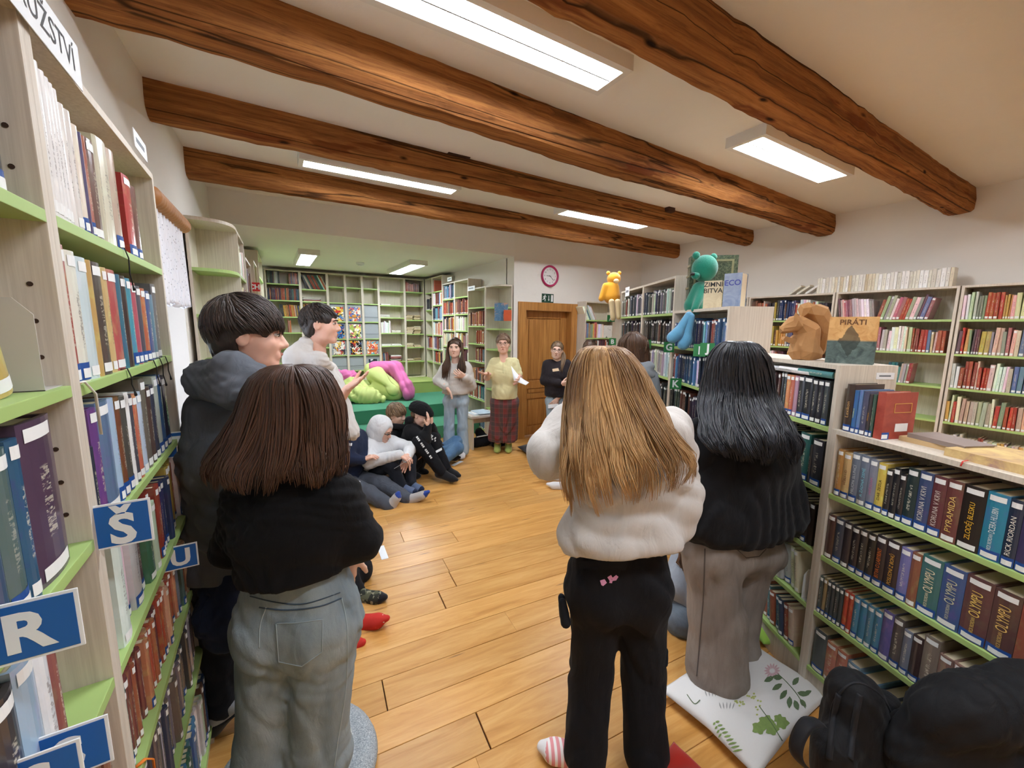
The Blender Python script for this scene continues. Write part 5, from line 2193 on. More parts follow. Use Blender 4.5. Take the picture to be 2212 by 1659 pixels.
DOWN, UP = V3(0, 0, -1), V3(0, 0, 1)
M_BLKKNIT = fabric('black_knit', (20, 19, 21), 0.2, 380, 0.3, 0.04, fold=0.35)
M_BLKHOOD = fabric('black_fleece', (25, 25, 28), 0.2, 380, 0.3, 0.06, fold=0.4)
M_BLKPANT = fabric('black_cotton', (24, 24, 28), 0.2, 420, 0.3, 0.03, fold=0.3)
M_GREYHOOD = fabric('slate_fleece', (98, 102, 110), 0.12, 420, 0.25, 0.12, fold=0.3)
M_ASH = fabric('ash_grey_fleece', (208, 202, 196), 0.06, 420, 0.25, 0.15, fold=0.35)
M_CREAMH = fabric('cream_fleece', (214, 208, 202), 0.05, 420, 0.25, 0.15, fold=0.3)
M_WHITEH = fabric('white_fleece', (226, 226, 228), 0.05, 420, 0.25, 0.15, fold=0.3)
M_MIDGREY = fabric('mid_grey_fleece', (132, 138, 144), 0.08, 420, 0.25, 0.1, fold=0.3)
M_NAVYC = fabric('navy_cotton', (34, 42, 66), 0.2, 420, 0.25, 0.05, fold=0.3)
M_DKTROU = fabric('dark_trousers', (34, 36, 44), 0.25, 420, 0.25, 0.05, fold=0.3)
M_GREYTROU = fabric('grey_trousers', (82, 86, 96), 0.15, 420, 0.25, 0.08, fold=0.4)


def denim(name, rgb, fade):
    if name in MATS:
        return MATS[name]
    k = NB(name)
    c, fcol = lin(rgb), lin(fade)
    co = k.coords('Object')
    f1 = k.noise(k.coords('Object', (1, 1, .35)), 7.0, 5.0, 0.6, 0.6)
    f2 = k.noise(co, 520, 2.0, 0.7)
    f3 = k.noise(k.coords('Object', (1, 1, .15)), 60, 3.0, 0.6)
    col = k.mix(k.ramp(f1, [(0.35, (0, 0, 0)), (0.68, (1, 1, 1))]), c, fcol)
    col = k.mix(k.math('MULTIPLY', f2, 0.4), col, [v * .6 for v in c])
    col = k.mix(k.math('MULTIPLY', f3, 0.22), col, [min(1, v * 1.3) for v in fcol])
    k.base(col)
    k.rough(0.88)
    k.b.inputs['Specular IOR Level'].default_value = 0.2
    fold = k.noise(k.coords('Object', (1, 1, .4)), 12.0, 3.0, 0.55, 1.2)
    k.bump(k.math('ADD', k.math('MULTIPLY', fold, .35), k.math('MULTIPLY', f2, .05)), 0.7, 0.03)
    MATS[name] = k.m
    return k.m


M_JEANA = denim('washed_denim', (122, 138, 148), (168, 180, 184))
M_JEANI = denim('pale_denim', (150, 172, 192), (190, 206, 218))
M_JEANH = denim('blue_denim', (74, 108, 146), (112, 146, 180))
M_JEANO = denim('taupe_denim', (128, 118, 112), (168, 158, 150))
M_JEANP = denim('grey_blue_denim', (96, 108, 122), (132, 144, 156))
M_STITCH = plain('denim_stitch', (66, 82, 98), 0.8, 0.1)
M_STITCHL = plain('denim_edge', (164, 178, 184), 0.8, 0.1)
H_DARKBR = hair_mat('dark_brown_hair', (26, 17, 14), (112, 78, 62))
H_BLACK = hair_mat('black_hair', (10, 10, 13), (48, 50, 58), 0.3)
H_BLONDE = hair_mat('dark_blonde_hair', (96, 62, 36), (214, 172, 120), 0.36)
H_BROWN = hair_mat('brown_hair', (48, 32, 24), (120, 86, 62))
H_BOY = hair_mat('espresso_hair', (22, 17, 15), (78, 62, 54), .5)
H_LBROWN = hair_mat('light_brown_hair', (92, 70, 52), (158, 128, 96))
H_GREYBR = hair_mat('greying_brown_hair', (96, 70, 54), (160, 128, 100))


def lower(Jt, floor_z=0.0, toe=None):
    for sd in ('L', 'R'):
        an = Jt['an' + sd]
        Jt['toe' + sd] = an + nrm(toe) * 0.17 + V3(0, 0, -(an[2] - floor_z) + .03)


def standing_legs(Jt, z0, fdir, spread=0.0):
    """ankles under the knees, feet on the floor"""
    for sd in ('L', 'R'):
        kn = Jt['kn' + sd]
        Jt['an' + sd] = V3(kn[0], kn[1], z0 + .08)
        Jt['toe' + sd] = V3(kn[0], kn[1], z0 + .03) + nrm(V3(fdir[0], fdir[1], 0)) * .16


# ---------------- A: girl in the black sweater, seen from behind
def person_A():
    Jt = jd(shL=(540, 1068, 1.24), shR=(728, 1066, 1.24), elL=(502, 1180, 1.27), wrL=(560, 1225, 1.42), elR=(782, 1165, 1.26), wrR=(752, 1196, 1.40),
            hipL=(590, 1335, 1.25), hipR=(702, 1332, 1.25), knL=(574, 1600, 1.25), knR=(690, 1600, 1.25))
    f = nrm(FH + RH * .12)
    standing_legs(Jt, 0.085, f)
    root = person_root(Jt['anL'][:2] * .5 + Jt['anR'][:2] * .5, 'person in black sweater and washed wide jeans with dark shoulder-length hair, back turned', 0.085)
    c = J(640, 872, 1.23)
    hd = V3(*(J(742, 1250, 1.40) - Jt['wrR']))
    build_body(root, Jt, c, f, UP, .97, SKIN2, .012, hands=[dict(a=(Jt['wrR'], hd, FH - RH * .3, 1), k=dict(curl=.35))], face=False)
    P, (sm, pm, s, up) = torso_prims(Jt, .030, wide=1.1)
    P.append(RC(sm + up * .095 - FH * .01, sm - up * .03 - FH * .01, .066, .105, k=.05))
    P += arm_prims(Jt['shL'], Jt['elL'], Jt['wrL'], (.068, .058, .045)) + arm_prims(Jt['shR'], Jt['elR'], lerp(Jt['elR'], Jt['wrR'], .9), (.068, .06, .046))
    zh = zat(640, 1272, 1.14)
    cut = [(V3(*ground(pm, zh)), V3(0.05, -.12, -1))]
    garment(root, 'sweater', P, M_BLKKNIT, .0095, .05, addn(folds(3, .007, .11), hemfold(zh + .03, .004, .02, 1)), cut)
    zw = zat(640, 1215, 1.2)
    Pj = [RC(Jt['hipL'], Jt['hipR'], .112, k=.06), RC(lerp(Jt['hipL'], sm, .22), lerp(Jt['hipR'], sm, .22), .098, k=.07), RC(lerp(Jt['hipL'], sm, .42), lerp(Jt['hipR'], sm, .42), .09, k=.07)]
    Pj += [EL(lerp(Jt['hipL'], Jt['hipR'], .1) - FH * .035 - UP * .03, (.095, .095, .11), k=.06), EL(lerp(Jt['hipL'], Jt['hipR'], .9) - FH * .035 - UP * .03, (.095, .095, .11), k=.06)]
    for sd in ('L', 'R'):
        Pj += leg_prims(Jt['hip' + sd] - UP * .02, Jt['kn' + sd], Jt['an' + sd], (.108, .094, .112), .05)
    jeans = garment(root, 'jeans', Pj, M_JEANA, .0095, .05, folds(7, .008, .12, (1, 1, .5)), [(V3(0, 0, zw), UP), (V3(0, 0, .10), DOWN)])
    decal('back_pocket', [[(596, 1347), (640, 1346), (697, 1338), (696, 1408), (652, 1440), (602, 1430)]], jeans, M_JEANA, root, .004)
    for pl in ([(596, 1347), (640, 1346), (697, 1338), (696, 1408), (652, 1440), (602, 1430), (596, 1347)],):
        seam('pocket_stitching', pl, jeans, M_STITCHL, root, .0018, .005)
    seam('yoke_seam', [(560, 1312), (620, 1318), (690, 1310), (738, 1292)], jeans, M_STITCH, root, .0025)
    seam('back_seam', [(575, 1312), (562, 1350), (560, 1400)], jeans, M_STITCHL, root, .002)
    seam('waistband_seam', [(540, 1288), (600, 1302), (660, 1304), (735, 1280)], jeans, M_STITCH, root, .002)
    seam('side_seam', [(738, 1292), (750, 1360), (748, 1480), (730, 1600), (722, 1655)], jeans, M_STITCHL, root, .002)
    for sd in ('L', 'R'):
        garment(root, 'sock', foot_prims(Jt['an' + sd], Jt['toe' + sd], 1.0), M_GREYHOOD, .01, .02)
    curtain_hair(root, H_DARKBR,
                 [(632, 787, 1.20), (597, 792, 1.22), (563, 816, 1.23), (540, 868, 1.25), (512, 928, 1.26), (474, 982, 1.25), (484, 1024, 1.24)],
                 [(648, 787, 1.20), (681, 792, 1.22), (711, 816, 1.23), (733, 872, 1.25), (738, 940, 1.26), (742, 990, 1.25), (736, 1032, 1.24)],
                 5, 1150, .0037, .12, (0.0, .9), .016, [.02, .07, .105, .125, .14, .15, .15], ragged=.07, grad=.35)


# ---------------- B: boy in slate hoodie
def person_B():
    f = nrm(FH * .8 + RH * .55)
    Jt = jd(shL=(456, 886, 1.44), shR=(584, 890, 1.56), elL=(446, 1050, 1.46), wrL=(466, 1190, 1.44), elR=(620, 1060, 1.62), wrR=(640, 1200, 1.6),
            hipL=(478, 1228, 1.46), hipR=(548, 1232, 1.54), knL=(482, 1410, 1.47), knR=(548, 1410, 1.56))
    standing_legs(Jt, 0.0, f)
    Jt['anL'] = J(478, 1520, 1.46)
    Jt['toeL'] = gz(446, 1575, .035)
    root = person_root(gz(480, 1580)[:2], 'tall person in slate grey hoodie with shaggy dark hair, looking to the right')
    c = J(536, 726, 1.45)
    fh = nrm(RH * .88 + FH * .42 - UP * .05)
    fr = build_body(root, Jt, c, fh, UP, 1.06, SKIN, .012, face=True, brow=M_IRIS)
    P, (sm, pm, s, up) = torso_prims(Jt, .045, wide=1.1)
    P += arm_prims(Jt['shL'], Jt['elL'], Jt['wrL'], (.074, .066, .056)) + arm_prims(Jt['shR'], Jt['elR'], Jt['wrR'], (.074, .066, .056))
    zh = zat(480, 1238, 1.42)
    garment(root, 'hoodie', P, M_GREYHOOD, .0095, .05, addn(folds(13, .009, .13), hemfold(zh + .05, .006, .03, 1)), [(V3(0, 0, zh), DOWN)])
    Hd = [RC(J(446, 815, 1.40), J(502, 797, 1.34), .050, .048), RC(J(500, 795, 1.34), J(566, 822, 1.36), .05, .038), RC(J(440, 836, 1.38), J(505, 846, 1.31), .043, .048), RC(J(505, 846, 1.31), J(575, 846, 1.35), .045, .03), RC(J(566, 822, 1.36), J(598, 850, 1.46), .035, .03), RC(J(446, 815, 1.40), J(474, 800, 1.50), .048, .04)]
    garment(root, 'hood', Hd, M_GREYHOOD, .008, .05, folds(14, .006, .09))
    zw = zat(500, 1200, 1.45)
    Pj = [RC(Jt['hipL'], Jt['hipR'], .115, k=.06)]
    for sd in ('L', 'R'):
        Pj += leg_prims(Jt['hip' + sd], Jt['kn' + sd], Jt['an' + sd], (.098, .072, .06), .05)
    garment(root, 'trousers', Pj, M_DKTROU, .0105, .05, folds(17, .008, .1), [(V3(0, 0, zw), UP)])
    garment(root, 'jacket_tied_at_waist', [RC(J(470, 1228, 1.40), J(466, 1330, 1.36), .05, .058), RC(J(466, 1330, 1.36), J(470, 1372, 1.37), .058, .045), RC(J(500, 1240, 1.38), J(494, 1380, 1.37), .04, .045)], M_NAVYC, .009, .05, folds(19, .010, .07))
    M_SHOE = fabric('dark_shoe', (44, 46, 52), 0.15, 300)
    M_SHOEL = fabric('pale_grey_sock', (188, 190, 194), 0.05, 300)
    garment(root, 'sock', foot_prims(Jt['anL'], Jt['toeL'], 1.05), M_SHOEL, .008, .02, None, [(lerp(Jt['anL'], Jt['toeL'], .8), Jt['toeL'] - Jt['anL'])])
    garment(root, 'sock_sole', foot_prims(Jt['anL'] - UP * .012, Jt['toeL'] - UP * .006, 1.08), M_SHOE, .008, .02, None, [(lerp(Jt['anL'], Jt['toeL'], .55), V3(-.1, 0.1, 1))])
    garment(root, 'sock', foot_prims(Jt['anR'], Jt['toeR'], 1.08), M_SHOE, .01, .02)
    short_hair(root, c, fr, 1.06, H_BOY, 4, 1500, .11, .0032, .9, .02, .013, (0, 1), .03, 1.0, -.22, .012)


# ---------------- C: boy in cream hoodie, arm stretched out
def person_C():
    f = nrm(RH * .85 + FH * .5)
    Jt = jd(shR=(672, 812, 2.55), shL=(702, 806, 2.83), elR=(716, 890, 2.50), wrR=(752, 838, 2.46), elL=(735, 880, 2.85), wrL=(760, 935, 2.8),
            hipR=(676, 965, 2.60), hipL=(700, 962, 2.78), knR=(684, 1090, 2.60), knL=(706, 1086, 2.76))
    standing_legs(Jt, 0, f)
    root = person_root(Jt['anR'][:2], 'person in cream hoodie with short dark hair, seen in profile with one arm stretched out')
    c = J(692, 702, 2.66)
    fh = nrm(RH * .96 + FH * .26)
    hd = J(792, 812, 2.44) - Jt['wrR']
    fr = build_body(root, Jt, c, fh, UP, 1.04, SKIN, .013, hands=[dict(a=(Jt['wrR'], hd, UP - FH * .3, -1), k=dict(curl=.15, spread=.18))], brow=M_IRIS)
    P, (sm, pm, s, up) = torso_prims(Jt, .055)
    P += arm_prims(Jt['shR'], Jt['elR'], lerp(Jt['elR'], Jt['wrR'], .25), (.085, .075, .062)) + arm_prims(Jt['shL'], Jt['elL'], Jt['wrL'], (.08, .07, .055))
    zh = zat(690, 985, 2.6)
    garment(root, 'hoodie', P, M_CREAMH, .012, .06, folds(23, .008, .16), [(V3(0, 0, zh), DOWN)])
    Hd = [RC(J(640, 772, 2.56), J(662, 742, 2.62), .06, .05), RC(J(640, 772, 2.56), J(690, 778, 2.54), .06, .04), RC(J(634, 790, 2.6), J(660, 760, 2.8), .06, .05), RC(J(690, 778, 2.54), J(712, 792, 2.66), .04, .03)]
    garment(root, 'hood', Hd, M_CREAMH, .009, .06, folds(24, .006, .1))
    Pj = [RC(Jt['hipL'], Jt['hipR'], .11, k=.06)]
    for sd in ('L', 'R'):
        Pj += leg_prims(Jt['hip' + sd], Jt['kn' + sd], Jt['an' + sd], (.09, .07, .06), .05)
        garment(root, 'sock', foot_prims(Jt['an' + sd], Jt['toe' + sd], 1.05), M_DKTROU, .013, .02)
    garment(root, 'trousers', Pj, M_DKTROU, .014, .05, folds(25, .008, .12))
    short_hair(root, c, fr, 1.04, H_BOY, 8, 900, .05, .003, .5, .0, .005, (0, .8), .03, .7, -.05, .012)


def sock_set(root, Jt, sd, mat, s=1.0, toe=None, heel=None, vox=.008):
    an, tt = Jt['an' + sd], Jt['toe' + sd]
    garment(root, 'sock', foot_prims(an, tt, s), mat, vox, .02)
    d = nrm(tt - an)
    if toe:
        garment(root, 'sock_toe', foot_prims(an, tt, s * 1.05), toe, vox, .02, None, [(lerp(an, tt, .85), -d)])
    if heel:
        dn = nrm(DOWN - d * (DOWN @ d))
        h = an - d * .02 + dn * .03
        garment(root, 'sock_heel', [EL(h, (.038, .038, .034))], heel, vox, .01)


M_BLUESOCK = fabric('blue_sock_tip', (44, 70, 150), .1, 300)
M_GREYSOCK = fabric('light_grey_sock', (186, 180, 178), .06, 300)
M_SLATESOCK = fabric('slate_blue_sock', (96, 110, 140), .1, 300)
M_WHITESOCK = fabric('white_sock', (232, 228, 228), .04, 300)
M_BLACKSOCK = fabric('black_sock', (26, 26, 30), .1, 300)
M_PRW = plain('garment_print', (224, 224, 222), 0.7, 0.03)


def seated_generic(root, Jt, c, fh, top, trou, hairfn, s=1.0, skin=None, vox=.013, e=.03, hands=(), sleeve=(.066, .058, .046), leg=(.09, .075, .06), face=True, brow=None, u=None, topname='sweater', sleeves_to=1.0, seed=1):
    fr = build_body(root, Jt, c, fh, UP if u is None else u, s, skin or SKIN, vox, hands=hands, face=face, brow=brow)
    P, (sm, pm, sx, up) = torso_prims(Jt, e)
    for sd in ('L', 'R'):
        P += arm_prims(Jt['sh' + sd], Jt['el' + sd], lerp(Jt['el' + sd], Jt['wr' + sd], sleeves_to), sleeve)
    pn = pm - up * .06
    tp = garment(root, topname, P, top, vox * .92, .05, folds(seed, .006, .13))
    Pj = [RC(Jt['hipL'], Jt['hipR'], .11, k=.06)]
    for sd in ('L', 'R'):
        Pj += leg_prims(Jt['hip' + sd], Jt['kn' + sd], Jt['an' + sd], leg, .05)
    tr = garment(root, 'trousers', Pj, trou, vox * .92, .05, folds(seed + 1, .006, .12))
    if hairfn:
        hairfn(root, c, fr)
    return fr, tp, tr


# ---------------- D: seated, navy top, grey trousers, legs stretched
def person_D():
    Jt = jd(shR=(752, 944, 3.86), shL=(776, 942, 4.05), elR=(752, 990, 3.74), wrR=(782, 994, 3.78), elL=(792, 988, 3.95), wrL=(762, 996, 3.80), hipR=(738, 1040, 3.85), hipL=(756, 1030, 4.02),
            knR=(796, 1066, 3.66), anR=(840, 1092, 3.585), toeR=(860, 1066, 3.60), knL=(826, 1046, 3.86), anL=(880, 1078, 3.73), toeL=(924, 1063, 3.70))
    root = person_root(gz(760, 1070)[:2], 'person sitting on the floor in navy top and grey trousers with blue-toed grey socks')
    c = J(722, 908, 3.95)
    fr, tp, tr = seated_generic(root, Jt, c, nrm(RH * .9 - FH * .1), M_NAVYC, M_GREYTROU, lambda r, c, fr: short_hair(r, c, fr, 1.0, H_BROWN, 31, 160, .06, .006), hands=[dict(a=(Jt['wrR'], FH * .3 + RH * .6 + UP * .2, -UP, 1), k=dict(curl=.5)), dict(a=(Jt['wrL'], -RH * .7 - FH * .3, -UP, 1), k=dict(curl=.5))], leg=(.095, .078, .062), seed=33)
    for sd in ('R', 'L'):
        sock_set(root, Jt, sd, M_GREYSOCK, 1.08, M_BLUESOCK, M_BLUESOCK)
    decal('chest_print', [[(749, 958), (761, 957), (760, 963), (749, 964)], [(746, 967), (757, 966), (756, 976), (747, 977)]], tp, M_PRW, root, .004)
    garment(root, 'knee_patch', [RC(J(762, 1048, 3.64), J(776, 1041, 3.66), .012, .012)], M_PRW, .006, .01)


# ---------------- E: seated with white hood up
def person_E():
    Jt = jd(shR=(796, 962, 4.05), shL=(846, 956, 4.30), elR=(798, 998, 3.92), wrR=(862, 982, 3.90), elL=(886, 968, 4.22), wrL=(878, 990, 3.98), hipR=(796, 1024, 4.12), hipL=(818, 1018, 4.30),
            knR=(846, 1004, 3.95), anR=(868, 1052, 3.90), toeR=(898, 1062, 3.86), knL=(884, 992, 4.15), anL=(888, 1046, 4.00), toeL=(912, 1056, 3.95))
    root = person_root(gz(800, 1048)[:2], 'person sitting on the floor with a white hood pulled up, arms around the knees')
    c = J(826, 930, 4.14)
    fh = nrm(RH * .85 - FH * .25 - UP * .35)
    hands = [dict(a=(Jt['wrR'], RH * .8 - UP * .35, -UP + FH * .2, 1), k=dict(curl=.5)), dict(a=(Jt['wrL'], -RH * .3 - UP * .8, -FH, -1), k=dict(curl=.7))]
    fr, tp, tr = seated_generic(root, Jt, c, fh, M_WHITEH, M_DKTROU, None, .98, hands=hands, e=.04, sleeve=(.072, .066, .048), topname='hoodie', seed=41, leg=(.085, .07, .055))
    r, f, u = fr
    A = np.array([r, f, u])
    garment(root, 'hood', [EL(c + u * .02 - f * .035, (.115, .135, .14), A), EL(c - u * .08 - f * .05, (.11, .11, .10), A, k=.06), EL(c + f * .14 - u * .02, (.075, .11, .105), A, sub=True, k=.03)], M_WHITEH, .008, .04, folds(43, .003, .16))
    garment(root, 'glasses', [RC(c + f * .1 + r * .05 + u * .01, c + f * .1 - r * .05 + u * .01, .005), RC(c + f * .1 + r * .05 + u * .01, c + f * .0 + r * .085 + u * .01, .004)], M_BLACK, .004, .004)
    for sd in ('R', 'L'):
        sock_set(root, Jt, sd, M_SLATESOCK, 1.0, M_NAVYC)
    m = MB()
    a, b = J(852, 1012, 3.86), J(886, 991, 3.84)
    m.tube([a, b], .012, 4, True, .12)
    s_ = m.build('paper_strip', M_PAPER)
    tag(s_, 'narrow white paper strip held by the hooded person', 'paper strip')
    garment(root, 'bracelet', [RC(Jt['wrR'] - RH * .012, Jt['wrR'] + RH * .004, .033)], M_BLACK, .006, .005)


def set_hair_plain(m):
    return m


# ---------------- F: boy with light brown hair
def person_F():
    Jt = jd(shR=(846, 936, 4.46), shL=(886, 934, 4.72), elR=(852, 980, 4.36), wrR=(880, 992, 4.34), elL=(905, 975, 4.65), wrL=(890, 995, 4.5), hipR=(842, 1000, 4.52), hipL=(862, 996, 4.70),
            knR=(884, 978, 4.40), anR=(886, 1022, 4.32), toeR=(905, 1028, 4.30), knL=(905, 972, 4.62), anL=(905, 1014, 4.5), toeL=(922, 1020, 4.46))
    root = person_root(gz(850, 1015)[:2], 'person with light brown hair and dark jacket sitting between the white hood and the beanie')
    c = J(857, 896, 4.52)
    fr, tp, tr = seated_generic(root, Jt, c, nrm(RH * .88 - FH * .3 - UP * .15), M_BLKHOOD, M_DKTROU, lambda r, c, fr: short_hair(r, c, fr, 1.0, H_LBROWN, 51, 240, .06, .006, .8, .0, .014, (0, 1)), 1.0, SKIN2, hands=[dict(a=(Jt['wrR'], RH, UP, 1), k=dict(curl=.4))], topname='jacket', seed=53, brow=M_IRIS)
    for sd in ('R', 'L'):
        sock_set(root, Jt, sd, M_BLACKSOCK, 1.0)
    garment(root, 'collar', [RC(J(848, 920, 4.42), J(872, 922, 4.42), .03), RC(J(872, 922, 4.42), J(880, 930, 4.5), .025)], M_BLKHOOD, .008, .02)


# ---------------- G: black beanie, hand on the face
def person_G():
    Jt = jd(shR=(886, 930, 4.36), shL=(918, 922, 4.62), elR=(918, 950, 4.26), wrR=(924, 922, 4.30), elL=(940, 945, 4.56), wrL=(932, 920, 4.46), hipR=(880, 1002, 4.42), hipL=(898, 996, 4.60),
            knR=(908, 956, 4.26), anR=(954, 1020, 4.20), toeR=(986, 1036, 4.16), knL=(932, 948, 4.46), anL=(964, 1012, 4.34), toeL=(992, 1027, 4.30))
    root = person_root(gz(890, 1025)[:2], 'person in black beanie and black lettered sweatpants sitting with a hand over the face')
    c = J(910, 896, 4.44)
    fh = nrm(RH * .8 - FH * .35 - UP * .45)
    hands = [dict(a=(Jt['wrR'], UP * .9 + RH * .1, -RH, 1), k=dict(curl=.25)), dict(a=(Jt['wrL'], UP * .9, -RH, -1), k=dict(curl=.25))]
    fr, tp, tr = seated_generic(root, Jt, c, fh, M_BLKHOOD, M_BLKPANT, None, 1.0, SKIN2, hands=hands, seed=61, topname='hoodie', leg=(.092, .085, .058), brow=M_IRIS)
    r, f, u = fr
    A = np.array([r, f, u])
    garment(root, 'beanie', [EL(c + u * .045 - f * .015, (.095, .115, .098), A), RC(c + u * .03 - f * .09, c + u * .045 + f * .07, .085, .07, k=.05)], M_BLKKNIT, .008, .02, folds(63, .003, .05), [(c + u * .028, -u + f * .2)])
    garment(root, 'hair_at_nape', [EL(c - f * .06 - u * .02, (.08, .06, .06), A)], set_hair_plain(H_LBROWN), .008, .02, folds(64, .006, .03))
    for sd in ('R', 'L'):
        sock_set(root, Jt, sd, M_BLACKSOCK, 1.08)
    garment(root, 'hood', [RC(J(884, 908, 4.4), J(880, 930, 4.5), .05, .04), RC(J(880, 930, 4.5), J(900, 915, 4.66), .04, .035)], M_BLKHOOD, .009, .03)
    # lettering along the thigh and the small white patch
    def rowpoly(a, b, n, h):
        out = []
        a, b = np.array(a, float), np.array(b, float)
        d = (b - a) / n
        nn = np.array([-d[1], d[0]])
        nn = nn / np.linalg.norm(nn) * h
        for i in range(n):
            if i % 4 == 3:
                continue
            p = a + d * i
            q = p + d * .72
            out.append([tuple(p - nn), tuple(q - nn), tuple(q + nn), tuple(p + nn)])
        return out
    decal('leg_lettering', rowpoly((900, 943), (933, 991), 14, 2.2) + rowpoly((926, 938), (942, 948), 5, 2.6) + rowpoly((927, 945), (942, 953), 5, 1.8), tr, M_PRW, root, .004)
    decal('leg_patch', [[(941, 974), (954, 967), (955, 972), (942, 979)]], tr, M_PRW, root, .004)


# ---------------- H: mostly hidden, jeans knee showing
def person_H():
    Jt = jd(shR=(892, 925, 4.90), shL=(930, 925, 5.1), elR=(900, 965, 4.8), wrR=(925, 975, 4.75), elL=(945, 960, 5.05), wrL=(955, 968, 4.95), hipR=(910, 992, 4.92), hipL=(925, 988, 5.06),
            knR=(988, 968, 4.78), anR=(960, 992, 4.66), toeR=(966, 1002, 4.62), knL=(985, 955, 5.0), anL=(962, 984, 4.86), toeL=(992, 988, 4.82))
    root = person_root(gz(915, 1005)[:2], 'person in blue jeans sitting cross-legged, mostly hidden behind the beanie wearer')
    c = J(912, 897, 4.95)
    fr, tp, tr = seated_generic(root, Jt, c, nrm(RH * .6 - FH * .6), M_DKTROU, M_JEANH, None, .9, seed=71, face=False, leg=(.085, .075, .062))
    sock_set(root, Jt, 'R', M_JEANH, .9)
    sock_set(root, Jt, 'L', M_BLACKSOCK, 1.0)


# ---------------- I: standing girl in ash sweatshirt, pale jeans
def person_I():
    f = nrm(-FH + RH * .02)
    Jt = jd(shL=(963, 794, 5.12), shR=(1007, 793, 5.12), elL=(946, 822, 5.10), wrL=(964, 836, 4.88), elR=(1018, 832, 5.10), wrR=(1004, 813, 4.94), hipL=(971, 866, 5.12), hipR=(999, 866, 5.12), knL=(970, 922, 5.10), knR=(999, 922, 5.10))
    standing_legs(Jt, 0, f)
    root = person_root((Jt['anL'][:2] + Jt['anR'][:2]) / 2, 'person with long brown hair, ash sweatshirt and pale jeans standing before the steps')
    c = J(983, 752, 5.09)
    hands = [dict(a=(Jt['wrL'], RH * .55 - UP * .75, -FH * .2 - RH, 1), k=dict(curl=.35)), dict(a=(Jt['wrR'], -RH * .5 + UP * .3 - FH * .4, RH * .3 + FH, 1), k=dict(curl=.7))]
    fr = build_body(root, Jt, c, nrm(-FH * .97 - RH * .05), UP, .97, SKIN2, .013, hands=hands, brow=M_IRIS)
    P, (sm, pm, sx, up) = torso_prims(Jt, .026, wide=1.05)
    P += arm_prims(Jt['shL'], Jt['elL'], lerp(Jt['elL'], Jt['wrL'], .92), (.064, .062, .05)) + arm_prims(Jt['shR'], Jt['elR'], lerp(Jt['elR'], Jt['wrR'], .9), (.064, .062, .05))
    zh = zat(985, 853, 5.0)
    garment(root, 'sweatshirt', P, M_ASH, .011, .05, addn(folds(81, .006, .16), hemfold(zh + .04, .006, .03, 1)), [(V3(0, 0, zh), DOWN)])
    Pj = [RC(Jt['hipL'], Jt['hipR'], .088, k=.05), RC(lerp(Jt['hipL'], sm, .25), lerp(Jt['hipR'], sm, .25), .08, k=.05)]
    for sd in ('L', 'R'):
        Pj += leg_prims(Jt['hip' + sd], Jt['kn' + sd], Jt['an' + sd], (.074, .066, .084), .03)
        garment(root, 'sock', foot_prims(Jt['an' + sd], Jt['toe' + sd], 1.0), M_WHITESOCK, .011, .02)
    garment(root, 'jeans', Pj, M_JEANI, .011, .035, folds(83, .007, .12, (1, 1, .5)), [(V3(0, 0, .03), DOWN)])
    short_hair(root, c, fr, .97, H_BROWN, 84, 160, .05, .005, -4, .02, .004, (0, .4), .05, 1, -9, .045)
    L = Locks()
    rr = random.Random(85)
    r, f_, u = fr
    for i in range(420):
        sg = rr.choice((-1, 1))
        a, b = rr.uniform(0, 1), min(.02, max(-.02, rr.gauss(0, .013)))
        top = c + u * (.122 - .035 * a) + r * sg * (.006 + .03 * a) + f_ * (.05 - .11 * a)
        side = c + r * sg * (.088 + .008 * rr.random()) + f_ * (.045 - .11 * a)
        low = c + r * sg * (.09 + b) + f_ * (.065 - .09 * a) - u * .13
        end = c + r * sg * (.10 + 2.2 * b) + f_ * (.135 - .05 * a) - u * (.29 + .12 * rr.random())
        mid = (top + side) / 2 + r * sg * .028 + u * .018
        L.add([top, mid, side, lerp(side, low, .5) + r * sg * .006, low, lerp(low, end, .5) + f_ * .012 + r * b * sg, end], .0055, rr.uniform(0, 1), 4, .6)
    L.build('long_hair', H_BROWN, root)


# ---------------- J: woman with cream shirt and plaid skirt
def mat_plaid():
    k = NB('plaid_skirt')
    co = k.coords('Object')
    sep = k.n('ShaderNodeSeparateXYZ')
    k.l(co, sep.inputs[0])

    def stripes(out, per, duty):
        s = k.math('FRACT', k.math('MULTIPLY', out, 1.0 / per))
        return k.math('LESS_THAN', s, duty)
    ang = k.math('ADD', k.math('MULTIPLY', sep.outputs[0], .857), k.math('MULTIPLY', sep.outputs[1], -.515))
    a, b = stripes(ang, .11, .45), stripes(sep.outputs[2], .13, .4)
    col = k.mix(a, lin((92, 74, 72)), lin((128, 60, 62)))
    col = k.mix(k.math('MULTIPLY', b, .55), col, lin((74, 72, 76)))
    t1, t2 = stripes(ang, .055, .12), stripes(sep.outputs[2], .065, .12)
    col = k.mix(k.math('MULTIPLY', t1, .5), col, lin((160, 80, 82)))
    col = k.mix(k.math('MULTIPLY', t2, .4), col, lin((150, 100, 96)))
    k.base(col)
    k.rough(.9)
    k.bump(k.noise(co, 300, 2), .2, .002)
    return k.m


M_CREAMSH = fabric('cream_cotton', (226, 216, 166), 0.05, 420, .2, .1, fold=.3)
M_SLIP = fabric('lime_slipper', (172, 184, 96), .08, 300)


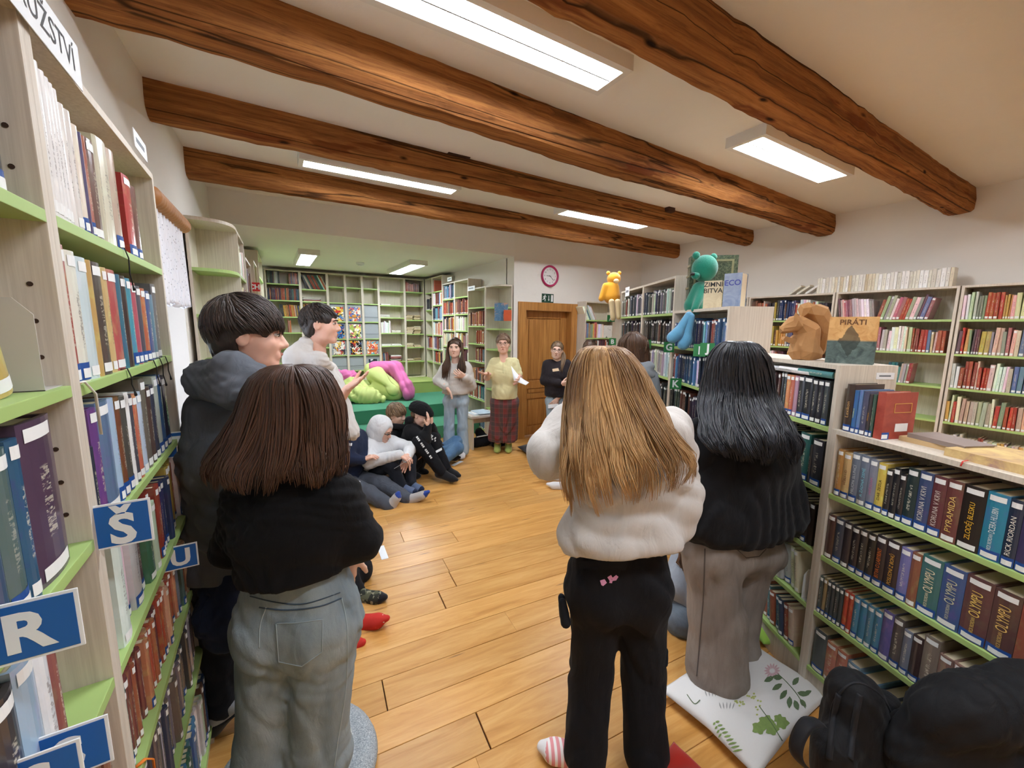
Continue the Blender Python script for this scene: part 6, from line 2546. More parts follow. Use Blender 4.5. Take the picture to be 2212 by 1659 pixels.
def person_J():
    Jt = jd(shL=(1067, 783, 5.16), shR=(1111, 783, 5.16), elL=(1052, 816, 5.12), wrL=(1054, 808, 4.92), elR=(1122, 816, 5.12), wrR=(1121, 814, 4.92), hipL=(1077, 868, 5.16), hipR=(1103, 868, 5.16), knL=(1078, 922, 5.22), knR=(1100, 922, 5.22))
    for sd, px in (('L', 1074), ('R', 1098)):
        p = gz(px, 978)
        Jt['an' + sd] = V3(p[0], p[1], .085) + FH * .1
        Jt['toe' + sd] = V3(p[0], p[1], .03) - FH * .04
    root = person_root(gz(1088, 976)[:2], 'older person in cream short-sleeved shirt and long plaid skirt, speaking beside the door')
    c = J(1087, 743, 5.14)
    hands = [dict(a=(Jt['wrL'], -FH * .7 - RH * .55 + UP * .1, UP, -1), k=dict(curl=.3, spread=.15)), dict(a=(Jt['wrR'], -FH * .6 - RH * .1 - UP * .3, -RH + UP * .3, 1), k=dict(curl=.6))]
    fr = build_body(root, Jt, c, nrm(-FH * .98 - RH * .03), UP, .99, SKIN, .013, hands=hands, brow=set_hair_plain(H_GREYBR))
    P, (sm, pm, sx, up) = torso_prims(Jt, .022, wide=1.1)
    P += [EL(lerp(sm, pm, .38) - FH * .05 - sx * .06, (.08, .075, .07), k=.05), EL(lerp(sm, pm, .38) - FH * .05 + sx * .06, (.08, .075, .07), k=.05), EL(lerp(sm, pm, .8) - FH * .05, (.13, .11, .12), k=.06)]
    P += [RC(Jt['shL'], lerp(Jt['shL'], Jt['elL'], .72), .06, .058, k=.03), RC(Jt['shR'], lerp(Jt['shR'], Jt['elR'], .72), .06, .058, k=.03)]
    zh = zat(1088, 862, 5.05)
    P.append(EL(sm - FH * .11 + up * .055, (.05, .085, .075), k=.01, sub=True))
    sh = garment(root, 'shirt', P, M_CREAMSH, .010, .05, folds(91, .006, .12), [(V3(0, 0, zh), DOWN)])
    seam('button_placket', [(1087, 785), (1087, 806)], sh, M_CREAMSH, root, .004)
    ca = (Jt['hipL'] + Jt['hipR']) / 2
    ba = V3(*ground((Jt['anL'] + Jt['anR']) / 2, .17))
    def pleat(X, Y, Z):
        an = np.arctan2(Y - ca[1], X - ca[0])
        t = np.clip((ca[2] - Z) / ca[2], 0, 1)
        return .016 * t * np.sin(9 * an + 1.2 * np.sin(3 * an)) + 0 * Z
    sk = [RC(Jt['hipL'], Jt['hipR'], .10, k=.06), RC(ca, ba, .12, .165, k=.06), RC(Jt['hipL'], lerp(Jt['hipL'], Jt['anL'], .8), .098, .12, k=.06), RC(Jt['hipR'], lerp(Jt['hipR'], Jt['anR'], .8), .098, .12, k=.06), RC(ca + up * .12, ca, .10, .11, k=.06)]
    garment(root, 'skirt', sk, mat_plaid(), .011, .06, pleat, [(V3(0, 0, .15), DOWN), (V3(0, 0, zh + .08), UP)])
    for sd in ('L', 'R'):
        garment(root, 'slipper', foot_prims(Jt['an' + sd], Jt['toe' + sd], 1.05), M_SLIP, .009, .02, None, [(Jt['an' + sd] + UP * .03, UP)])
    short_hair(root, c, fr, .99, H_GREYBR, 92, 300, .07, .005, -2.5, .02, .008, (0, 1), .045, 1, -9, .035)
    r, f_, u = fr
    gl = MB()
    for sg in (-1, 1):
        cc = c + f_ * .112 + r * sg * .033 + u * .006
        pts = [cc + r * .023 * math.cos(t) + u * .019 * math.sin(t) for t in np.linspace(0, 2 * math.pi, 17)]
        gl.tube(pts, .0016, 5, False)
        gl.tube([c + f_ * .108 + r * sg * .056 + u * .008, c + r * sg * .086 + f_ * .0 + u * .01], .0016, 5)
    gl.tube([c + f_ * .113 - r * .01 + u * .008, c + f_ * .113 + r * .01 + u * .008], .0016, 5)
    put(gl.build('glasses', plain('glasses_frame', (120, 100, 86), .4, .05), None, True), Matrix.Identity(4), root)
    # sheets held in the hand
    a, b, c_, d = J(1108, 792, 4.90), J(1112, 818, 4.86), J(1146, 828, 4.80), J(1132, 818, 4.92)
    n = 8
    V, F = [], []
    for i in range(n + 1):
        t = i / n
        for q in (0, 1):
            top = lerp(J(1104, 790, 4.92), J(1143, 826, 4.86), t) + UP * (-.03 * math.sin(math.pi * t))
            bot = lerp(J(1110, 822, 4.84), J(1136, 832, 4.78), t)
            V.append(top if q == 0 else bot)
    for i in range(n):
        F.append((2 * i, 2 * i + 1, 2 * i + 3, 2 * i + 2))
    o = mesh_obj('paper_sheet', V, F, M_PAPER, None, True)
    md = o.modifiers.new('thickness', 'SOLIDIFY')
    md.thickness = .0015
    tag(o, 'curled white paper sheets held by the person in the plaid skirt', 'paper')


# ---------------- K: girl at the door with glasses, arms crossed low
def person_K():
    f = nrm(-FH * .97 - RH * .1)
    Jt = jd(shL=(1183, 788, 5.62), shR=(1225, 788, 5.62), elL=(1177, 822, 5.58), wrL=(1212, 829, 5.44), elR=(1229, 832, 5.60), wrR=(1204, 862, 5.50), hipL=(1191, 866, 5.62), hipR=(1214, 866, 5.62), knL=(1191, 912, 5.6), knR=(1214, 912, 5.6))
    standing_legs(Jt, 0, f)
    root = person_root((Jt['anL'][:2] + Jt['anR'][:2]) / 2, 'person with glasses and ponytail in black sweatshirt leaning beside the wooden door')
    c = J(1203, 757, 5.60)
    hands = [dict(a=(Jt['wrL'], RH * .9 + UP * .05, UP * .3 + FH, 1), k=dict(curl=.4)), dict(a=(Jt['wrR'], -RH * .5 - UP * .6, FH, 1), k=dict(curl=.4))]
    fr = build_body(root, Jt, c, nrm(-FH * .95 - RH * .12), nrm(UP + RH * .08), .98, SKIN2, .014, hands=hands, brow=M_IRIS)
    P, (sm, pm, sx, up) = torso_prims(Jt, .028, wide=1.05)
    P += arm_prims(Jt['shL'], Jt['elL'], lerp(Jt['elL'], Jt['wrL'], .9), (.068, .064, .05)) + arm_prims(Jt['shR'], Jt['elR'], lerp(Jt['elR'], Jt['wrR'], .9), (.068, .064, .05))
    zh = zat(1203, 858, 5.5)
    M_CHAR = fabric('charcoal_fleece', (48, 42, 46), .15, 420, .25, .06, fold=.35)
    tp = garment(root, 'sweatshirt', P, M_CHAR, .012, .05, folds(101, .008, .13), [(V3(0, 0, zh), DOWN)])
    decal('chest_print', [[(1193, 797), (1206, 795), (1208, 801), (1194, 803)]], tp, plain('cream_print', (226, 196, 160), .7, .05), root, .004)
    Pj = [RC(Jt['hipL'], Jt['hipR'], .088, k=.05), RC(lerp(Jt['hipL'], sm, .25), lerp(Jt['hipR'], sm, .25), .08, k=.05)]
    for sd in ('L', 'R'):
        Pj += leg_prims(Jt['hip' + sd], Jt['kn' + sd], Jt['an' + sd], (.078, .07, .08), .03)
        garment(root, 'sock', foot_prims(Jt['an' + sd], Jt['toe' + sd], 1.0), M_WHITESOCK, .012, .02)
    garment(root, 'jeans', Pj, M_JEANI, .013, .035, folds(103, .007, .12), [(V3(0, 0, .03), DOWN)])
    short_hair(root, c, fr, .98, H_LBROWN, 104, 220, .06, .005, -4, .01, .003, (0, .6), .05, 1, -9, .045)
    r, f_, u = fr
    L = Locks()
    rr = random.Random(105)
    for i in range(50):
        a = c - f_ * .09 + u * .06
        q1 = c - f_ * .07 + r * (-1) * .09 + u * (-.03)
        # falls over the shoulder on the picture's right
        sg = -1 if (c + r)[0] * RH[0] + (c + r)[1] * RH[1] < (c @ RH) else 1
        q1 = c - f_ * .05 + r * sg * .095 - u * (.05)
        q2 = c + f_ * .05 + r * sg * (.09 + .02 * rr.random()) - u * .16
        q3 = c + f_ * .10 + r * sg * (.05 + .06 * rr.random()) - u * (.27 + .06 * rr.random())
        j = V3(rr.gauss(0, .008), rr.gauss(0, .008), rr.gauss(0, .006))
        L.add([a, lerp(a, q1, .6) + j, q1 + j, lerp(q1, q2, .5) + j * 1.3, q2 + j, q3 + j], .007, rr.uniform(.1, 1))
    L.build('ponytail', H_LBROWN, root)
    gl = MB()
    for sg in (-1, 1):
        cc = c + f_ * .112 + r * sg * .033 + u * .006
        gl.tube([cc + r * .024 * math.cos(t) + u * .02 * math.sin(t) for t in np.linspace(0, 2 * math.pi, 17)], .002, 5, False)
        gl.tube([c + f_ * .108 + r * sg * .057 + u * .008, c + r * sg * .086 + u * .01], .0018, 5)
    gl.tube([c + f_ * .113 - r * .01 + u * .008, c + f_ * .113 + r * .01 + u * .008], .0018, 5)
    put(gl.build('glasses', M_BLACK, None, True), Matrix.Identity(4), root)
    box_ = mesh_obj('paper_slip', [J(1184, 874, 5.46), J(1206, 872, 5.46), J(1206, 880, 5.45), J(1184, 882, 5.45)], [(0, 1, 2, 3)], M_PAPER)
    md = box_.modifiers.new('thickness', 'SOLIDIFY')
    md.thickness = .0015
    tag(box_, 'white paper slip in the lowered hand by the door', 'paper')


def standing_simple(Jt, label, c, fh, top, trou, s, hairfn, f, seed, skin=None, e=.04, vox=.014, hoodp=None, face=False):
    standing_legs(Jt, 0, f)
    root = person_root((Jt['anL'][:2] + Jt['anR'][:2]) / 2, label)
    fr = build_body(root, Jt, c, fh, UP, s, skin or SKIN2, vox, face=face, brow=M_IRIS)
    P, (sm, pm, sx, up) = torso_prims(Jt, e)
    P += arm_prims(Jt['shL'], Jt['elL'], Jt['wrL'], (.07, .062, .05)) + arm_prims(Jt['shR'], Jt['elR'], Jt['wrR'], (.07, .062, .05))
    garment(root, 'sweater', P, top, vox, .05, folds(seed, .007, .12), [(pm - up * .06, DOWN)])
    if hoodp:
        garment(root, 'hood', hoodp, top, .01, .04, folds(seed + 2, .005, .1))
    Pj = [RC(Jt['hipL'], Jt['hipR'], .105, k=.06)]
    for sd in ('L', 'R'):
        Pj += leg_prims(Jt['hip' + sd], Jt['kn' + sd], Jt['an' + sd], (.09, .07, .07), .04)
        garment(root, 'sock', foot_prims(Jt['an' + sd], Jt['toe' + sd], 1.0), M_WHITESOCK, .014, .02)
    garment(root, 'trousers', Pj, trou, vox, .04, folds(seed + 1, .007, .12))
    hairfn(root, c, fr)
    return root


def person_L():
    Jt = jd(shL=(1252, 800, 5.0), shR=(1296, 800, 5.0), elL=(1248, 845, 5.0), wrL=(1256, 885, 4.95), elR=(1300, 845, 5.0), wrR=(1296, 885, 4.95), hipL=(1262, 878, 5.0), hipR=(1288, 878, 5.0), knL=(1262, 930, 5.0), knR=(1288, 930, 5.0))
    standing_simple(Jt, 'person whose forehead peeks out above the long blond hair', J(1274, 757, 5.0), nrm(-FH - RH * .2), M_DKTROU, M_JEANI, .98, lambda r, c, fr: short_hair(r, c, fr, .98, H_BROWN, 111, 200, .06, .005, -4, .02, .004, (0, .5), .06, 1, -9, .045), -FH, 113, face=True)


def person_M():
    Jt = jd(shL=(1338, 822, 3.05), shR=(1398, 815, 2.98), elL=(1330, 890, 3.05), wrL=(1345, 950, 2.95), elR=(1408, 890, 2.98), wrR=(1400, 955, 2.95), hipL=(1350, 950, 3.02), hipR=(1390, 948, 3.0), knL=(1350, 1050, 3.02), knR=(1390, 1050, 3.0))
    def hf(r, c, fr):
        short_hair(r, c, fr, 1.0, H_BROWN, 121, 120, .09, .007, .2, .05, .010, (0, .6), .03)
        curtain_hair(r, H_BROWN, [(1362, 718, 2.98), (1342, 735, 3.02), (1338, 765, 3.04), (1340, 800, 3.04), (1352, 815, 3.02)], [(1374, 718, 2.98), (1394, 735, 3.02), (1398, 765, 3.04), (1396, 785, 3.04), (1390, 800, 3.02)], 122, 420, .0045, .15, (0, .6), .006, [.03, .11, .12, .12, .11], ragged=.06)
    standing_simple(Jt, 'person with brown bob and grey hoodie standing before the green letter signs', J(1367, 757, 3.03), nrm(FH * .9 - RH * .4), M_MIDGREY, M_JEANH, 1.0, hf, nrm(FH - RH * .4), 123, hoodp=[RC(J(1372, 795, 2.92), J(1402, 792, 2.94), .045, .04), RC(J(1380, 805, 2.88), J(1406, 812, 2.92), .04, .03)])


# ---------------- N: long blond hair, ash sweatshirt, black cargo trousers
def person_N():
    f = nrm(FH * .95 - RH * .25)
    Jt = jd(shL=(1262, 945, 1.40), shR=(1448, 930, 1.44), elL=(1192, 985, 1.44), wrL=(1228, 872, 1.58), elR=(1468, 1075, 1.43), wrR=(1430, 1170, 1.56), hipL=(1287, 1262, 1.42), hipR=(1384, 1262, 1.44), knL=(1276, 1450, 1.42), knR=(1388, 1450, 1.44))
    for sd, px, py in (('L', 1262, 1668), ('R', 1392, 1668)):
        p = gz(px, py)
        Jt['an' + sd] = V3(p[0], p[1], .085)
    Jt['toeL'] = gz(1172, 1612, .035)
    Jt['toeR'] = Jt['anR'] + FH * .15 + RH * .06 - UP * .05
    root = person_root(Jt['anL'][:2] * .5 + Jt['anR'][:2] * .5, 'person with long blond hair in ash sweatshirt and black cargo trousers, back turned')
    c = J(1300, 842, 1.43)
    build_body(root, Jt, c, nrm(FH * .8 - RH * .55), nrm(UP - RH * .08), .99, SKIN2, .012, hands=[dict(a=(Jt['wrL'], UP * .8 + RH * .35 + FH * .1, RH, -1), k=dict(curl=.3))], face=False)
    P, (sm, pm, s, up) = torso_prims(Jt, .028, wide=1.15)
    P.append(RC(sm + up * .05, sm - up * .03, .058, .09, k=.05))
    P += [RC(Jt['shL'], Jt['elL'], .082, .082, k=.04), RC(Jt['elL'], lerp(Jt['elL'], Jt['wrL'], .72), .084, .052, k=.03), RC(Jt['elL'] - RH * .01 + UP * .03, lerp(Jt['elL'], Jt['wrL'], .45), .075, .065, k=.03)]
    P += arm_prims(Jt['shR'], Jt['elR'], Jt['wrR'], (.082, .076, .055))
    P += [RC(lerp(Jt['hipL'], sm, .12), lerp(Jt['hipR'], sm, .12), .142, k=.08), RC(J(1262, 1160, 1.37), J(1420, 1150, 1.40), .085, k=.1)]
    zh = zat(1330, 1205, 1.3)
    garment(root, 'sweatshirt', P, M_ASH, .0095, .05, addn(folds(133, .011, .16), hemfold(zh + .045, .008, .03, 1)), [(V3(*ground(pm, zh)), DOWN + RH * .06 - FH * .1)])
    zw = zat(1330, 1150, 1.4)
    Pj = [RC(Jt['hipL'], Jt['hipR'], .112, k=.06), RC(lerp(Jt['hipL'], sm, .2), lerp(Jt['hipR'], sm, .2), .10, k=.07), RC(lerp(Jt['hipL'], sm, .42), lerp(Jt['hipR'], sm, .42), .09, k=.07), EL(lerp(Jt['hipL'], Jt['hipR'], .08) - FH * .03 - UP * .03, (.095, .095, .11), k=.06), EL(lerp(Jt['hipL'], Jt['hipR'], .92) - FH * .03 - UP * .03, (.095, .095, .11), k=.06)]
    for sd in ('L', 'R'):
        Pj += leg_prims(Jt['hip' + sd], Jt['kn' + sd], Jt['an' + sd], (.100, .082, .082), .045)
    tr = garment(root, 'trousers', Pj, M_BLKPANT, .0095, .045, folds(137, .009, .13, (1, 1, .5)), [(V3(0, 0, zw), UP), (V3(0, 0, .02), DOWN)])
    # cargo flaps and waistband
    M_FLAP = fabric('black_canvas', (30, 31, 36), .15, 420, .3, .03)
    decal('waistband', [[(1250, 1212), (1358, 1210), (1352, 1232), (1252, 1230)]], tr, M_FLAP, root, .006)
    for (a, b) in ((J(1215, 1300, 1.38), J(1222, 1345, 1.36)), (J(1436, 1405, 1.42), J(1432, 1430, 1.41))):
        garment(root, 'pocket_flap', [RC(a, b, .014, .020), RC(lerp(a, b, .2) + FH * .05, b + FH * .04, .014, .02)], M_FLAP, .007, .02)
    M_PK = plain('pink_print', (226, 160, 204), .6, .05)
    decal('bow_print', [[(1296, 1254), (1306, 1251), (1311, 1259), (1303, 1266), (1299, 1264)], [(1312, 1247), (1320, 1242), (1324, 1249), (1317, 1255)], [(1322, 1249), (1331, 1242), (1336, 1246), (1331, 1254), (1323, 1255)], [(1318, 1252), (1324, 1252), (1322, 1260), (1316, 1259)]], tr, M_PK, root, .003)
    # striped sock
    k = NB('pink_striped_sock')
    sep = k.n('ShaderNodeSeparateXYZ')
    k.l(k.coords('Object', (1, 1, 1), (0, 0, .5)), sep.inputs[0])
    st = k.math('LESS_THAN', k.math('FRACT', k.math('MULTIPLY', sep.outputs[0], 45.0)), .55)
    k.base(k.mix(st, lin((240, 232, 230)), lin((226, 150, 154))))
    k.rough(.9)
    garment(root, 'sock', foot_prims(Jt['anL'], Jt['toeL'], 1.02), k.m, .007, .02)
    garment(root, 'sock_toe', foot_prims(Jt['anL'], Jt['toeL'], 1.06), M_WHITESOCK, .007, .02, None, [(lerp(Jt['anL'], Jt['toeL'], .82), Jt['anL'] - Jt['toeL'])])
    garment(root, 'sock', foot_prims(Jt['anR'], Jt['toeR'], 1.02), k.m, .009, .02)
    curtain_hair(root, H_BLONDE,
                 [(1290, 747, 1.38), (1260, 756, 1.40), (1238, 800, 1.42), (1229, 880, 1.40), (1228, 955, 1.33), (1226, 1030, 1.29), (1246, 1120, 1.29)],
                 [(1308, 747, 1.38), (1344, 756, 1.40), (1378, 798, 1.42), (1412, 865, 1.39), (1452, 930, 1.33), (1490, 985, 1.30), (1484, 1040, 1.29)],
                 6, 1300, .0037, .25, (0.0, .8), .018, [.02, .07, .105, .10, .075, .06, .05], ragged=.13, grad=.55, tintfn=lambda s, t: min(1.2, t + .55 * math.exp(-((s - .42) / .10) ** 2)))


# ---------------- O: long black hair, black hoodie, taupe jeans
def person_O():
    f = nrm(FH * .85 - RH * .5)
    Jt = jd(shL=(1530, 945, 1.70), shR=(1672, 938, 1.80), elL=(1516, 1045, 1.68), wrL=(1498, 1130, 1.84), elR=(1690, 1060, 1.82), wrR=(1670, 1150, 1.95), hipL=(1532, 1185, 1.72), hipR=(1630, 1182, 1.84), knL=(1548, 1330, 1.71), knR=(1590, 1330, 1.86))
    Jt['anL'] = J(1548, 1448, 1.68)
    Jt['toeL'] = J(1500, 1462, 1.76)
    Jt['anR'] = J(1590, 1432, 1.86)
    Jt['toeR'] = J(1545, 1430, 1.98)
    root = person_root(gz(1560, 1475)[:2], 'person with wavy black hair, black hoodie and taupe jeans standing on the floral pillow', .05)
    c = J(1588, 808, 1.74)
    build_body(root, Jt, c, nrm(FH * .8 - RH * .6), UP, .99, SKIN2, .012, hands=[dict(a=(Jt['wrL'], -UP, RH, 1), k=dict(curl=.4))], face=False)
    P, (sm, pm, s, up) = torso_prims(Jt, .05, wide=1.15)
    P += arm_prims(Jt['shL'], Jt['elL'], lerp(Jt['elL'], Jt['wrL'], .95), (.088, .08, .06)) + arm_prims(Jt['shR'], Jt['elR'], Jt['wrR'], (.088, .08, .06))
    P += [RC(J(1520, 1110, 1.68), J(1672, 1110, 1.80), .12, k=.1)]
    zh = zat(1590, 1172, 1.66)
    garment(root, 'hoodie', P, M_BLKHOOD, .0095, .06, addn(folds(143, .010, .2), hemfold(zh + .05, .008, .03, 1)), [(V3(*ground(pm, zh)), DOWN)])
    Hd = [RC(J(1506, 915, 1.66), J(1556, 955, 1.61), .028, .03), RC(J(1556, 955, 1.61), J(1640, 972, 1.62), .03, .028), RC(J(1640, 972, 1.62), J(1690, 945, 1.70), .028, .026)]
    garment(root, 'hood', Hd, M_BLKHOOD, .008, .05, folds(144, .005, .1))
    Pj = [RC(Jt['hipL'], Jt['hipR'], .115, k=.07), RC(J(1600, 1190, 1.74), J(1668, 1200, 1.86), .085, .07, k=.05)]
    Pj += leg_prims(Jt['hipL'], Jt['knL'], Jt['anL'], (.115, .118, .135), .05) + leg_prims(Jt['hipR'], Jt['knR'], Jt['anR'], (.105, .10, .11), .05)
    zw = zat(1590, 1140, 1.75)
    jn = garment(root, 'jeans', Pj, M_JEANO, .0095, .04, folds(147, .008, .14, (1, 1, .45)), [(V3(0, 0, zw), UP), (V3(*Jt['anL']) - UP * .035, DOWN)])
    seam('side_seam', [(1523, 1185), (1520, 1280), (1512, 1380), (1505, 1460)], jn, plain('taupe_stitch', (96, 88, 84), .8, .1), root, .003)
    seam('pocket_stitching', [(1590, 1185), (1612, 1205), (1640, 1202), (1655, 1186)], jn, plain('taupe_stitch', (96, 88, 84), .8, .1), root, .002)
    for sd in ('L', 'R'):
        garment(root, 'sock', foot_prims(Jt['an' + sd], Jt['toe' + sd], 1.0), M_WHITESOCK, .01, .02)
    curtain_hair(root, H_BLACK,
                 [(1582, 737, 1.72), (1556, 744, 1.74), (1531, 778, 1.76), (1521, 848, 1.78), (1516, 905, 1.64), (1524, 950, 1.55), (1560, 985, 1.52)],
                 [(1598, 737, 1.72), (1624, 744, 1.74), (1646, 778, 1.76), (1656, 848, 1.78), (1690, 905, 1.66), (1712, 950, 1.60), (1700, 1000, 1.58)],
                 9, 1200, .0040, .2, (0.0, 1.0), .026, [.02, .075, .115, .13, .10, .08, .07], ragged=.1)


def person_P():
    Jt = jd(shL=(1490, 1172, 2.24), shR=(1560, 1170, 2.4), elL=(1462, 1262, 2.14), wrL=(1496, 1300, 2.08), elR=(1590, 1250, 2.35), wrR=(1560, 1300, 2.2), hipL=(1520, 1335, 2.30), hipR=(1570, 1330, 2.42),
            knL=(1474, 1338, 2.08), anL=(1530, 1372, 2.05), toeL=(1570, 1375, 2.0), knR=(1540, 1330, 2.1), anR=(1500, 1372, 2.2), toeR=(1470, 1378, 2.16))
    root = person_root(gz(1520, 1380)[:2], 'person in grey hoodie and grey-blue jeans sitting on the floor behind the taupe jeans')
    c = J(1520, 1098, 2.32)
    def hf(r, c, fr):
        short_hair(r, c, fr, .98, H_BROWN, 151, 120, .07, .007)
        L = Locks()
        rr = random.Random(152)
        for i in range(60):
            a = c + V3(rr.gauss(0, .04), rr.gauss(0, .04), .03)
            b = J(1482 + rr.gauss(0, 6), 1150, 2.22 + rr.gauss(0, .02))
            d = J(1478 + rr.gauss(0, 7), 1215, 2.14 + rr.gauss(0, .02))
            e_ = J(1482 + rr.gauss(0, 8), 1250 + rr.gauss(0, 10), 2.11)
            L.add([a, lerp(a, b, .5) - FH * .03, b, lerp(b, d, .5), d, e_], .009, rr.uniform(0, .8))
        L.build('long_hair', H_BROWN, r)
    fr, tp, tr = seated_generic(root, Jt, c, nrm(FH * .4 - RH * .9), M_ASHB, M_JEANP, hf, .98, face=False, e=.045, sleeve=(.08, .075, .055), leg=(.10, .095, .075), seed=153, topname='hoodie', vox=.012)
    for sd in ('L', 'R'):
        sock_set(root, Jt, sd, M_WHITESOCK, 1.0)


M_ASHB = fabric('blue_grey_fleece', (166, 174, 186), .06, 420, .25, .12, fold=.35)
M_PAPER = plain('white_paper', (236, 238, 240), .7, .02)


def person_Q():
    Jt = jd(shL=(1285, 925, 4.45), shR=(1330, 925, 4.45), elL=(1275, 965, 4.4), wrL=(1270, 985, 4.3), elR=(1340, 965, 4.4), wrR=(1320, 990, 4.3), hipL=(1295, 1012, 4.45), hipR=(1322, 1012, 4.40),
            knL=(1262, 980, 4.30), anL=(1208, 1026, 4.22), toeL=(1156, 1022, 4.24), knR=(1285, 990, 4.15), anR=(1228, 1048, 4.08), toeR=(1184, 1046, 4.07))
    root = person_root(gz(1300, 1030)[:2], 'person in white ankle socks and black leggings sitting behind the long blond hair')
    c = J(1308, 888, 4.45)
    seated_generic(root, Jt, c, nrm(-RH), M_NAVYC, M_BLACKSOCK, lambda r, c, fr: short_hair(r, c, fr, .98, H_BROWN, 161, 120, .07, .006), .98, face=False, seed=163, leg=(.08, .06, .042))
    for sd in ('L', 'R'):
        sock_set(root, Jt, sd, M_WHITESOCK, 1.02)


def person_R():
    Jt = jd(shL=(585, 1100, 2.62), shR=(650, 1100, 2.5), elL=(600, 1180, 2.55), wrL=(660, 1200, 2.45), elR=(680, 1180, 2.42), wrR=(720, 1200, 2.4), hipL=(590, 1245, 2.66), hipR=(620, 1262, 2.5),
            knL=(775, 1232, 2.50), anL=(748, 1268, 2.38), toeL=(780, 1262, 2.45), knR=(740, 1240, 2.36), anR=(772, 1284, 2.32), toeR=(830, 1290, 2.28))
    root = person_root(gz(610, 1300)[:2], 'person in black trousers and camouflage socks sitting behind the black sweater')
    c = J(618, 1010, 2.56)
    seated_generic(root, Jt, c, nrm(RH), M_NAVYC, M_BLKPANT, lambda r, c, fr: short_hair(r, c, fr, .98, H_BROWN, 171, 120, .07, .006), .98, face=False, seed=173, leg=(.09, .082, .055))
    k = NB('camouflage_sock')
    f1 = k.noise(k.coords('Object'), 26, 2.0, .5)
    f2 = k.noise(k.coords('Object', (1.3, 1, 1.2)), 32, 2.0, .5)
    col = k.mix(k.ramp(f1, [(.5, (0, 0, 0)), (.52, (1, 1, 1))]), lin((40, 42, 34)), lin((86, 88, 66)))
    k.base(k.mix(k.ramp(f2, [(.58, (0, 0, 0)), (.6, (1, 1, 1))]), col, lin((140, 136, 112))))
    k.rough(.9)
    sock_set(root, Jt, 'R', k.m, 1.02, M_BLACKSOCK)
    sock_set(root, Jt, 'L', M_BLACKSOCK, 1.0)


def person_S():
    Jt = jd(shL=(545, 1215, 2.32), shR=(610, 1210, 2.15), elL=(560, 1300, 2.3), wrL=(620, 1310, 2.15), elR=(640, 1300, 2.1), wrR=(680, 1310, 2.12), hipL=(545, 1360, 2.32), hipR=(575, 1380, 2.15),
            knL=(660, 1325, 2.20), anL=(760, 1342, 2.10), toeL=(834, 1336, 2.06), knR=(650, 1380, 2.05), anR=(725, 1400, 1.98), toeR=(782, 1388, 1.94))
    root = person_root(gz(560, 1420)[:2], 'person in red patterned socks sitting hidden behind the washed jeans')
    c = J(578, 1118, 2.26)
    seated_generic(root, Jt, c, nrm(RH), M_GREYTROU, M_DKTROU, lambda r, c, fr: short_hair(r, c, fr, .98, H_BROWN, 181, 120, .07, .006), .98, face=False, seed=183, leg=(.085, .07, .055))
    k = NB('red_patterned_sock')
    vo = k.n('ShaderNodeTexVoronoi')
    vo.inputs['Scale'].default_value = 34
    k.l(k.coords('Object'), vo.inputs['Vector'])
    m = k.ramp(vo.outputs['Distance'], [(.16, (1, 1, 1)), (.2, (0, 0, 0))])
    n_ = k.ramp(k.noise(k.coords('Object'), 14, 2), [(.5, (0, 0, 0)), (.55, (1, 1, 1))])
    k.base(k.mix(k.math('MULTIPLY', m, n_), lin((196, 44, 34)), lin((232, 214, 206))))
    k.rough(.9)
    for sd in ('L', 'R'):
        sock_set(root, Jt, sd, k.m, 1.02)


import time as _time
_t0 = _time.time()
for _fn in (person_A, person_B, person_C, person_D, person_E, person_F, person_G, person_H, person_I, person_J, person_K, person_L, person_M, person_N, person_O, person_P, person_Q, person_R, person_S):
    _fn()
    print(_fn.__name__, round(_time.time() - _t0, 1))

# ================================================================ OBJECTS AND SMALL THINGS
M_BLUES = plain('sign_blue', (22, 94, 172), .4, .02)
M_GREENS = plain('sign_green', (48, 128, 72), .4, .02)
M_REDS = plain('sign_red', (206, 40, 44), .4, .02)
M_SIGNW = plain('sign_white', (236, 238, 240), .45, .01)


def letter_sign(ch, centre, ux, w, h, mat, label, size=None, border=True, tail=0.0, n=None, group='shelf letter signs'):
    """small plate; ux reading direction, up is z"""
    ux = nrm(ux)
    nn = np.cross(ux, UPV)
    M = frame(centre, ux, UPV, nn)          # local x reading, y up, z towards the reader
    e = bpy.data.objects.new('letter_sign', None)
    link(e)
    e.matrix_basis = M
    tag(e, label, 'sign', group)
    b = 0.004 if border else 0.0
    if border:
        box('plate', -w / 2 - b - tail, w / 2 + b, -h / 2 - b, h / 2 + b, -0.0025, -0.0002, M_SIGNW, e, .001)
    box('face', -w / 2, w / 2, -h / 2, h / 2, -0.0015 if border else -.003, 0.0006, mat, e)
    t = text_mesh('letter', ch, size or h * .95, M_SIGNW, Matrix.Identity(4), None, 0.0, 'CENTER', (size or h) * .035)
    xs = [v.co.x for v in t.data.vertices]
    ys = [v.co.y for v in t.data.vertices]
    mx, my = (max(xs) + min(xs)) / 2, (max(ys) + min(ys)) / 2
    for v in t.data.vertices:
        v.co.x -= mx
        v.co.y -= my
        v.co.z += .0011
    t.parent = e
    return e


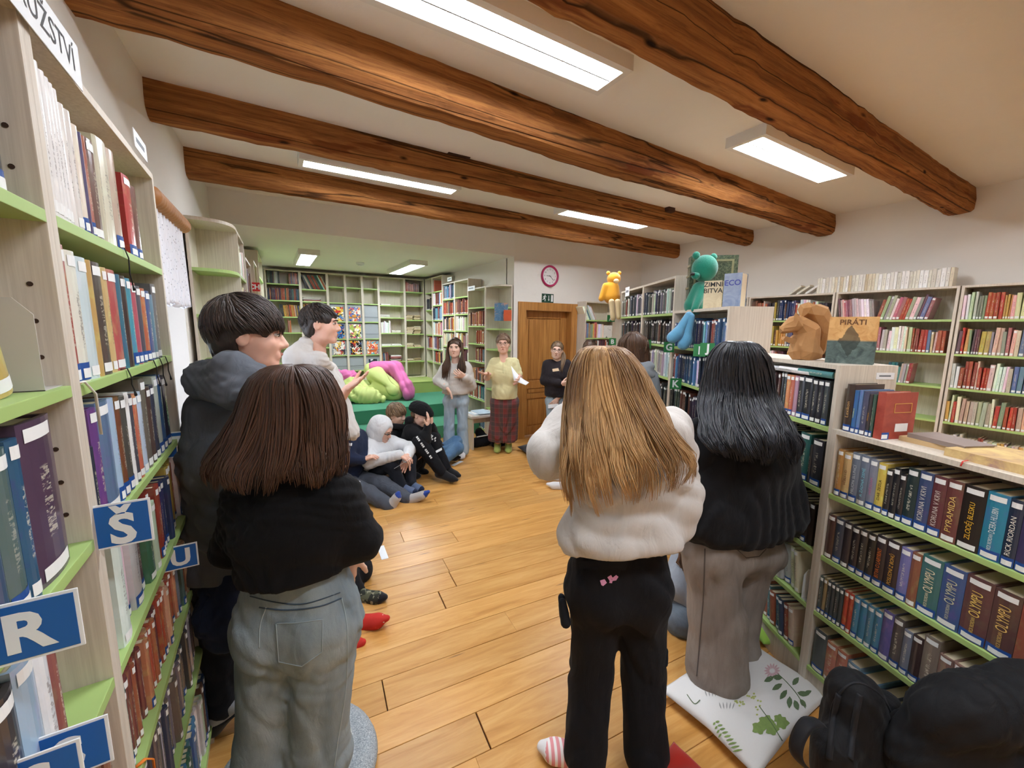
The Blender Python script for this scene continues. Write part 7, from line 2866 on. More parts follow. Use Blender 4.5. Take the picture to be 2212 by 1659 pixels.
X1 = (1, 0, 0)
letter_sign('R', (-.268, .67, 1.333), X1, .078, .07, M_BLUES, 'large blue letter sign R at the left picture edge', .068, tail=.02)
letter_sign('S', (-.281, .74, 1.094), X1, .078, .07, M_BLUES, 'blue letter sign S low on the left bookcase, half covered', .068, tail=.02)
letter_sign('S', (-.294, .69, 1.112), X1, .078, .07, M_BLUES, 'blue letter sign cut off at the bottom left corner', .068, tail=.02)
letter_sign('Š', (-.263, 1.0, 1.318), X1, .078, .08, M_BLUES, 'blue letter sign with a caron on S, beside the pale post', .082, tail=.022)
letter_sign('T', (-.298, 1.78, 1.275), X1, .078, .084, M_BLUES, 'blue letter sign T sticking out beside the window', .082)
letter_sign('U', (-.285, 1.55, .965), X1, .08, .072, M_BLUES, 'blue letter sign U sticking out at the bookcase end', .074, tail=.01)
p = J(538, 619, 4.75) + V3(.05, 0, 0)
letter_sign('CH', p, X1, .115, .10, M_REDS, 'small red letter sign CH on the far left bookcase', .075, False)


def face_pt(key, px, py):
    """point on the front plane of a bookcase seen at a photo position"""
    u = UNITS[key]
    d = ray_dir(px, py)
    t = ((u.p0 - CAM_C) @ u.inw) / (d @ u.inw)
    return CAM_C + d * t, u


for ch, key, px, py, w, lab in (('A', 'S5', 1328, 688, .10, 'green letter sign A on the far end of the bookcase row'), ('B', 'S5', 1331, 738, .085, 'green letter sign B below the letter sign A'), ('E', 'S4', 1391, 745, .085, 'green letter sign E half behind the brown hair'),
                             ('F', 'S4', 1407, 744, .085, 'green letter sign F above the grey hoodie'), ('G', 'S4', 1457, 750, .085, 'green letter sign partly behind the blue plush legs'), ('I', 'S3', 1525, 757, .08, 'green letter sign I left of the black hair'),
                             ('J', 'S3', 1542, 755, .09, 'green letter sign J beside the letter I'), ('K', 'S3', 1472, 829, .09, 'green letter sign K at the middle of the bookcase row'), ('L', 'S3', 1474, 905, .07, 'green letter sign half hidden next to the black hair')):
    p, u = face_pt(key, px, py)
    d = -u.ex
    letter_sign(ch, p - u.inw * .045, u.inw * .75 + u.ex * .66 if ch in 'IJ' else u.inw, w, .085, M_GREENS, lab, .075, False)

# white heading on the near left bookcase
e = bpy.data.objects.new('heading_sign', None)
link(e)
e.matrix_basis = frame((-.292, .915, 2.203), (0, 1, 0), UPV, (1, 0, 0))
tag(e, 'white paper heading with black capitals on top of the left bookcase', 'sign')
box('plate', -.31, .30, -.042, .04, -.001, .0006, M_PAPER, e)
t = text_mesh('lettering', 'DOBRODRUŽSTVÍ', .058, plain('heading_ink', (60, 58, 60), .6, .03), Matrix.Identity(4), None)
_mx = max(v.co.x for v in t.data.vertices)
for v in t.data.vertices:
    v.co.z += .0012
    v.co.y -= .002
    v.co.x += .272 - _mx
t.parent = e


def small_label(c, ux, w, h, label, name='shelf_label', nrmv=None):
    ux = nrm(ux)
    e = bpy.data.objects.new(name, None)
    link(e)
    e.matrix_basis = frame(c, ux, UPV, np.cross(ux, UPV))
    tag(e, label, 'label')
    box('card', -w / 2, w / 2, -h / 2, h / 2, -.001, .001, M_PAPER, e)
    MB().box(-w * .35, w * .3, -h * .1, h * .15, .001, .0014).build('print_line', plain('grey_ink', (120, 124, 130), .6, .05), e)
    return e


p, u = face_pt('S5', 1356, 630)
small_label(p - u.inw * .004, u.ex, .15, .10, 'white card standing on top of the green sign bookcase')
p = atx(971, 603, 2.79)
small_label(p, (0, -1, 0), .2, .07, 'white heading card on the alcove bookcase under the empty shelf')
p = atx(1018, 623, 2.785)
small_label(p, (0, -1, 0), .26, .07, 'white heading card on the bookcase behind the woman')
p = atx(303, 315, -.292)
small_label(p, (0, 1, 0), .14, .05, 'small white sticker at the far top corner of the left bookcase')
u = UNITS['S2']
pe = u.p0 + u.ex * (u.w + .001)
small_label(V3(*(pe + u.inw * .205)) + UPV * 1.505, u.inw, .08, .028, 'small white funding sticker on the squirrel bookcase side')

# ---- curtain rod, lace curtain, radiator
rod = empty('curtain_rod', (-.40, 2.35, 2.24), 0, 'thick turned wooden curtain rod above the lace curtain', 'curtain rod')
M_ROD = plain('turned_wood', (176, 118, 66), .5, .25, 25, .2)
n = 60
pts = [(0, i / (n - 1) * .83, .03 * i / (n - 1)) for i in range(n)]
rad = [.038 + .006 * abs(math.sin(i * .9)) for i in range(n)]
rad[-1] = .02
rad[-2] = .034
m = MB()
m.tube(pts, rad, 14)
m.build('pole', M_ROD, rod, True)
k = NB('white_lace')
co = k.coords('Object')
vo = k.n('ShaderNodeTexVoronoi')
vo.inputs['Scale'].default_value = 55
k.l(co, vo.inputs['Vector'])
hole = k.ramp(vo.outputs['Distance'], [(.16, (1, 1, 1)), (.22, (0, 0, 0))])
k.base(lin((240, 240, 246)))
k.rough(.9)
k.b.inputs['Transmission Weight'].default_value = 0.0
k.l(k.math('SUBTRACT', 1.0, k.math('MULTIPLY', hole, .75)), k.b.inputs['Alpha'])
M_LACE = k.m
V, F = [], []
ny, nz = 90, 24
for j in range(nz):
    for i in range(ny):
        t = i / (ny - 1)
        y = 2.36 + .74 * t
        z0 = 2.235 + .03 * t
        zb = 1.775 + (.018 * abs(math.sin(t * 24)))
        z = z0 + (zb - z0) * j / (nz - 1)
        x = -.405 + .018 * math.sin(t * 60) * (.5 + .5 * j / nz)
        V.append((x, y, z))
for j in range(nz - 1):
    for i in range(ny - 1):
        a = j * ny + i
        F.append((a, a + 1, a + ny + 1, a + ny))
lc = mesh_obj('lace_curtain', V, F, M_LACE, None, True)
md = lc.modifiers.new('thickness', 'SOLIDIFY')
md.thickness = .002
tag(lc, 'short white lace curtain hanging from the wooden rod', 'curtain')
rad_ = empty('radiator', (-.44, 2.35, .12), -LWA, 'white column radiator under the window', 'radiator')
for i in range(14):
    box('column', -.05, .03, i * .075, i * .075 + .058, 0, .64, M_WHITE, rad_, .012)
m = MB()
m.tube([(-.01, -.03, .06), (-.01, 1.06, .06)], .014, 8).tube([(-.01, -.03, .58), (-.01, 1.06, .58)], .014, 8)
m.build('pipe', M_WHITE, rad_, True)
pp = mesh_obj('paper_sheet', [gz(397, 1318, .28), gz(412, 1245, .5), gz(392, 1250, .52), gz(388, 1322, .3)], [(0, 1, 2, 3)], M_PAPER)
md = pp.modifiers.new('thickness', 'SOLIDIFY')
md.thickness = .003
tag(pp, 'white leaflet leaning at the end of the left bookcase', 'paper')

# ---- display books -------------------------------------------------
def display_book(px, py, D, w, h, d, col, label, facing, title=None, tcol=(40, 36, 34), art=None, tsize=.05, z=None, tz=.8, title2=None, lean=0.0):
    """upright book with its front cover towards the viewer; (px,py) is the lower left cover corner"""
    p = J(px, py, D)
    if z is not None:
        dd = ray_dir(px, py)
        p = CAM_C + dd * ((z - CAM_H) / dd[2]) if abs(dd[2]) > .02 else V3(p[0], p[1], z)
    ux = nrm(facing)
    nn = np.cross(ux, UPV)
    e = bpy.data.objects.new('book', None)
    link(e)
    e.matrix_basis = frame(p, ux, UPV, nn)
    tag(e, label, 'book')
    mc = art or plain('cover_%d_%d_%d' % col, col, .35, .15, 14)
    t = .003
    m = MB()
    m.box(0, w, 0, h, -t, 0).box(0, w, 0, h, -d, -d + t).box(0, t, 0, h, -d + t, -t)
    m.build('cover', mc, e)
    box('pages', t, w - .004, .004, h - .004, -d + t, -t, M_PAGES, e)
    if title:
        lines = title.split('\n')
        for i, ln in enumerate(lines):
            tm = text_mesh('cover_title', ln, tsize, plain('cover_ink_%d_%d_%d' % tcol, tcol, .5, .02), Matrix.Identity(4), None, 0, 'CENTER', tsize * .015)
            for v in tm.data.vertices:
                v.co.x += w / 2
                v.co.y += h * tz - i * tsize * .95
                v.co.z += .0012
            tm.parent = e
    return e


def art_mat(name, stops, scale=9.0, stretch=(1, 1, 1)):
    k = NB(name)
    f = k.noise(k.coords('Object', stretch), scale, 5.0, .65, 1.0)
    k.base(k.ramp(f, [(a, lin(c)) for a, c in stops]))
    k.rough(.32)
    return k.m


us3 = UNITS['S3']
zt = us3.h
def top_pt(key, x, y):
    u = UNITS[key]
    q = u.M @ Vector((x, y, u.h))
    return np.array(q)


# squirrel bookcase: pirate book
def disp_on(key, x, y, ux, w, h, d, col, label, **kw):
    p = top_pt(key, x, y)
    e = display_book(1000, 800, 1.0, w, h, d, col, label, ux, **kw)
    e.matrix_basis = frame(p, nrm(ux), UPV, np.cross(nrm(ux), UPV))
    return e


k = NB('pirate_cover')
sep = k.n('ShaderNodeSeparateXYZ')
co = k.coords('Object')
k.l(co, sep.inputs[0])
f = k.noise(co, 26, 5, .65, 1.0)
sky = k.ramp(f, [(.3, lin((196, 140, 80))), (.6, lin((222, 176, 116)))])
sea = k.ramp(f, [(.3, lin((52, 66, 66))), (.55, lin((96, 112, 108))), (.75, lin((128, 140, 132)))])
cc = k.mix(k.ramp(sep.outputs[1], [(.098, (0, 0, 0)), (.104, (1, 1, 1))]), sea, sky)
# ragged dark figure in the middle
dx = k.math('ABSOLUTE', k.math('SUBTRACT', sep.outputs[0], .078))
fig = k.math('LESS_THAN', k.math('ADD', k.math('ADD', k.math('MULTIPLY', dx, 1.7), k.math('MULTIPLY', k.math('ABSOLUTE', k.math('SUBTRACT', sep.outputs[1], .10)), 1.0)), k.math('MULTIPLY', f, .06)), .098)
k.base(k.mix(k.math('MULTIPLY', fig, .75), cc, lin((52, 60, 56))))
k.rough(.35)
pir = disp_on('S2', .70, .05, RH * .70 - FH * .71, .165, .205, .055, (200, 150, 90), 'upright book with orange sky and dark sea on its cover beside the cardboard squirrel', art=k.m, title='PIRÁTI', tcol=(110, 70, 40), tsize=.032, tz=.88)
# three books on the K bookcase
disp_on('S3', .39, .05, RH * .84 - FH * .54, .118, .20, .045, (214, 196, 160), 'upright cream book with black title and dark figure on the K bookcase', title='ZIMNÍ\nBITVA', tcol=(46, 42, 40), tsize=.046, tz=.86,
        art=art_mat('winter_cover', [(.3, (206, 186, 150)), (.55, (222, 206, 172)), (.8, (196, 172, 132))], 12))
disp_on('S3', .60, .08, RH * .68 - FH * .73, .11, .225, .11, (120, 140, 176), 'thick upright book with pale blue cover, its pages towards the right', title='ECO', tcol=(60, 66, 150), tsize=.05, tz=.72,
        art=art_mat('blue_grey_cover', [(.3, (110, 128, 160)), (.55, (150, 160, 180)), (.8, (186, 186, 190))], 10))
M_ORN = art_mat('ornate_green_cover', [(.3, (36, 48, 36)), (.5, (70, 84, 64)), (.62, (110, 116, 88)), (.8, (48, 58, 46))], 70)
ob = disp_on('S3', .12, .06, RH * .97 - FH * .22, .34, .42, .10, (50, 60, 46), 'big dark green ornate book standing behind the green plush toy', art=M_ORN)
fm = MB()
for a in ((.03, .31, .03, .045), (.03, .31, .375, .39), (.03, .045, .045, .375), (.295, .31, .045, .375)):
    fm.box(a[0], a[1], a[2], a[3], .0005, .004)
fm.build('cover_frame', plain('old_gold', (132, 130, 96), .5, .2), ob)
fm = MB()
for zz in (.08, .17, .26, .34):
    fm.box(-.008, .001, zz, zz + .014, -.098, -.002)
fm.build('spine_ridge', plain('tan_band', (150, 140, 108), .6, .1), ob)

# S1 top: row of standing books and flat books
u1 = UNITS['S1']
z1 = u1.h
for (x, w, h, c, ti, tc) in ((.026, .032, .20, (74, 56, 50), 'Lexikon', (214, 170, 110)), (.059, .018, .178, (48, 110, 178), 'Průvodkyně', (226, 226, 120)), (.078, .015, .182, (86, 130, 190), None, None), (.094, .022, .18, (80, 82, 112), None, None), (.117, .014, .172, (70, 62, 66), 'Godland', (214, 150, 60)), (.132, .01, .172, (60, 96, 80), None, None)):
    b = book(u1, 0, x, w, h, .15, c, .02, 0, False, 'blue', z=z1, title=ti, tcol=tc or (230, 226, 210))
# red book, cover towards the camera
red = disp_on('S1', .176, .022, u1.inw, .155, .185, .03, (170, 74, 62), 'red book with gold title frame at the end of the row on the low bookcase', art=art_mat('worn_red_cover', [(.3, (150, 62, 52)), (.6, (178, 84, 70)), (.8, (190, 100, 84))], 8))
red.matrix_basis = red.matrix_basis @ Matrix.Translation((0, 0, .0))
fm = MB()
for a in ((.045, .13, .105, .1075), (.045, .13, .14, .1425), (.045, .0475, .1075, .14), (.1275, .13, .1075, .14)):
    fm.box(a[0], a[1], a[2], a[3], .0004, .0016)
fm.build('title_frame', plain('gold_print', (216, 160, 84), .4, .05), red)
box('sticker', .06, .122, .03, .062, .0004, .0014, M_LABELW, red)
box('blue_label', .0, .035, .0, .028, .0004, .0012, M_LABELB, red)
box('white_label', .0, .028, .004, .02, .0012, .0018, M_LABELW, red)


def flat_book(key, x, y, w, d, t, rot, mc, label, zoff=0.0, name='book'):
    p = top_pt(key, x, y)
    u = UNITS[key]
    e = bpy.data.objects.new(name, None)
    link(e)
    e.matrix_basis = Matrix.Translation((p[0], p[1], p[2] + zoff)) @ Matrix.Rotation(math.atan2(u.ex[1], u.ex[0]) + rot, 4, 'Z')
    tag(e, label, 'book')
    m = MB()
    m.box(0, w, 0, d, 0, .003).box(0, w, 0, d, t - .003, t).box(0, w, 0, .003, .003, t - .003)
    m.build('cover', mc, e)
    box('pages', .004, w - .004, .003, d - .004, .003, t - .003, M_PAGES, e)
    return e


flat_book('S1', .19, .09, .19, .14, .018, .05, plain('tan_paperback', (200, 168, 122), .6, .12, 12), 'tan paperback lying flat, lower of the two on the low bookcase')
flat_book('S1', .21, .10, .18, .13, .016, -.08, plain('brown_grey_paperback', (140, 124, 116), .6, .12, 12), 'grey-brown paperback lying on the tan paperback', .0185)
flat_book('S1', .37, .030, .34, .22, .028, .03, art_mat('atlas_cover', [(.3, (150, 110, 120)), (.45, (206, 172, 120)), (.6, (232, 206, 140)), (.8, (190, 160, 170))], 7), 'large flat picture book with golden landscape cover on the low bookcase')
fr_ = MB()
a = top_pt('S1', .44, .02)
fr_.tube([a + UPV * .006, a - u1.inw * .022 + UPV * .004, a - u1.inw * .028 - UPV * .012], .0025, 6, True, .4)
o = fr_.build('bookmark_ribbon', plain('red_ribbon', (206, 60, 50), .6, .05), None, True)
tag(o, 'short red bookmark ribbon hanging from the large flat picture book', 'ribbon')

# ---- paper folded squirrel ----------------------------------------
k = NB('brown_cardboard')
f = k.noise(k.coords('Object'), 40, 3)
k.base(k.mix(f, lin((168, 122, 76)), lin((190, 142, 92))))
k.rough(.85)
M_CARD = k.m
sq = empty('paper_squirrel', tuple(top_pt('S2', .55, .12)), 0, 'large faceted brown cardboard squirrel sculpture on the low bookcase', 'sculpture')
base = top_pt('S2', .55, .12)


def sqp(px, py, off=0.0):
    D = float((base - CAM_C) @ FH) + off
    return J(px, py, D)


def facet(name, prims, vox, k_, seed, mat):
    V, Q = sdf_geo(prims, .011, k_)
    o = np_mesh_obj(name, V, np.concatenate([Q[:, [0, 1, 2]], Q[:, [0, 2, 3]]]), mat, None, False)
    md = o.modifiers.new('facets', 'DECIMATE')
    md.ratio = min(1.0, 90.0 / len(o.data.polygons))
    put(o, Matrix.Identity(4), sq)
    return o


facet('body', [RC(sqp(1738, 755), sqp(1745, 715), .062, .05), RC(sqp(1722, 762), sqp(1765, 764), .035, .03), RC(sqp(1745, 715), sqp(1728, 700), .045, .04), RC(sqp(1715, 738, -.04), sqp(1690, 730, -.05), .016, .012), RC(sqp(1715, 738, .04), sqp(1692, 730, .05), .016, .012)], .026, .02, 3, M_CARD)
facet('head', [RC(sqp(1715, 700), sqp(1693, 712), .042, .022), RC(sqp(1722, 690, -.03), sqp(1717, 672, -.035), .014, .004), RC(sqp(1722, 690, .03), sqp(1722, 670, .035), .014, .004)], .02, .012, 4, M_CARD)
facet('tail', [RC(sqp(1768, 755, .02), sqp(1782, 715, .02), .03, .045), RC(sqp(1782, 715, .02), sqp(1768, 678, .01), .045, .045), RC(sqp(1768, 678, .01), sqp(1742, 668, .0), .042, .03), RC(sqp(1742, 668), sqp(1733, 684), .03, .012)], .026, .015, 5, M_CARD)
MB().tube([sqp(1689, 715, 0), sqp(1687, 716, 0)], .006, 8).build('nose', M_BLACK, None)
put(bpy.data.objects['nose'], Matrix.Identity(4), sq)

# ---- plain plush toys ----------------------------------------------
def plush(name, col, label):
    k = NB(name + '_fur')
    f = k.noise(k.coords('Object'), 160, 3, .7)
    c = lin(col)
    k.base(k.mix(f, [v * .8 for v in c], [min(1, v * 1.12) for v in c]))
    k.rough(.95)
    k.b.inputs['Sheen Weight'].default_value = .4
    k.bump(f, .5, .006)
    return k.m


M_PG, M_PB, M_PY, M_PX = plush('green_plush', (12, 128, 104), ''), plush('blue_plush', (96, 160, 196), ''), plush('yellow_plush', (226, 158, 30), ''), plush('cream_plush', (222, 196, 150), '')
D3 = float((np.array(top_pt('S3', .28, .0)) - CAM_C) @ FH)
g = empty('plush_toy', tuple(top_pt('S3', .30, .1)), 0, 'green plush toy with blue legs sitting on the bookcase edge', 'plush toy')


def pt(px, py, off=0.0):
    return J(px, py, D3 + off)


child('body', sdf_geo([RC(pt(1500, 660, .05), pt(1512, 625, .06), .075, .06), RC(pt(1518, 625, .0), pt(1500, 668, -.06), .03, .025)], .009, .03), M_PG, g)
child('head', sdf_geo([EL(pt(1522, 580, .06), (.092, .092, .10))], .009, .02), M_PG, g)
child('ear', sdf_geo([EL(pt(1504, 552, .06), (.03, .026, .03))], .006, .02), M_PG, g)
child('ear', sdf_geo([EL(pt(1541, 556, .06), (.03, .026, .03))], .006, .02), M_PG, g)
child('muzzle', sdf_geo([EL(pt(1503, 596, .0), (.032, .03, .026))], .006, .02), M_PG, g)
child('nose', sdf_geo([EL(pt(1496, 592, -.02), (.016, .016, .013))], .005, .02), M_BLACK, g)
for a, b in ((pt(1488, 682, -.10), pt(1462, 722, -.11)), (pt(1492, 685, -.11), pt(1482, 735, -.12))):
    child('leg', sdf_geo([RC(a, b, .030, .034), RC(b, b + (a - b) * -.18 - RH * .015, .040, .042, k=.03)], .007, .02), M_PB, g)
D5 = float((np.array(UNITS['S5'].p0) - CAM_C) @ FH)
g = empty('plush_toy', tuple(J(1322, 648, D5 + .12)), 0, 'yellow plush toy sitting on top of the pale end board', 'plush toy')


def py_(px, py, off=0.0):
    return J(px, py, D5 + .12 + off)


child('body', sdf_geo([RC(py_(1322, 640), py_(1322, 622), .10, .085), RC(py_(1308, 618, -.02), py_(1299, 645, -.02), .04, .035)], .011, .03), M_PY, g)
child('head', sdf_geo([EL(py_(1326, 602), (.082, .082, .076))], .01, .02), M_PY, g)
child('ear', sdf_geo([EL(py_(1314, 590), (.026, .024, .026))], .007, .02), M_PY, g)
child('ear', sdf_geo([EL(py_(1338, 590), (.026, .024, .026))], .007, .02), M_PY, g)
child('muzzle', sdf_geo([EL(py_(1331, 607, -.07), (.034, .03, .028))], .007, .02), M_PX, g)
child('leg', sdf_geo([RC(py_(1321, 652, -.1), py_(1324, 688, -.12), .035, .03)], .009, .02), M_PX, g)
child('leg', sdf_geo([RC(py_(1334, 652, -.1), py_(1336, 685, -.12), .035, .03)], .009, .02), M_PX, g)

# ---- magazines on the display boards -------------------------------
def mag_mat(i, cols):
    k = NB('magazine_cover_%d' % i)
    co = k.coords('Object', (1, 1, 1))
    off = k.n('ShaderNodeVectorMath', operation='ADD')
    k.l(co, off.inputs[0])
    off.inputs[1].default_value = (i * 3.1, i * 1.7, 0)
    vo = k.n('ShaderNodeTexVoronoi')
    vo.inputs['Scale'].default_value = 26
    nz = k.n('ShaderNodeTexNoise')
    nz.inputs['Scale'].default_value = 24
    k.l(off.outputs[0], nz.inputs['Vector'])
    k.l(k.mix(.12, off.outputs[0], nz.outputs['Color']), vo.inputs['Vector'])
    sep = k.n('ShaderNodeSeparateColor')
    k.l(vo.outputs['Color'], sep.inputs[0])
    n_ = len(cols)
    k.base(k.ramp(sep.outputs[0], [((j + .5) / n_, lin(c)) for j, c in enumerate(cols)]))
    k.nt.nodes['Color Ramp'].color_ramp.interpolation = 'CONSTANT'
    k.rough(.25)
    return k.m


MAGC = [[(226, 190, 70), (236, 232, 226), (200, 60, 50), (60, 60, 70), (90, 140, 190)], [(40, 70, 130), (206, 120, 50), (60, 130, 180), (226, 190, 80), (30, 30, 50)], [(226, 220, 214), (200, 70, 60), (60, 60, 66), (230, 190, 90), (150, 150, 156)],
        [(90, 110, 170), (222, 150, 50), (206, 60, 60), (236, 226, 200), (60, 80, 130)], [(160, 180, 90), (226, 210, 120), (200, 80, 110), (240, 236, 226), (60, 70, 80)], [(30, 30, 36), (226, 180, 60), (236, 230, 220), (180, 60, 50), (70, 90, 140)], [(222, 110, 60), (240, 226, 210), (90, 170, 190), (230, 160, 110), (200, 60, 60)], [(30, 30, 34), (60, 60, 66), (220, 220, 220), (40, 60, 90), (30, 30, 34)]]
rows = [(2.095, 1.751), (1.751, 1.428), (1.428, 1.119), (1.119, .82)]
WHO = ['left', 'middle', 'right']
RN = ['top', 'second', 'third', 'lowest']
mi = 0
for ci, key in enumerate(('A2', 'A3', 'A4')):
    u = UNITS[key]
    for ri, (zt_, zb_2) in enumerate(rows):
        e = u.e
        d = box('display_board', .022, u.w - .022, .0, .012, 0, zt_ - zb_2 - .03, M_GREYP, e)
        d.location = (0, .012, zb_2 - u.z0 + .002)
        d.rotation_euler = (-.10, 0, 0)
        rl = MB()
        rl.tube([(.024, -.006, zb_2 - u.z0 + .09), (u.w - .024, -.006, zb_2 - u.z0 + .09)], .003, 6)
        put(rl.build('retaining_bar', M_BLACK), u.M, d)
        has = (ci < 2 and ri < 3) or (ci == 2 and ri in (2, 3))
        if has:
            w, h = .205, .265
            if ci == 2 and ri == 3:
                w, h = .16, .2
            mg = bpy.data.objects.new('magazine', bpy.data.meshes.new('magazine'))
            bm = bmesh.new()
            vv = [bm.verts.new(q) for q in box_v(0, w, -.004, 0, 0, h)]
            for f_ in BOXF:
                bm.faces.new([vv[i] for i in f_])
            bm.to_mesh(mg.data)
            bm.free()
            mg.data.materials.append(mag_mat(mi, MAGC[mi % 8]))
            link(mg)
            mg.matrix_basis = u.M @ Matrix.Translation(((u.w - w) / 2, .010, zb_2 - u.z0 + .006)) @ Matrix.Rotation(-.10, 4, 'X')
            tag(mg, 'colourful magazine on the %s row of the %s magazine rack' % (RN[ri], WHO[ci]), 'magazine', 'magazines on the display boards')
            mi += 1

# picture books facing out near the door and by the woman
display_book(1068, 693, 5.75, .19, .25, .02, (70, 110, 140), 'blue picture book facing out on the rounded shelf beside the door', RH, art=art_mat('picture_blue', [(.3, (60, 96, 130)), (.5, (90, 130, 160)), (.62, (220, 150, 90)), (.8, (50, 70, 100))], 9))
display_book(1088, 693, 5.72, .11, .15, .02, (206, 90, 50), 'small orange book facing out on the rounded shelf', RH)
u = UNITS['D0']
pb = u.M @ Vector((.33, .01, u.shelves[1]))
e = display_book(1290, 728, 4.7, .26, .2, .02, (222, 220, 210), 'pale picture book facing out on the shelf beside the door', (1, 0, 0), art=art_mat('picture_pale', [(.3, (226, 224, 214)), (.56, (232, 230, 224)), (.66, (60, 64, 60)), (.8, (200, 210, 200))], 12))
e.matrix_basis = frame(np.array(pb), (1, 0, 0), UPV, (0, -1, 0))

# ---- stool with papers, bag beneath --------------------------------
st = empty('stool', tuple(gz(1028, 962)), 0, 'pale wooden stool with folded papers beside the plaid skirt', 'stool')
s0 = gz(1028, 962)
cx, cy = 2.50, 5.02
st.location = (cx, cy, 0)
box('seat', -.22, .22, -.17, .17, .44, .475, plain('stool_top', (222, 216, 208), .45, .04), st, .012)
box('side_panel', -.20, -.175, -.15, .15, 0, .44, M_LAM, st, .003)
box('side_panel', .175, .20, -.15, .15, 0, .44, M_LAM, st, .003)
box('rail', -.175, .175, -.02, .0, .34, .44, M_LAM, st)
for i, (a, w, d, c) in enumerate(((.1, .30, .21, (214, 226, 238)), (-.12, .28, .2, (234, 236, 238)), (.02, .21, .29, (190, 208, 224)))):
    o = box('paper_stack', -w / 2, w / 2, -d / 2, d / 2, 0, .006, plain('paper_%d' % i, c, .7, .03))
    o.location = (cx + .01 * i, cy, .4755 + i * .0065)
    o.rotation_euler = (0, 0, a)
    tag(o, ['white paper bundle directly on the stool seat', 'middle white paper bundle on the stool', 'uppermost pale blue folded paper on the stool'][i], 'paper')
bg = empty('bag', (cx + .02, cy - .02, 0), 0, 'black bag lying under the pale stool', 'bag')
child('body', sdf_geo([RC((cx - .1, cy - .05, .07), (cx + .12, cy - .03, .07), .07, .065), RC((cx - .02, cy, .2), (cx + .05, cy, .08), .06, .08), RC((cx + .14, cy - .16, .05), (cx + .3, cy - .2, .045), .05, .04)], .012, .04, folds(201, .006, .1)), M_BLKPANT, bg)
child('strap', sdf_geo([RC((cx - .1, cy - .09, .16), (cx + .1, cy - .09, .165), .009)], .005, .01), M_PRW, bg)

# ---- beanbags on the teal step --------------------------------------
M_BL = fabric('lime_nylon', (196, 208, 128), .06, 500, .1, .1, 6, .5, fold=.15)
M_BP = fabric('pink_nylon', (216, 112, 168), .06, 500, .1, .1, 6, .5, fold=.15)
bz = .40


def on_step(px, py, z=bz):
    return gz(px, py, z)


a = on_step(800, 872)
bb = empty('beanbag', (a[0], a[1], bz), 0, 'limp lime green beanbag with pink panel lying on the teal step', 'beanbag')
Da = float((a - CAM_C) @ FH)
def bp(px, py, off=0.0):
    return J(px, py, Da + off)
child('lime_panel', sdf_geo([RC(bp(745, 850, .05), bp(800, 858, .1), .13, .15), RC(bp(800, 858, .1), bp(825, 862, .1), .15, .06), RC(bp(760, 835, .3), bp(790, 845, .3), .16, .12)], .014, .06, folds(211, .04, .30), [(V3(0, 0, bz + .003), DOWN)]), M_BL, bb)
child('pink_panel', sdf_geo([RC(bp(725, 815, .5), bp(760, 815, .55), .13, .12), RC(bp(725, 835, .4), bp(740, 850, .3), .11, .1)], .014, .05, folds(212, .03, .25), [(V3(0, 0, bz + .003), DOWN)]), M_BP, bb)
b_ = on_step(868, 868)
bb = empty('beanbag', (b_[0], b_[1], bz), 0, 'tall pink and lime beanbag slumped against the other one', 'beanbag')
child('lime_panel', sdf_geo([RC(bp(815, 815, .5), bp(850, 845, .35), .17, .14), RC(bp(790, 845, .45), bp(850, 850, .4), .13, .13), RC(bp(800, 800, .65), bp(830, 800, .65), .12, .12)], .014, .06, folds(213, .04, .30), [(V3(0, 0, bz + .003), DOWN)]), M_BL, bb)
child('pink_panel', sdf_geo([RC(bp(810, 795, .62), bp(855, 795, .62), .12, .13), RC(bp(855, 800, .6), bp(880, 838, .4), .12, .10), RC(bp(880, 835, .4), bp(882, 852, .35), .11, .10)], .014, .05, folds(214, .035, .28), [(V3(0, 0, bz + .003), DOWN)]), M_BP, bb)

# ---- pillows ---------------------------------------------------------
def pillow(name, c, ux, uy, w, d, h, mat, label, tilt=0.0, n=36, seed=1, dent=None):
    """cushion: seamed square, puffed in the middle"""
    r = np.random.default_rng(seed)
    ux, uy = nrm(ux), nrm(uy)
    c = np.asarray(c, float)
    V, F = [], []
    N = n * n
    for side in (1, -1):
        for j in range(n):
            for i in range(n):
                u_, v_ = 2 * i / (n - 1) - 1, 2 * j / (n - 1) - 1
                k1 = (1 - abs(u_) ** 2.6) * (1 - abs(v_) ** 2.6)
                pin = 1 - .07 * (1 - abs(u_ * v_)) * (abs(u_) ** 4 + abs(v_) ** 4)
                z = h * .5 + side * h * .5 * max(0, k1) ** .55
                if side > 0 and dent:
                    for (du, dv, dr, dh) in dent:
                        z -= dh * math.exp(-((u_ - du) ** 2 + (v_ - dv) ** 2) / dr ** 2)
                    z = max(z, .004)
                if side > 0:
                    z += .006 * k1 * math.sin(5 * u_ + 3 * math.sin(2.2 * v_)) + .004 * k1 * math.sin(9 * v_ + 2 * u_)
                if side < 0:
                    z = max(z, 0.0015)
                V.append(c + ux * u_ * w / 2 * pin + uy * v_ * d / 2 * pin + UPV * z)
    for s_ in (0, 1):
        for j in range(n - 1):
            for i in range(n - 1):
                a = s_ * N + j * n + i
                q = (a, a + 1, a + n + 1, a + n)
                F.append(q if s_ == 0 else q[::-1])
    o = mesh_obj(name, V, F, mat, None, True)
    bm = bmesh.new()
    bm.from_mesh(o.data)
    bmesh.ops.remove_doubles(bm, verts=bm.verts[:], dist=.0008)
    bmesh.ops.recalc_face_normals(bm, faces=bm.faces[:])
    bm.to_mesh(o.data)
    bm.free()
    o.data.transform(Matrix.Translation(Vector(tuple(-c))))
    o.location = tuple(c)
    tag(o, label, 'pillow')
    return o


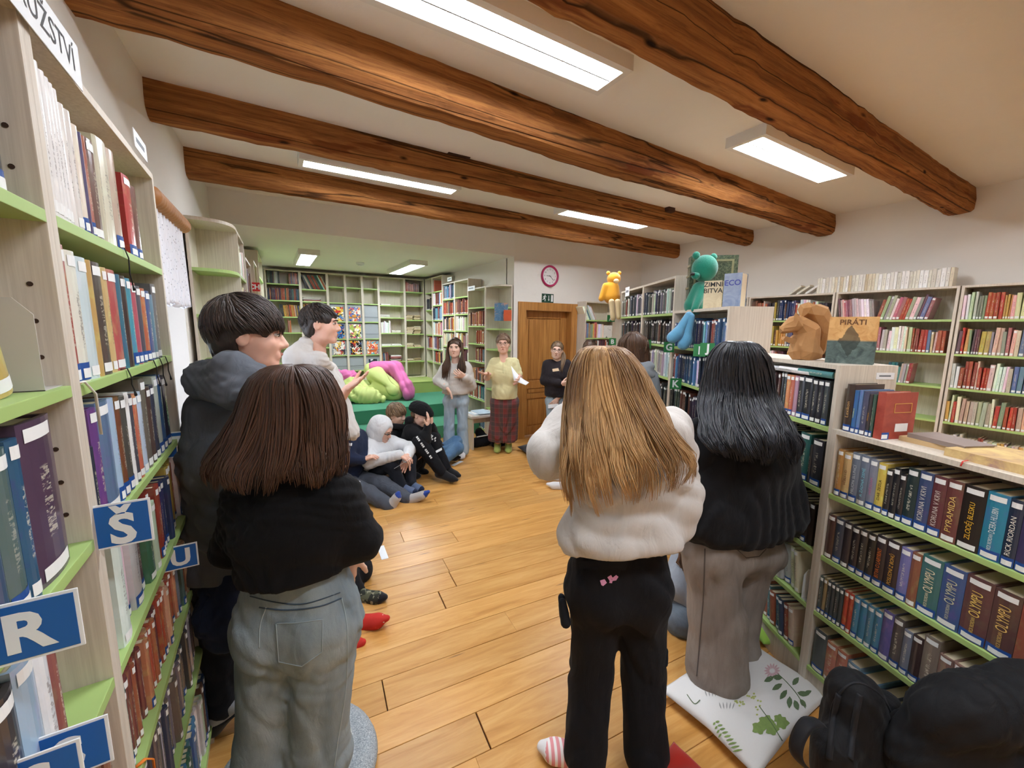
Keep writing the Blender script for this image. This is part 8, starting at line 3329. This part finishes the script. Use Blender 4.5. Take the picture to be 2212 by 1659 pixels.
M_PILW = fabric('white_pillow_cotton', (232, 230, 228), .03, 400, .15, .1)
pc = [gz(1447, 1490, .05), gz(1776, 1500, .05), gz(1612, 1680, .05), gz(1620, 1375, .05)]
pcn = (pc[0] + pc[1]) / 2
uy = nrm((pc[1] - pc[2]) * V3(1, 1, 0))
ux = (pc[2] - pc[0]) * V3(1, 1, 0)
ux = nrm(ux - uy * (ux @ uy))
pil = pillow('floral_pillow', ground((pc[0] + pc[1]) / 2, .002), ux, uy, .43, .66, .10, M_PILW, 'white square pillow with green botanical print on the floor by the right bookcase', dent=[(-.6, .1, .4, .05)])
# botanical print: leaves as flat patches on the pillow
_pme = pil.data
class _T: pass
tp = _T()
tmpm = _pme.copy()
tmpm.transform(Matrix.Translation(pil.location))
tp.data = tmpm
pil_root = pil
M_LEAF = plain('leaf_print', (126, 150, 84), .8, .25, 60)
M_LEAF2 = plain('leaf_print_dark', (96, 116, 84), .8, .2, 60)
M_FLW = plain('flower_print', (206, 170, 176), .8, .1, 60)


def leafpoly(c, ang, L, w):
    ca, sa = math.cos(ang), math.sin(ang)
    out = []
    for t, ww in ((0, 0), (.25, .8), (.55, 1), (.8, .6), (1, 0), (.8, -.6), (.55, -1), (.25, -.8)):
        x, y = t * L, ww * w
        out.append((c[0] + x * ca - y * sa, c[1] + x * sa + y * ca))
    return out


leaves = []
for (c, a, L, w) in (((1690, 1477), 2.6, 26, 6), ((1700, 1490), 2.2, 26, 6), ((1712, 1480), -.9, 22, 6), ((1722, 1496), .2, 26, 6), ((1706, 1504), 1.6, 26, 6), ((1716, 1512), 1.2, 24, 6), ((1728, 1510), .9, 22, 5), ((1735, 1500), -.4, 20, 5), ((1690, 1465), 3.3, 22, 6), ((1672, 1462), 2.7, 24, 6), ((1684, 1448), -.6, 20, 5)):
    leaves.append(leafpoly(c, a, L, w))
decal('printed_leaves', leaves, tp, M_LEAF2, pil_root, .0025)
fern = []
for s0, s1 in (((1545, 1560), (1600, 1655)),):
    a, b = np.array(s0, float), np.array(s1, float)
    for i in range(13):
        t = i / 12
        p = a + (b - a) * t
        L = 10 + 20 * t
        fern.append(leafpoly(p, math.atan2(b[1] - a[1], b[0] - a[0]) - 1.25, L, 2.4))
        fern.append(leafpoly(p, math.atan2(b[1] - a[1], b[0] - a[0]) + 1.15, L * .8, 2.4))
for (c, L) in (((1590, 1560), 1), ):
    pass
decal('printed_fern', fern, tp, M_LEAF, pil_root, .0025)
blobs = []
for (c, r_) in (((1655, 1560), 16), ((1640, 1572), 15), ((1668, 1575), 14), ((1690, 1562), 14), ((1682, 1552), 10)):
    blobs.append([(c[0] + r_ * (1 + .18 * math.cos(5 * t)) * math.cos(t), c[1] + r_ * .9 * (1 + .18 * math.cos(5 * t)) * math.sin(t)) for t in np.linspace(0, 2 * math.pi, 18)[:-1]])
decal('printed_mallow_leaves', blobs, tp, M_LEAF, pil_root, .0025)
dots = []
rr = random.Random(7)
for i in range(26):
    cx_, cy_ = rr.choice(((1597, 1518), (1630, 1512), (1622, 1500), (1640, 1530)))
    x_, y_ = cx_ + rr.gauss(0, 7), cy_ + rr.gauss(0, 5)
    dots.append([(x_ + 2.6 * math.cos(t), y_ + 2.2 * math.sin(t)) for t in np.linspace(0, 2 * math.pi, 7)[:-1]])
decal('printed_blossoms', dots, tp, plain('yellow_green_print', (176, 184, 110), .8, .2, 60), pil_root, .0025)
pet = []
for i in range(14):
    t = i * 2 * math.pi / 14
    pet.append(leafpoly((1668 + 5 * math.cos(t), 1449 + 4 * math.sin(t)), t, 13, 2.2))
decal('printed_flower', pet, tp, M_FLW, pil_root, .0025)
for nm, pl in (('printed_stem', [(1740, 1530), (1722, 1500), (1700, 1474), (1680, 1455)]), ('printed_stem', [(1690, 1600), (1665, 1560), (1640, 1525)]), ('printed_stem', [(1484, 1500), (1500, 1520), (1512, 1512)])):
    seam(nm, pl, tp, M_LEAF2, pil_root, .0018, .002)
seed_ = []
for (cx_, cy_) in ((1570, 1524), (1539, 1497)):
    for i in range(5):
        x_ = cx_ - 12 + 6 * i
        seed_.append(leafpoly((x_, cy_ + 8), -1.57 + (i - 2) * .15, 16, 1.2))
decal('printed_seed_heads', seed_, tp, plain('grey_print', (150, 152, 150), .8, .1, 60), pil_root, .0025)
for ch in list(pil.children):
    pass

rp = gz(1478, 1735)
pillow('red_pillow', ground(rp, .002), RH * .8 + FH * .6, FH * .8 - RH * .6, .28, .26, .07, fabric('red_cushion', (196, 50, 38), .08, 400), 'red cushion at the lower edge between the legs and the floral pillow')
bpc = gz(1160, 978)
pillow('black_pillow', ground(bpc, .002), RH * .9 + FH * .4, FH * .9 - RH * .4, .42, .40, .10, (lambda k: k)(fabric('black_cushion', (40, 40, 44), .1, 400)), 'black cushion with thin white lines on the floor by the door')
tq = _T()
tm2 = bpy.data.objects['black_pillow'].data.copy()
tm2.transform(Matrix.Translation(bpy.data.objects['black_pillow'].location))
tq.data = tm2
for i, pl in enumerate(([(1140, 978), (1158, 972), (1172, 980)], [(1146, 984), (1164, 976)], [(1136, 984), (1150, 970), (1162, 984)], [(1156, 986), (1170, 972)], [(1142, 974), (1156, 984)])):
    seam('printed_line', pl, tq, M_PRW, bpy.data.objects['black_pillow'], .0022, .002)
gp = gz(1655, 1368)
pillow('lime_cushion', ground(gp, .002), S2_ := np.array([S2[0], S2[1], 0]), np.array([-S2[1], S2[0], 0]), .26, .22, .09, fabric('lime_cushion_cloth', (150, 190, 80), .08, 400), 'lime green cushion tucked against the bookcase foot')

# ---- round pouf cushion under the girl ------------------------------
rc_ = gz(640, 1640)
rcx = np.array([(person_xy := bpy.data.objects['person'].location)[0], person_xy[1]])
rcx = rcx + np.array([RH[0], RH[1]]) * (-.01) + np.array([FH[0], FH[1]]) * .04
V, F = [], []
prof = [(0.0, .085), (.06, .087), (.10, .088), (.105, .084), (.11, .088), (.15, .088), (.20, .086), (.205, .082), (.21, .086), (.25, .075), (.275, .055), (.282, .035), (.275, .015), (.25, .003), (0, .001)]
NS = 48
for i in range(NS):
    a = 2 * math.pi * i / NS
    for (r_, z) in prof:
        V.append((rcx[0] + r_ * math.cos(a), rcx[1] + r_ * math.sin(a), z))
m_ = len(prof)
for i in range(NS):
    j = (i + 1) % NS
    for s_ in range(m_ - 1):
        F.append((i * m_ + s_, i * m_ + s_ + 1, j * m_ + s_ + 1, j * m_ + s_)[::-1])
po = empty('round_cushion', (rcx[0], rcx[1], 0), 0, 'round stone-grey floor cushion with manhole pattern under the washed jeans', 'cushion')
k = NB('stone_print_cloth')
f = k.noise(k.coords('Object'), 220, 3, .7)
k.base(k.ramp(f, [(.35, lin((120, 128, 134))), (.55, lin((168, 174, 178))), (.7, lin((206, 210, 212)))]))
k.rough(.9)
put(mesh_obj('cover', V, F, k.m, None, True), Matrix.Identity(4), po)
M_GRATE = plain('grate_print', (196, 198, 192), .85, .1, 60)
for i in range(16):
    a = 2 * math.pi * i / 16
    for (r0, r1) in ((.118, .15), (.158, .192)):
        q = [(rcx[0] + r_ * math.cos(a + da), rcx[1] + r_ * math.sin(a + da), .0895) for r_, da in ((r0, -.1), (r1, -.12), (r1, .12), (r0, .1))]
        put(mesh_obj('printed_block', q + [(x_, y_, .086) for x_, y_, _ in q], [(0, 1, 2, 3), (0, 4, 5, 1), (1, 5, 6, 2), (2, 6, 7, 3), (3, 7, 4, 0)], M_GRATE), Matrix.Identity(4), po)

# ---- backpack and dark jacket, lower right --------------------------
M_NYL = fabric('black_nylon', (24, 24, 27), .15, 420, .25, .05, 10, .6, fold=.3)
M_NYL2 = fabric('charcoal_nylon', (38, 38, 42), .12, 420, .25, .05, 10, .6)
bpk = empty('backpack', tuple(gz(1860, 1700)), 0, 'black backpack standing at the lower right corner', 'backpack')


def kp(px, py, D):
    return J(px, py, D)


bk = child('body', sdf_geo([RC(kp(1850, 1650, 1.16), kp(1845, 1500, 1.16), .115, .075), RC(kp(1920, 1660, 1.18), kp(1905, 1520, 1.18), .10, .05), RC(kp(1850, 1760, 1.12), kp(1930, 1760, 1.14), .13), RC(kp(1800, 1620, 1.10), kp(1800, 1720, 1.08), .06)], .009, .06, folds(221, .006, .12)), M_NYL, bpk)
for dx_ in (0, 46):
    seam('webbing', [(1812 + dx_, 1500), (1800 + dx_, 1560), (1790 + dx_, 1640)], bk, M_NYL2, bpk, .009, .0)
seam('zip', [(1790, 1600), (1800, 1520), (1845, 1475), (1900, 1500), (1935, 1560)], bk, M_NYL2, bpk, .004, .0)
m = MB()
m.tube(cat([kp(1772, 1560, 1.10), kp(1745, 1562, 1.07), kp(1722, 1600, 1.05), kp(1724, 1640, 1.04), kp(1770, 1680, 1.04)]), .02, 6, True, .18)
put(m.build('shoulder_strap', M_NYL2, None, True), Matrix.Identity(4), bpk)
jk = empty('jacket', tuple(gz(2120, 1700)), 0, 'black padded jacket heaped beside the backpack at the right edge', 'jacket')
child('shell', sdf_geo([RC(kp(2050, 1540, 1.02), kp(2110, 1530, 1.0), .075, .08), RC(kp(2110, 1530, 1.0), kp(2200, 1530, .98), .08, .09), RC(kp(2000, 1640, 1.04), kp(2200, 1640, .98), .10, .12), RC(kp(2020, 1560, 1.03), kp(1990, 1620, 1.05), .06, .07), RC(kp(2040, 1760, 1.0), kp(2220, 1760, .95), .14), RC(kp(2190, 1470, 1.02), kp(2230, 1480, 1.0), .05, .06)], .010, .05, folds(223, .010, .12)), M_NYL, jk)

# ---- small papers on the floor ---------------------------------------
for (a, b, w, lab) in (((978, 1006), (998, 996), .05, 'white paper strip on the floor by the black socks'), ((822, 1180), (832, 1208), .05, 'white paper strip on the floor beside the black elbow')):
    p, q = gz(*a), gz(*b)
    d = nrm(q - p)
    s = np.cross(UPV, d) * w / 2
    o = mesh_obj('paper_strip', [p - s + UPV * .001, q - s + UPV * .001, q + s + UPV * .001, p + s + UPV * .001, p - s + UPV * .0025, q - s + UPV * .0025, q + s + UPV * .0025, p + s + UPV * .0025], BOXF, M_PAPER)
    tag(o, lab, 'paper strip')
p = gz(835, 1030)
o = box('booklet', -.1, .1, -.07, .07, 0, .006, plain('blue_booklet', (70, 130, 190), .5, .2, 20))
o.location = (p[0], p[1], .001)
o.rotation_euler = (0, 0, .3)
tag(o, 'blue booklet on the floor under the raised knees of the hooded person', 'booklet')

# ---- bookmark ribbons and bookends on the near left shelves -----------
M_RIB = plain('black_ribbon', (24, 22, 22), .7, .05)
for i, (y, z, L, c) in enumerate(((1.40, 1.88, .085, 0), (1.30, 1.585, .05, 0), (1.56, 1.585, .06, 0), (1.64, 1.585, .07, 0), (1.72, 1.585, .06, 0))):
    m = MB()
    m.tube([(-.31, y, z + .003), (-.298, y + .004, z + .004), (-.293, y + .008, z - .02), (-.294, y + .006, z - L * .7), (-.292, y + .012, z - L)], .0028, 6, True, .5)
    m.tube([(-.292, y + .012, z - L), (-.291, y + .016, z - L - .014)], [.003, .006], 6, True, .5)
    o = m.build('bookmark_ribbon', M_RIB, None, True)
    tag(o, 'black bookmark ribbon hanging from the %s shelf of the left bookcase, %s from the left' % ('top' if i == 0 else 'second', ['first', 'first', 'second', 'third', 'fourth'][i]), 'ribbon', 'hanging bookmark ribbons')
for (y, z, c, nm) in ((1.02, 1.585, (226, 224, 216), 'white'), (1.06, .735, (236, 130, 40), 'orange')):
    m = MB()
    m.tube([(-.31, y, z + .004), (-.296, y + .01, z + .006), (-.289, y + .03, z - .02), (-.290, y + .034, z - .10)], .0045, 6, True, .35)
    o = m.build('bookmark_ribbon', plain('ribbon_' + nm, c, .7, .05), None, True)
    tag(o, '%s bookmark ribbon hanging over a green shelf edge at the left' % nm, 'ribbon')
M_BE = plain('bookend_metal', (196, 192, 186), .4, .03)


def bookend(key, row, x, label, mat=None):
    u = UNITS[key]
    z = u.shelves[row]
    e = bpy.data.objects.new('bookend', None)
    link(e)
    e.matrix_basis = u.M @ Matrix.Translation((x, .01, z))
    tag(e, label, 'bookend', 'metal bookends')
    V = []
    pr = [(0, 0), (.12, 0), (.12, .12), (.10, .145), (.02, .145), (0, .12)]
    V = [(0, a, b) for a, b in pr] + [(.0015, a, b) for a, b in pr]
    F = [tuple(range(6))[::-1], tuple(range(6, 12))] + [(i, (i + 1) % 6, 6 + (i + 1) % 6, 6 + i) for i in range(6)]
    mesh_obj('upright', V, F, mat or M_BE, e)
    box('foot', 0, .10, 0, .12, .0002, .0015, mat or M_BE, e)


bookend('L0', 1, .775, 'pale metal bookend beside the yellow book at the left edge')
bookend('S2', 3, .775, 'white metal bookend on the fourth shelf of the squirrel bookcase', M_SIGNW)
bookend('S4', 2, .72, 'grey metal bookend on the third shelf of the green F sign bookcase')

# shelf peg holes in the near left side panel
m = MB()
for z in (1.30, 1.36, 1.42, 1.48, 1.64, 1.70, 1.76, 1.94, 2.0):
    m.disc((0.8395, .03, z), (-1, 0, 0), .004, .0008, 10)
    m.disc((0.8395, .17, z), (-1, 0, 0), .004, .0008, 10)
m.build('peg_hole', plain('hole_dark', (60, 40, 26), .9, .1), UNITS['L0'].e)
build_books()
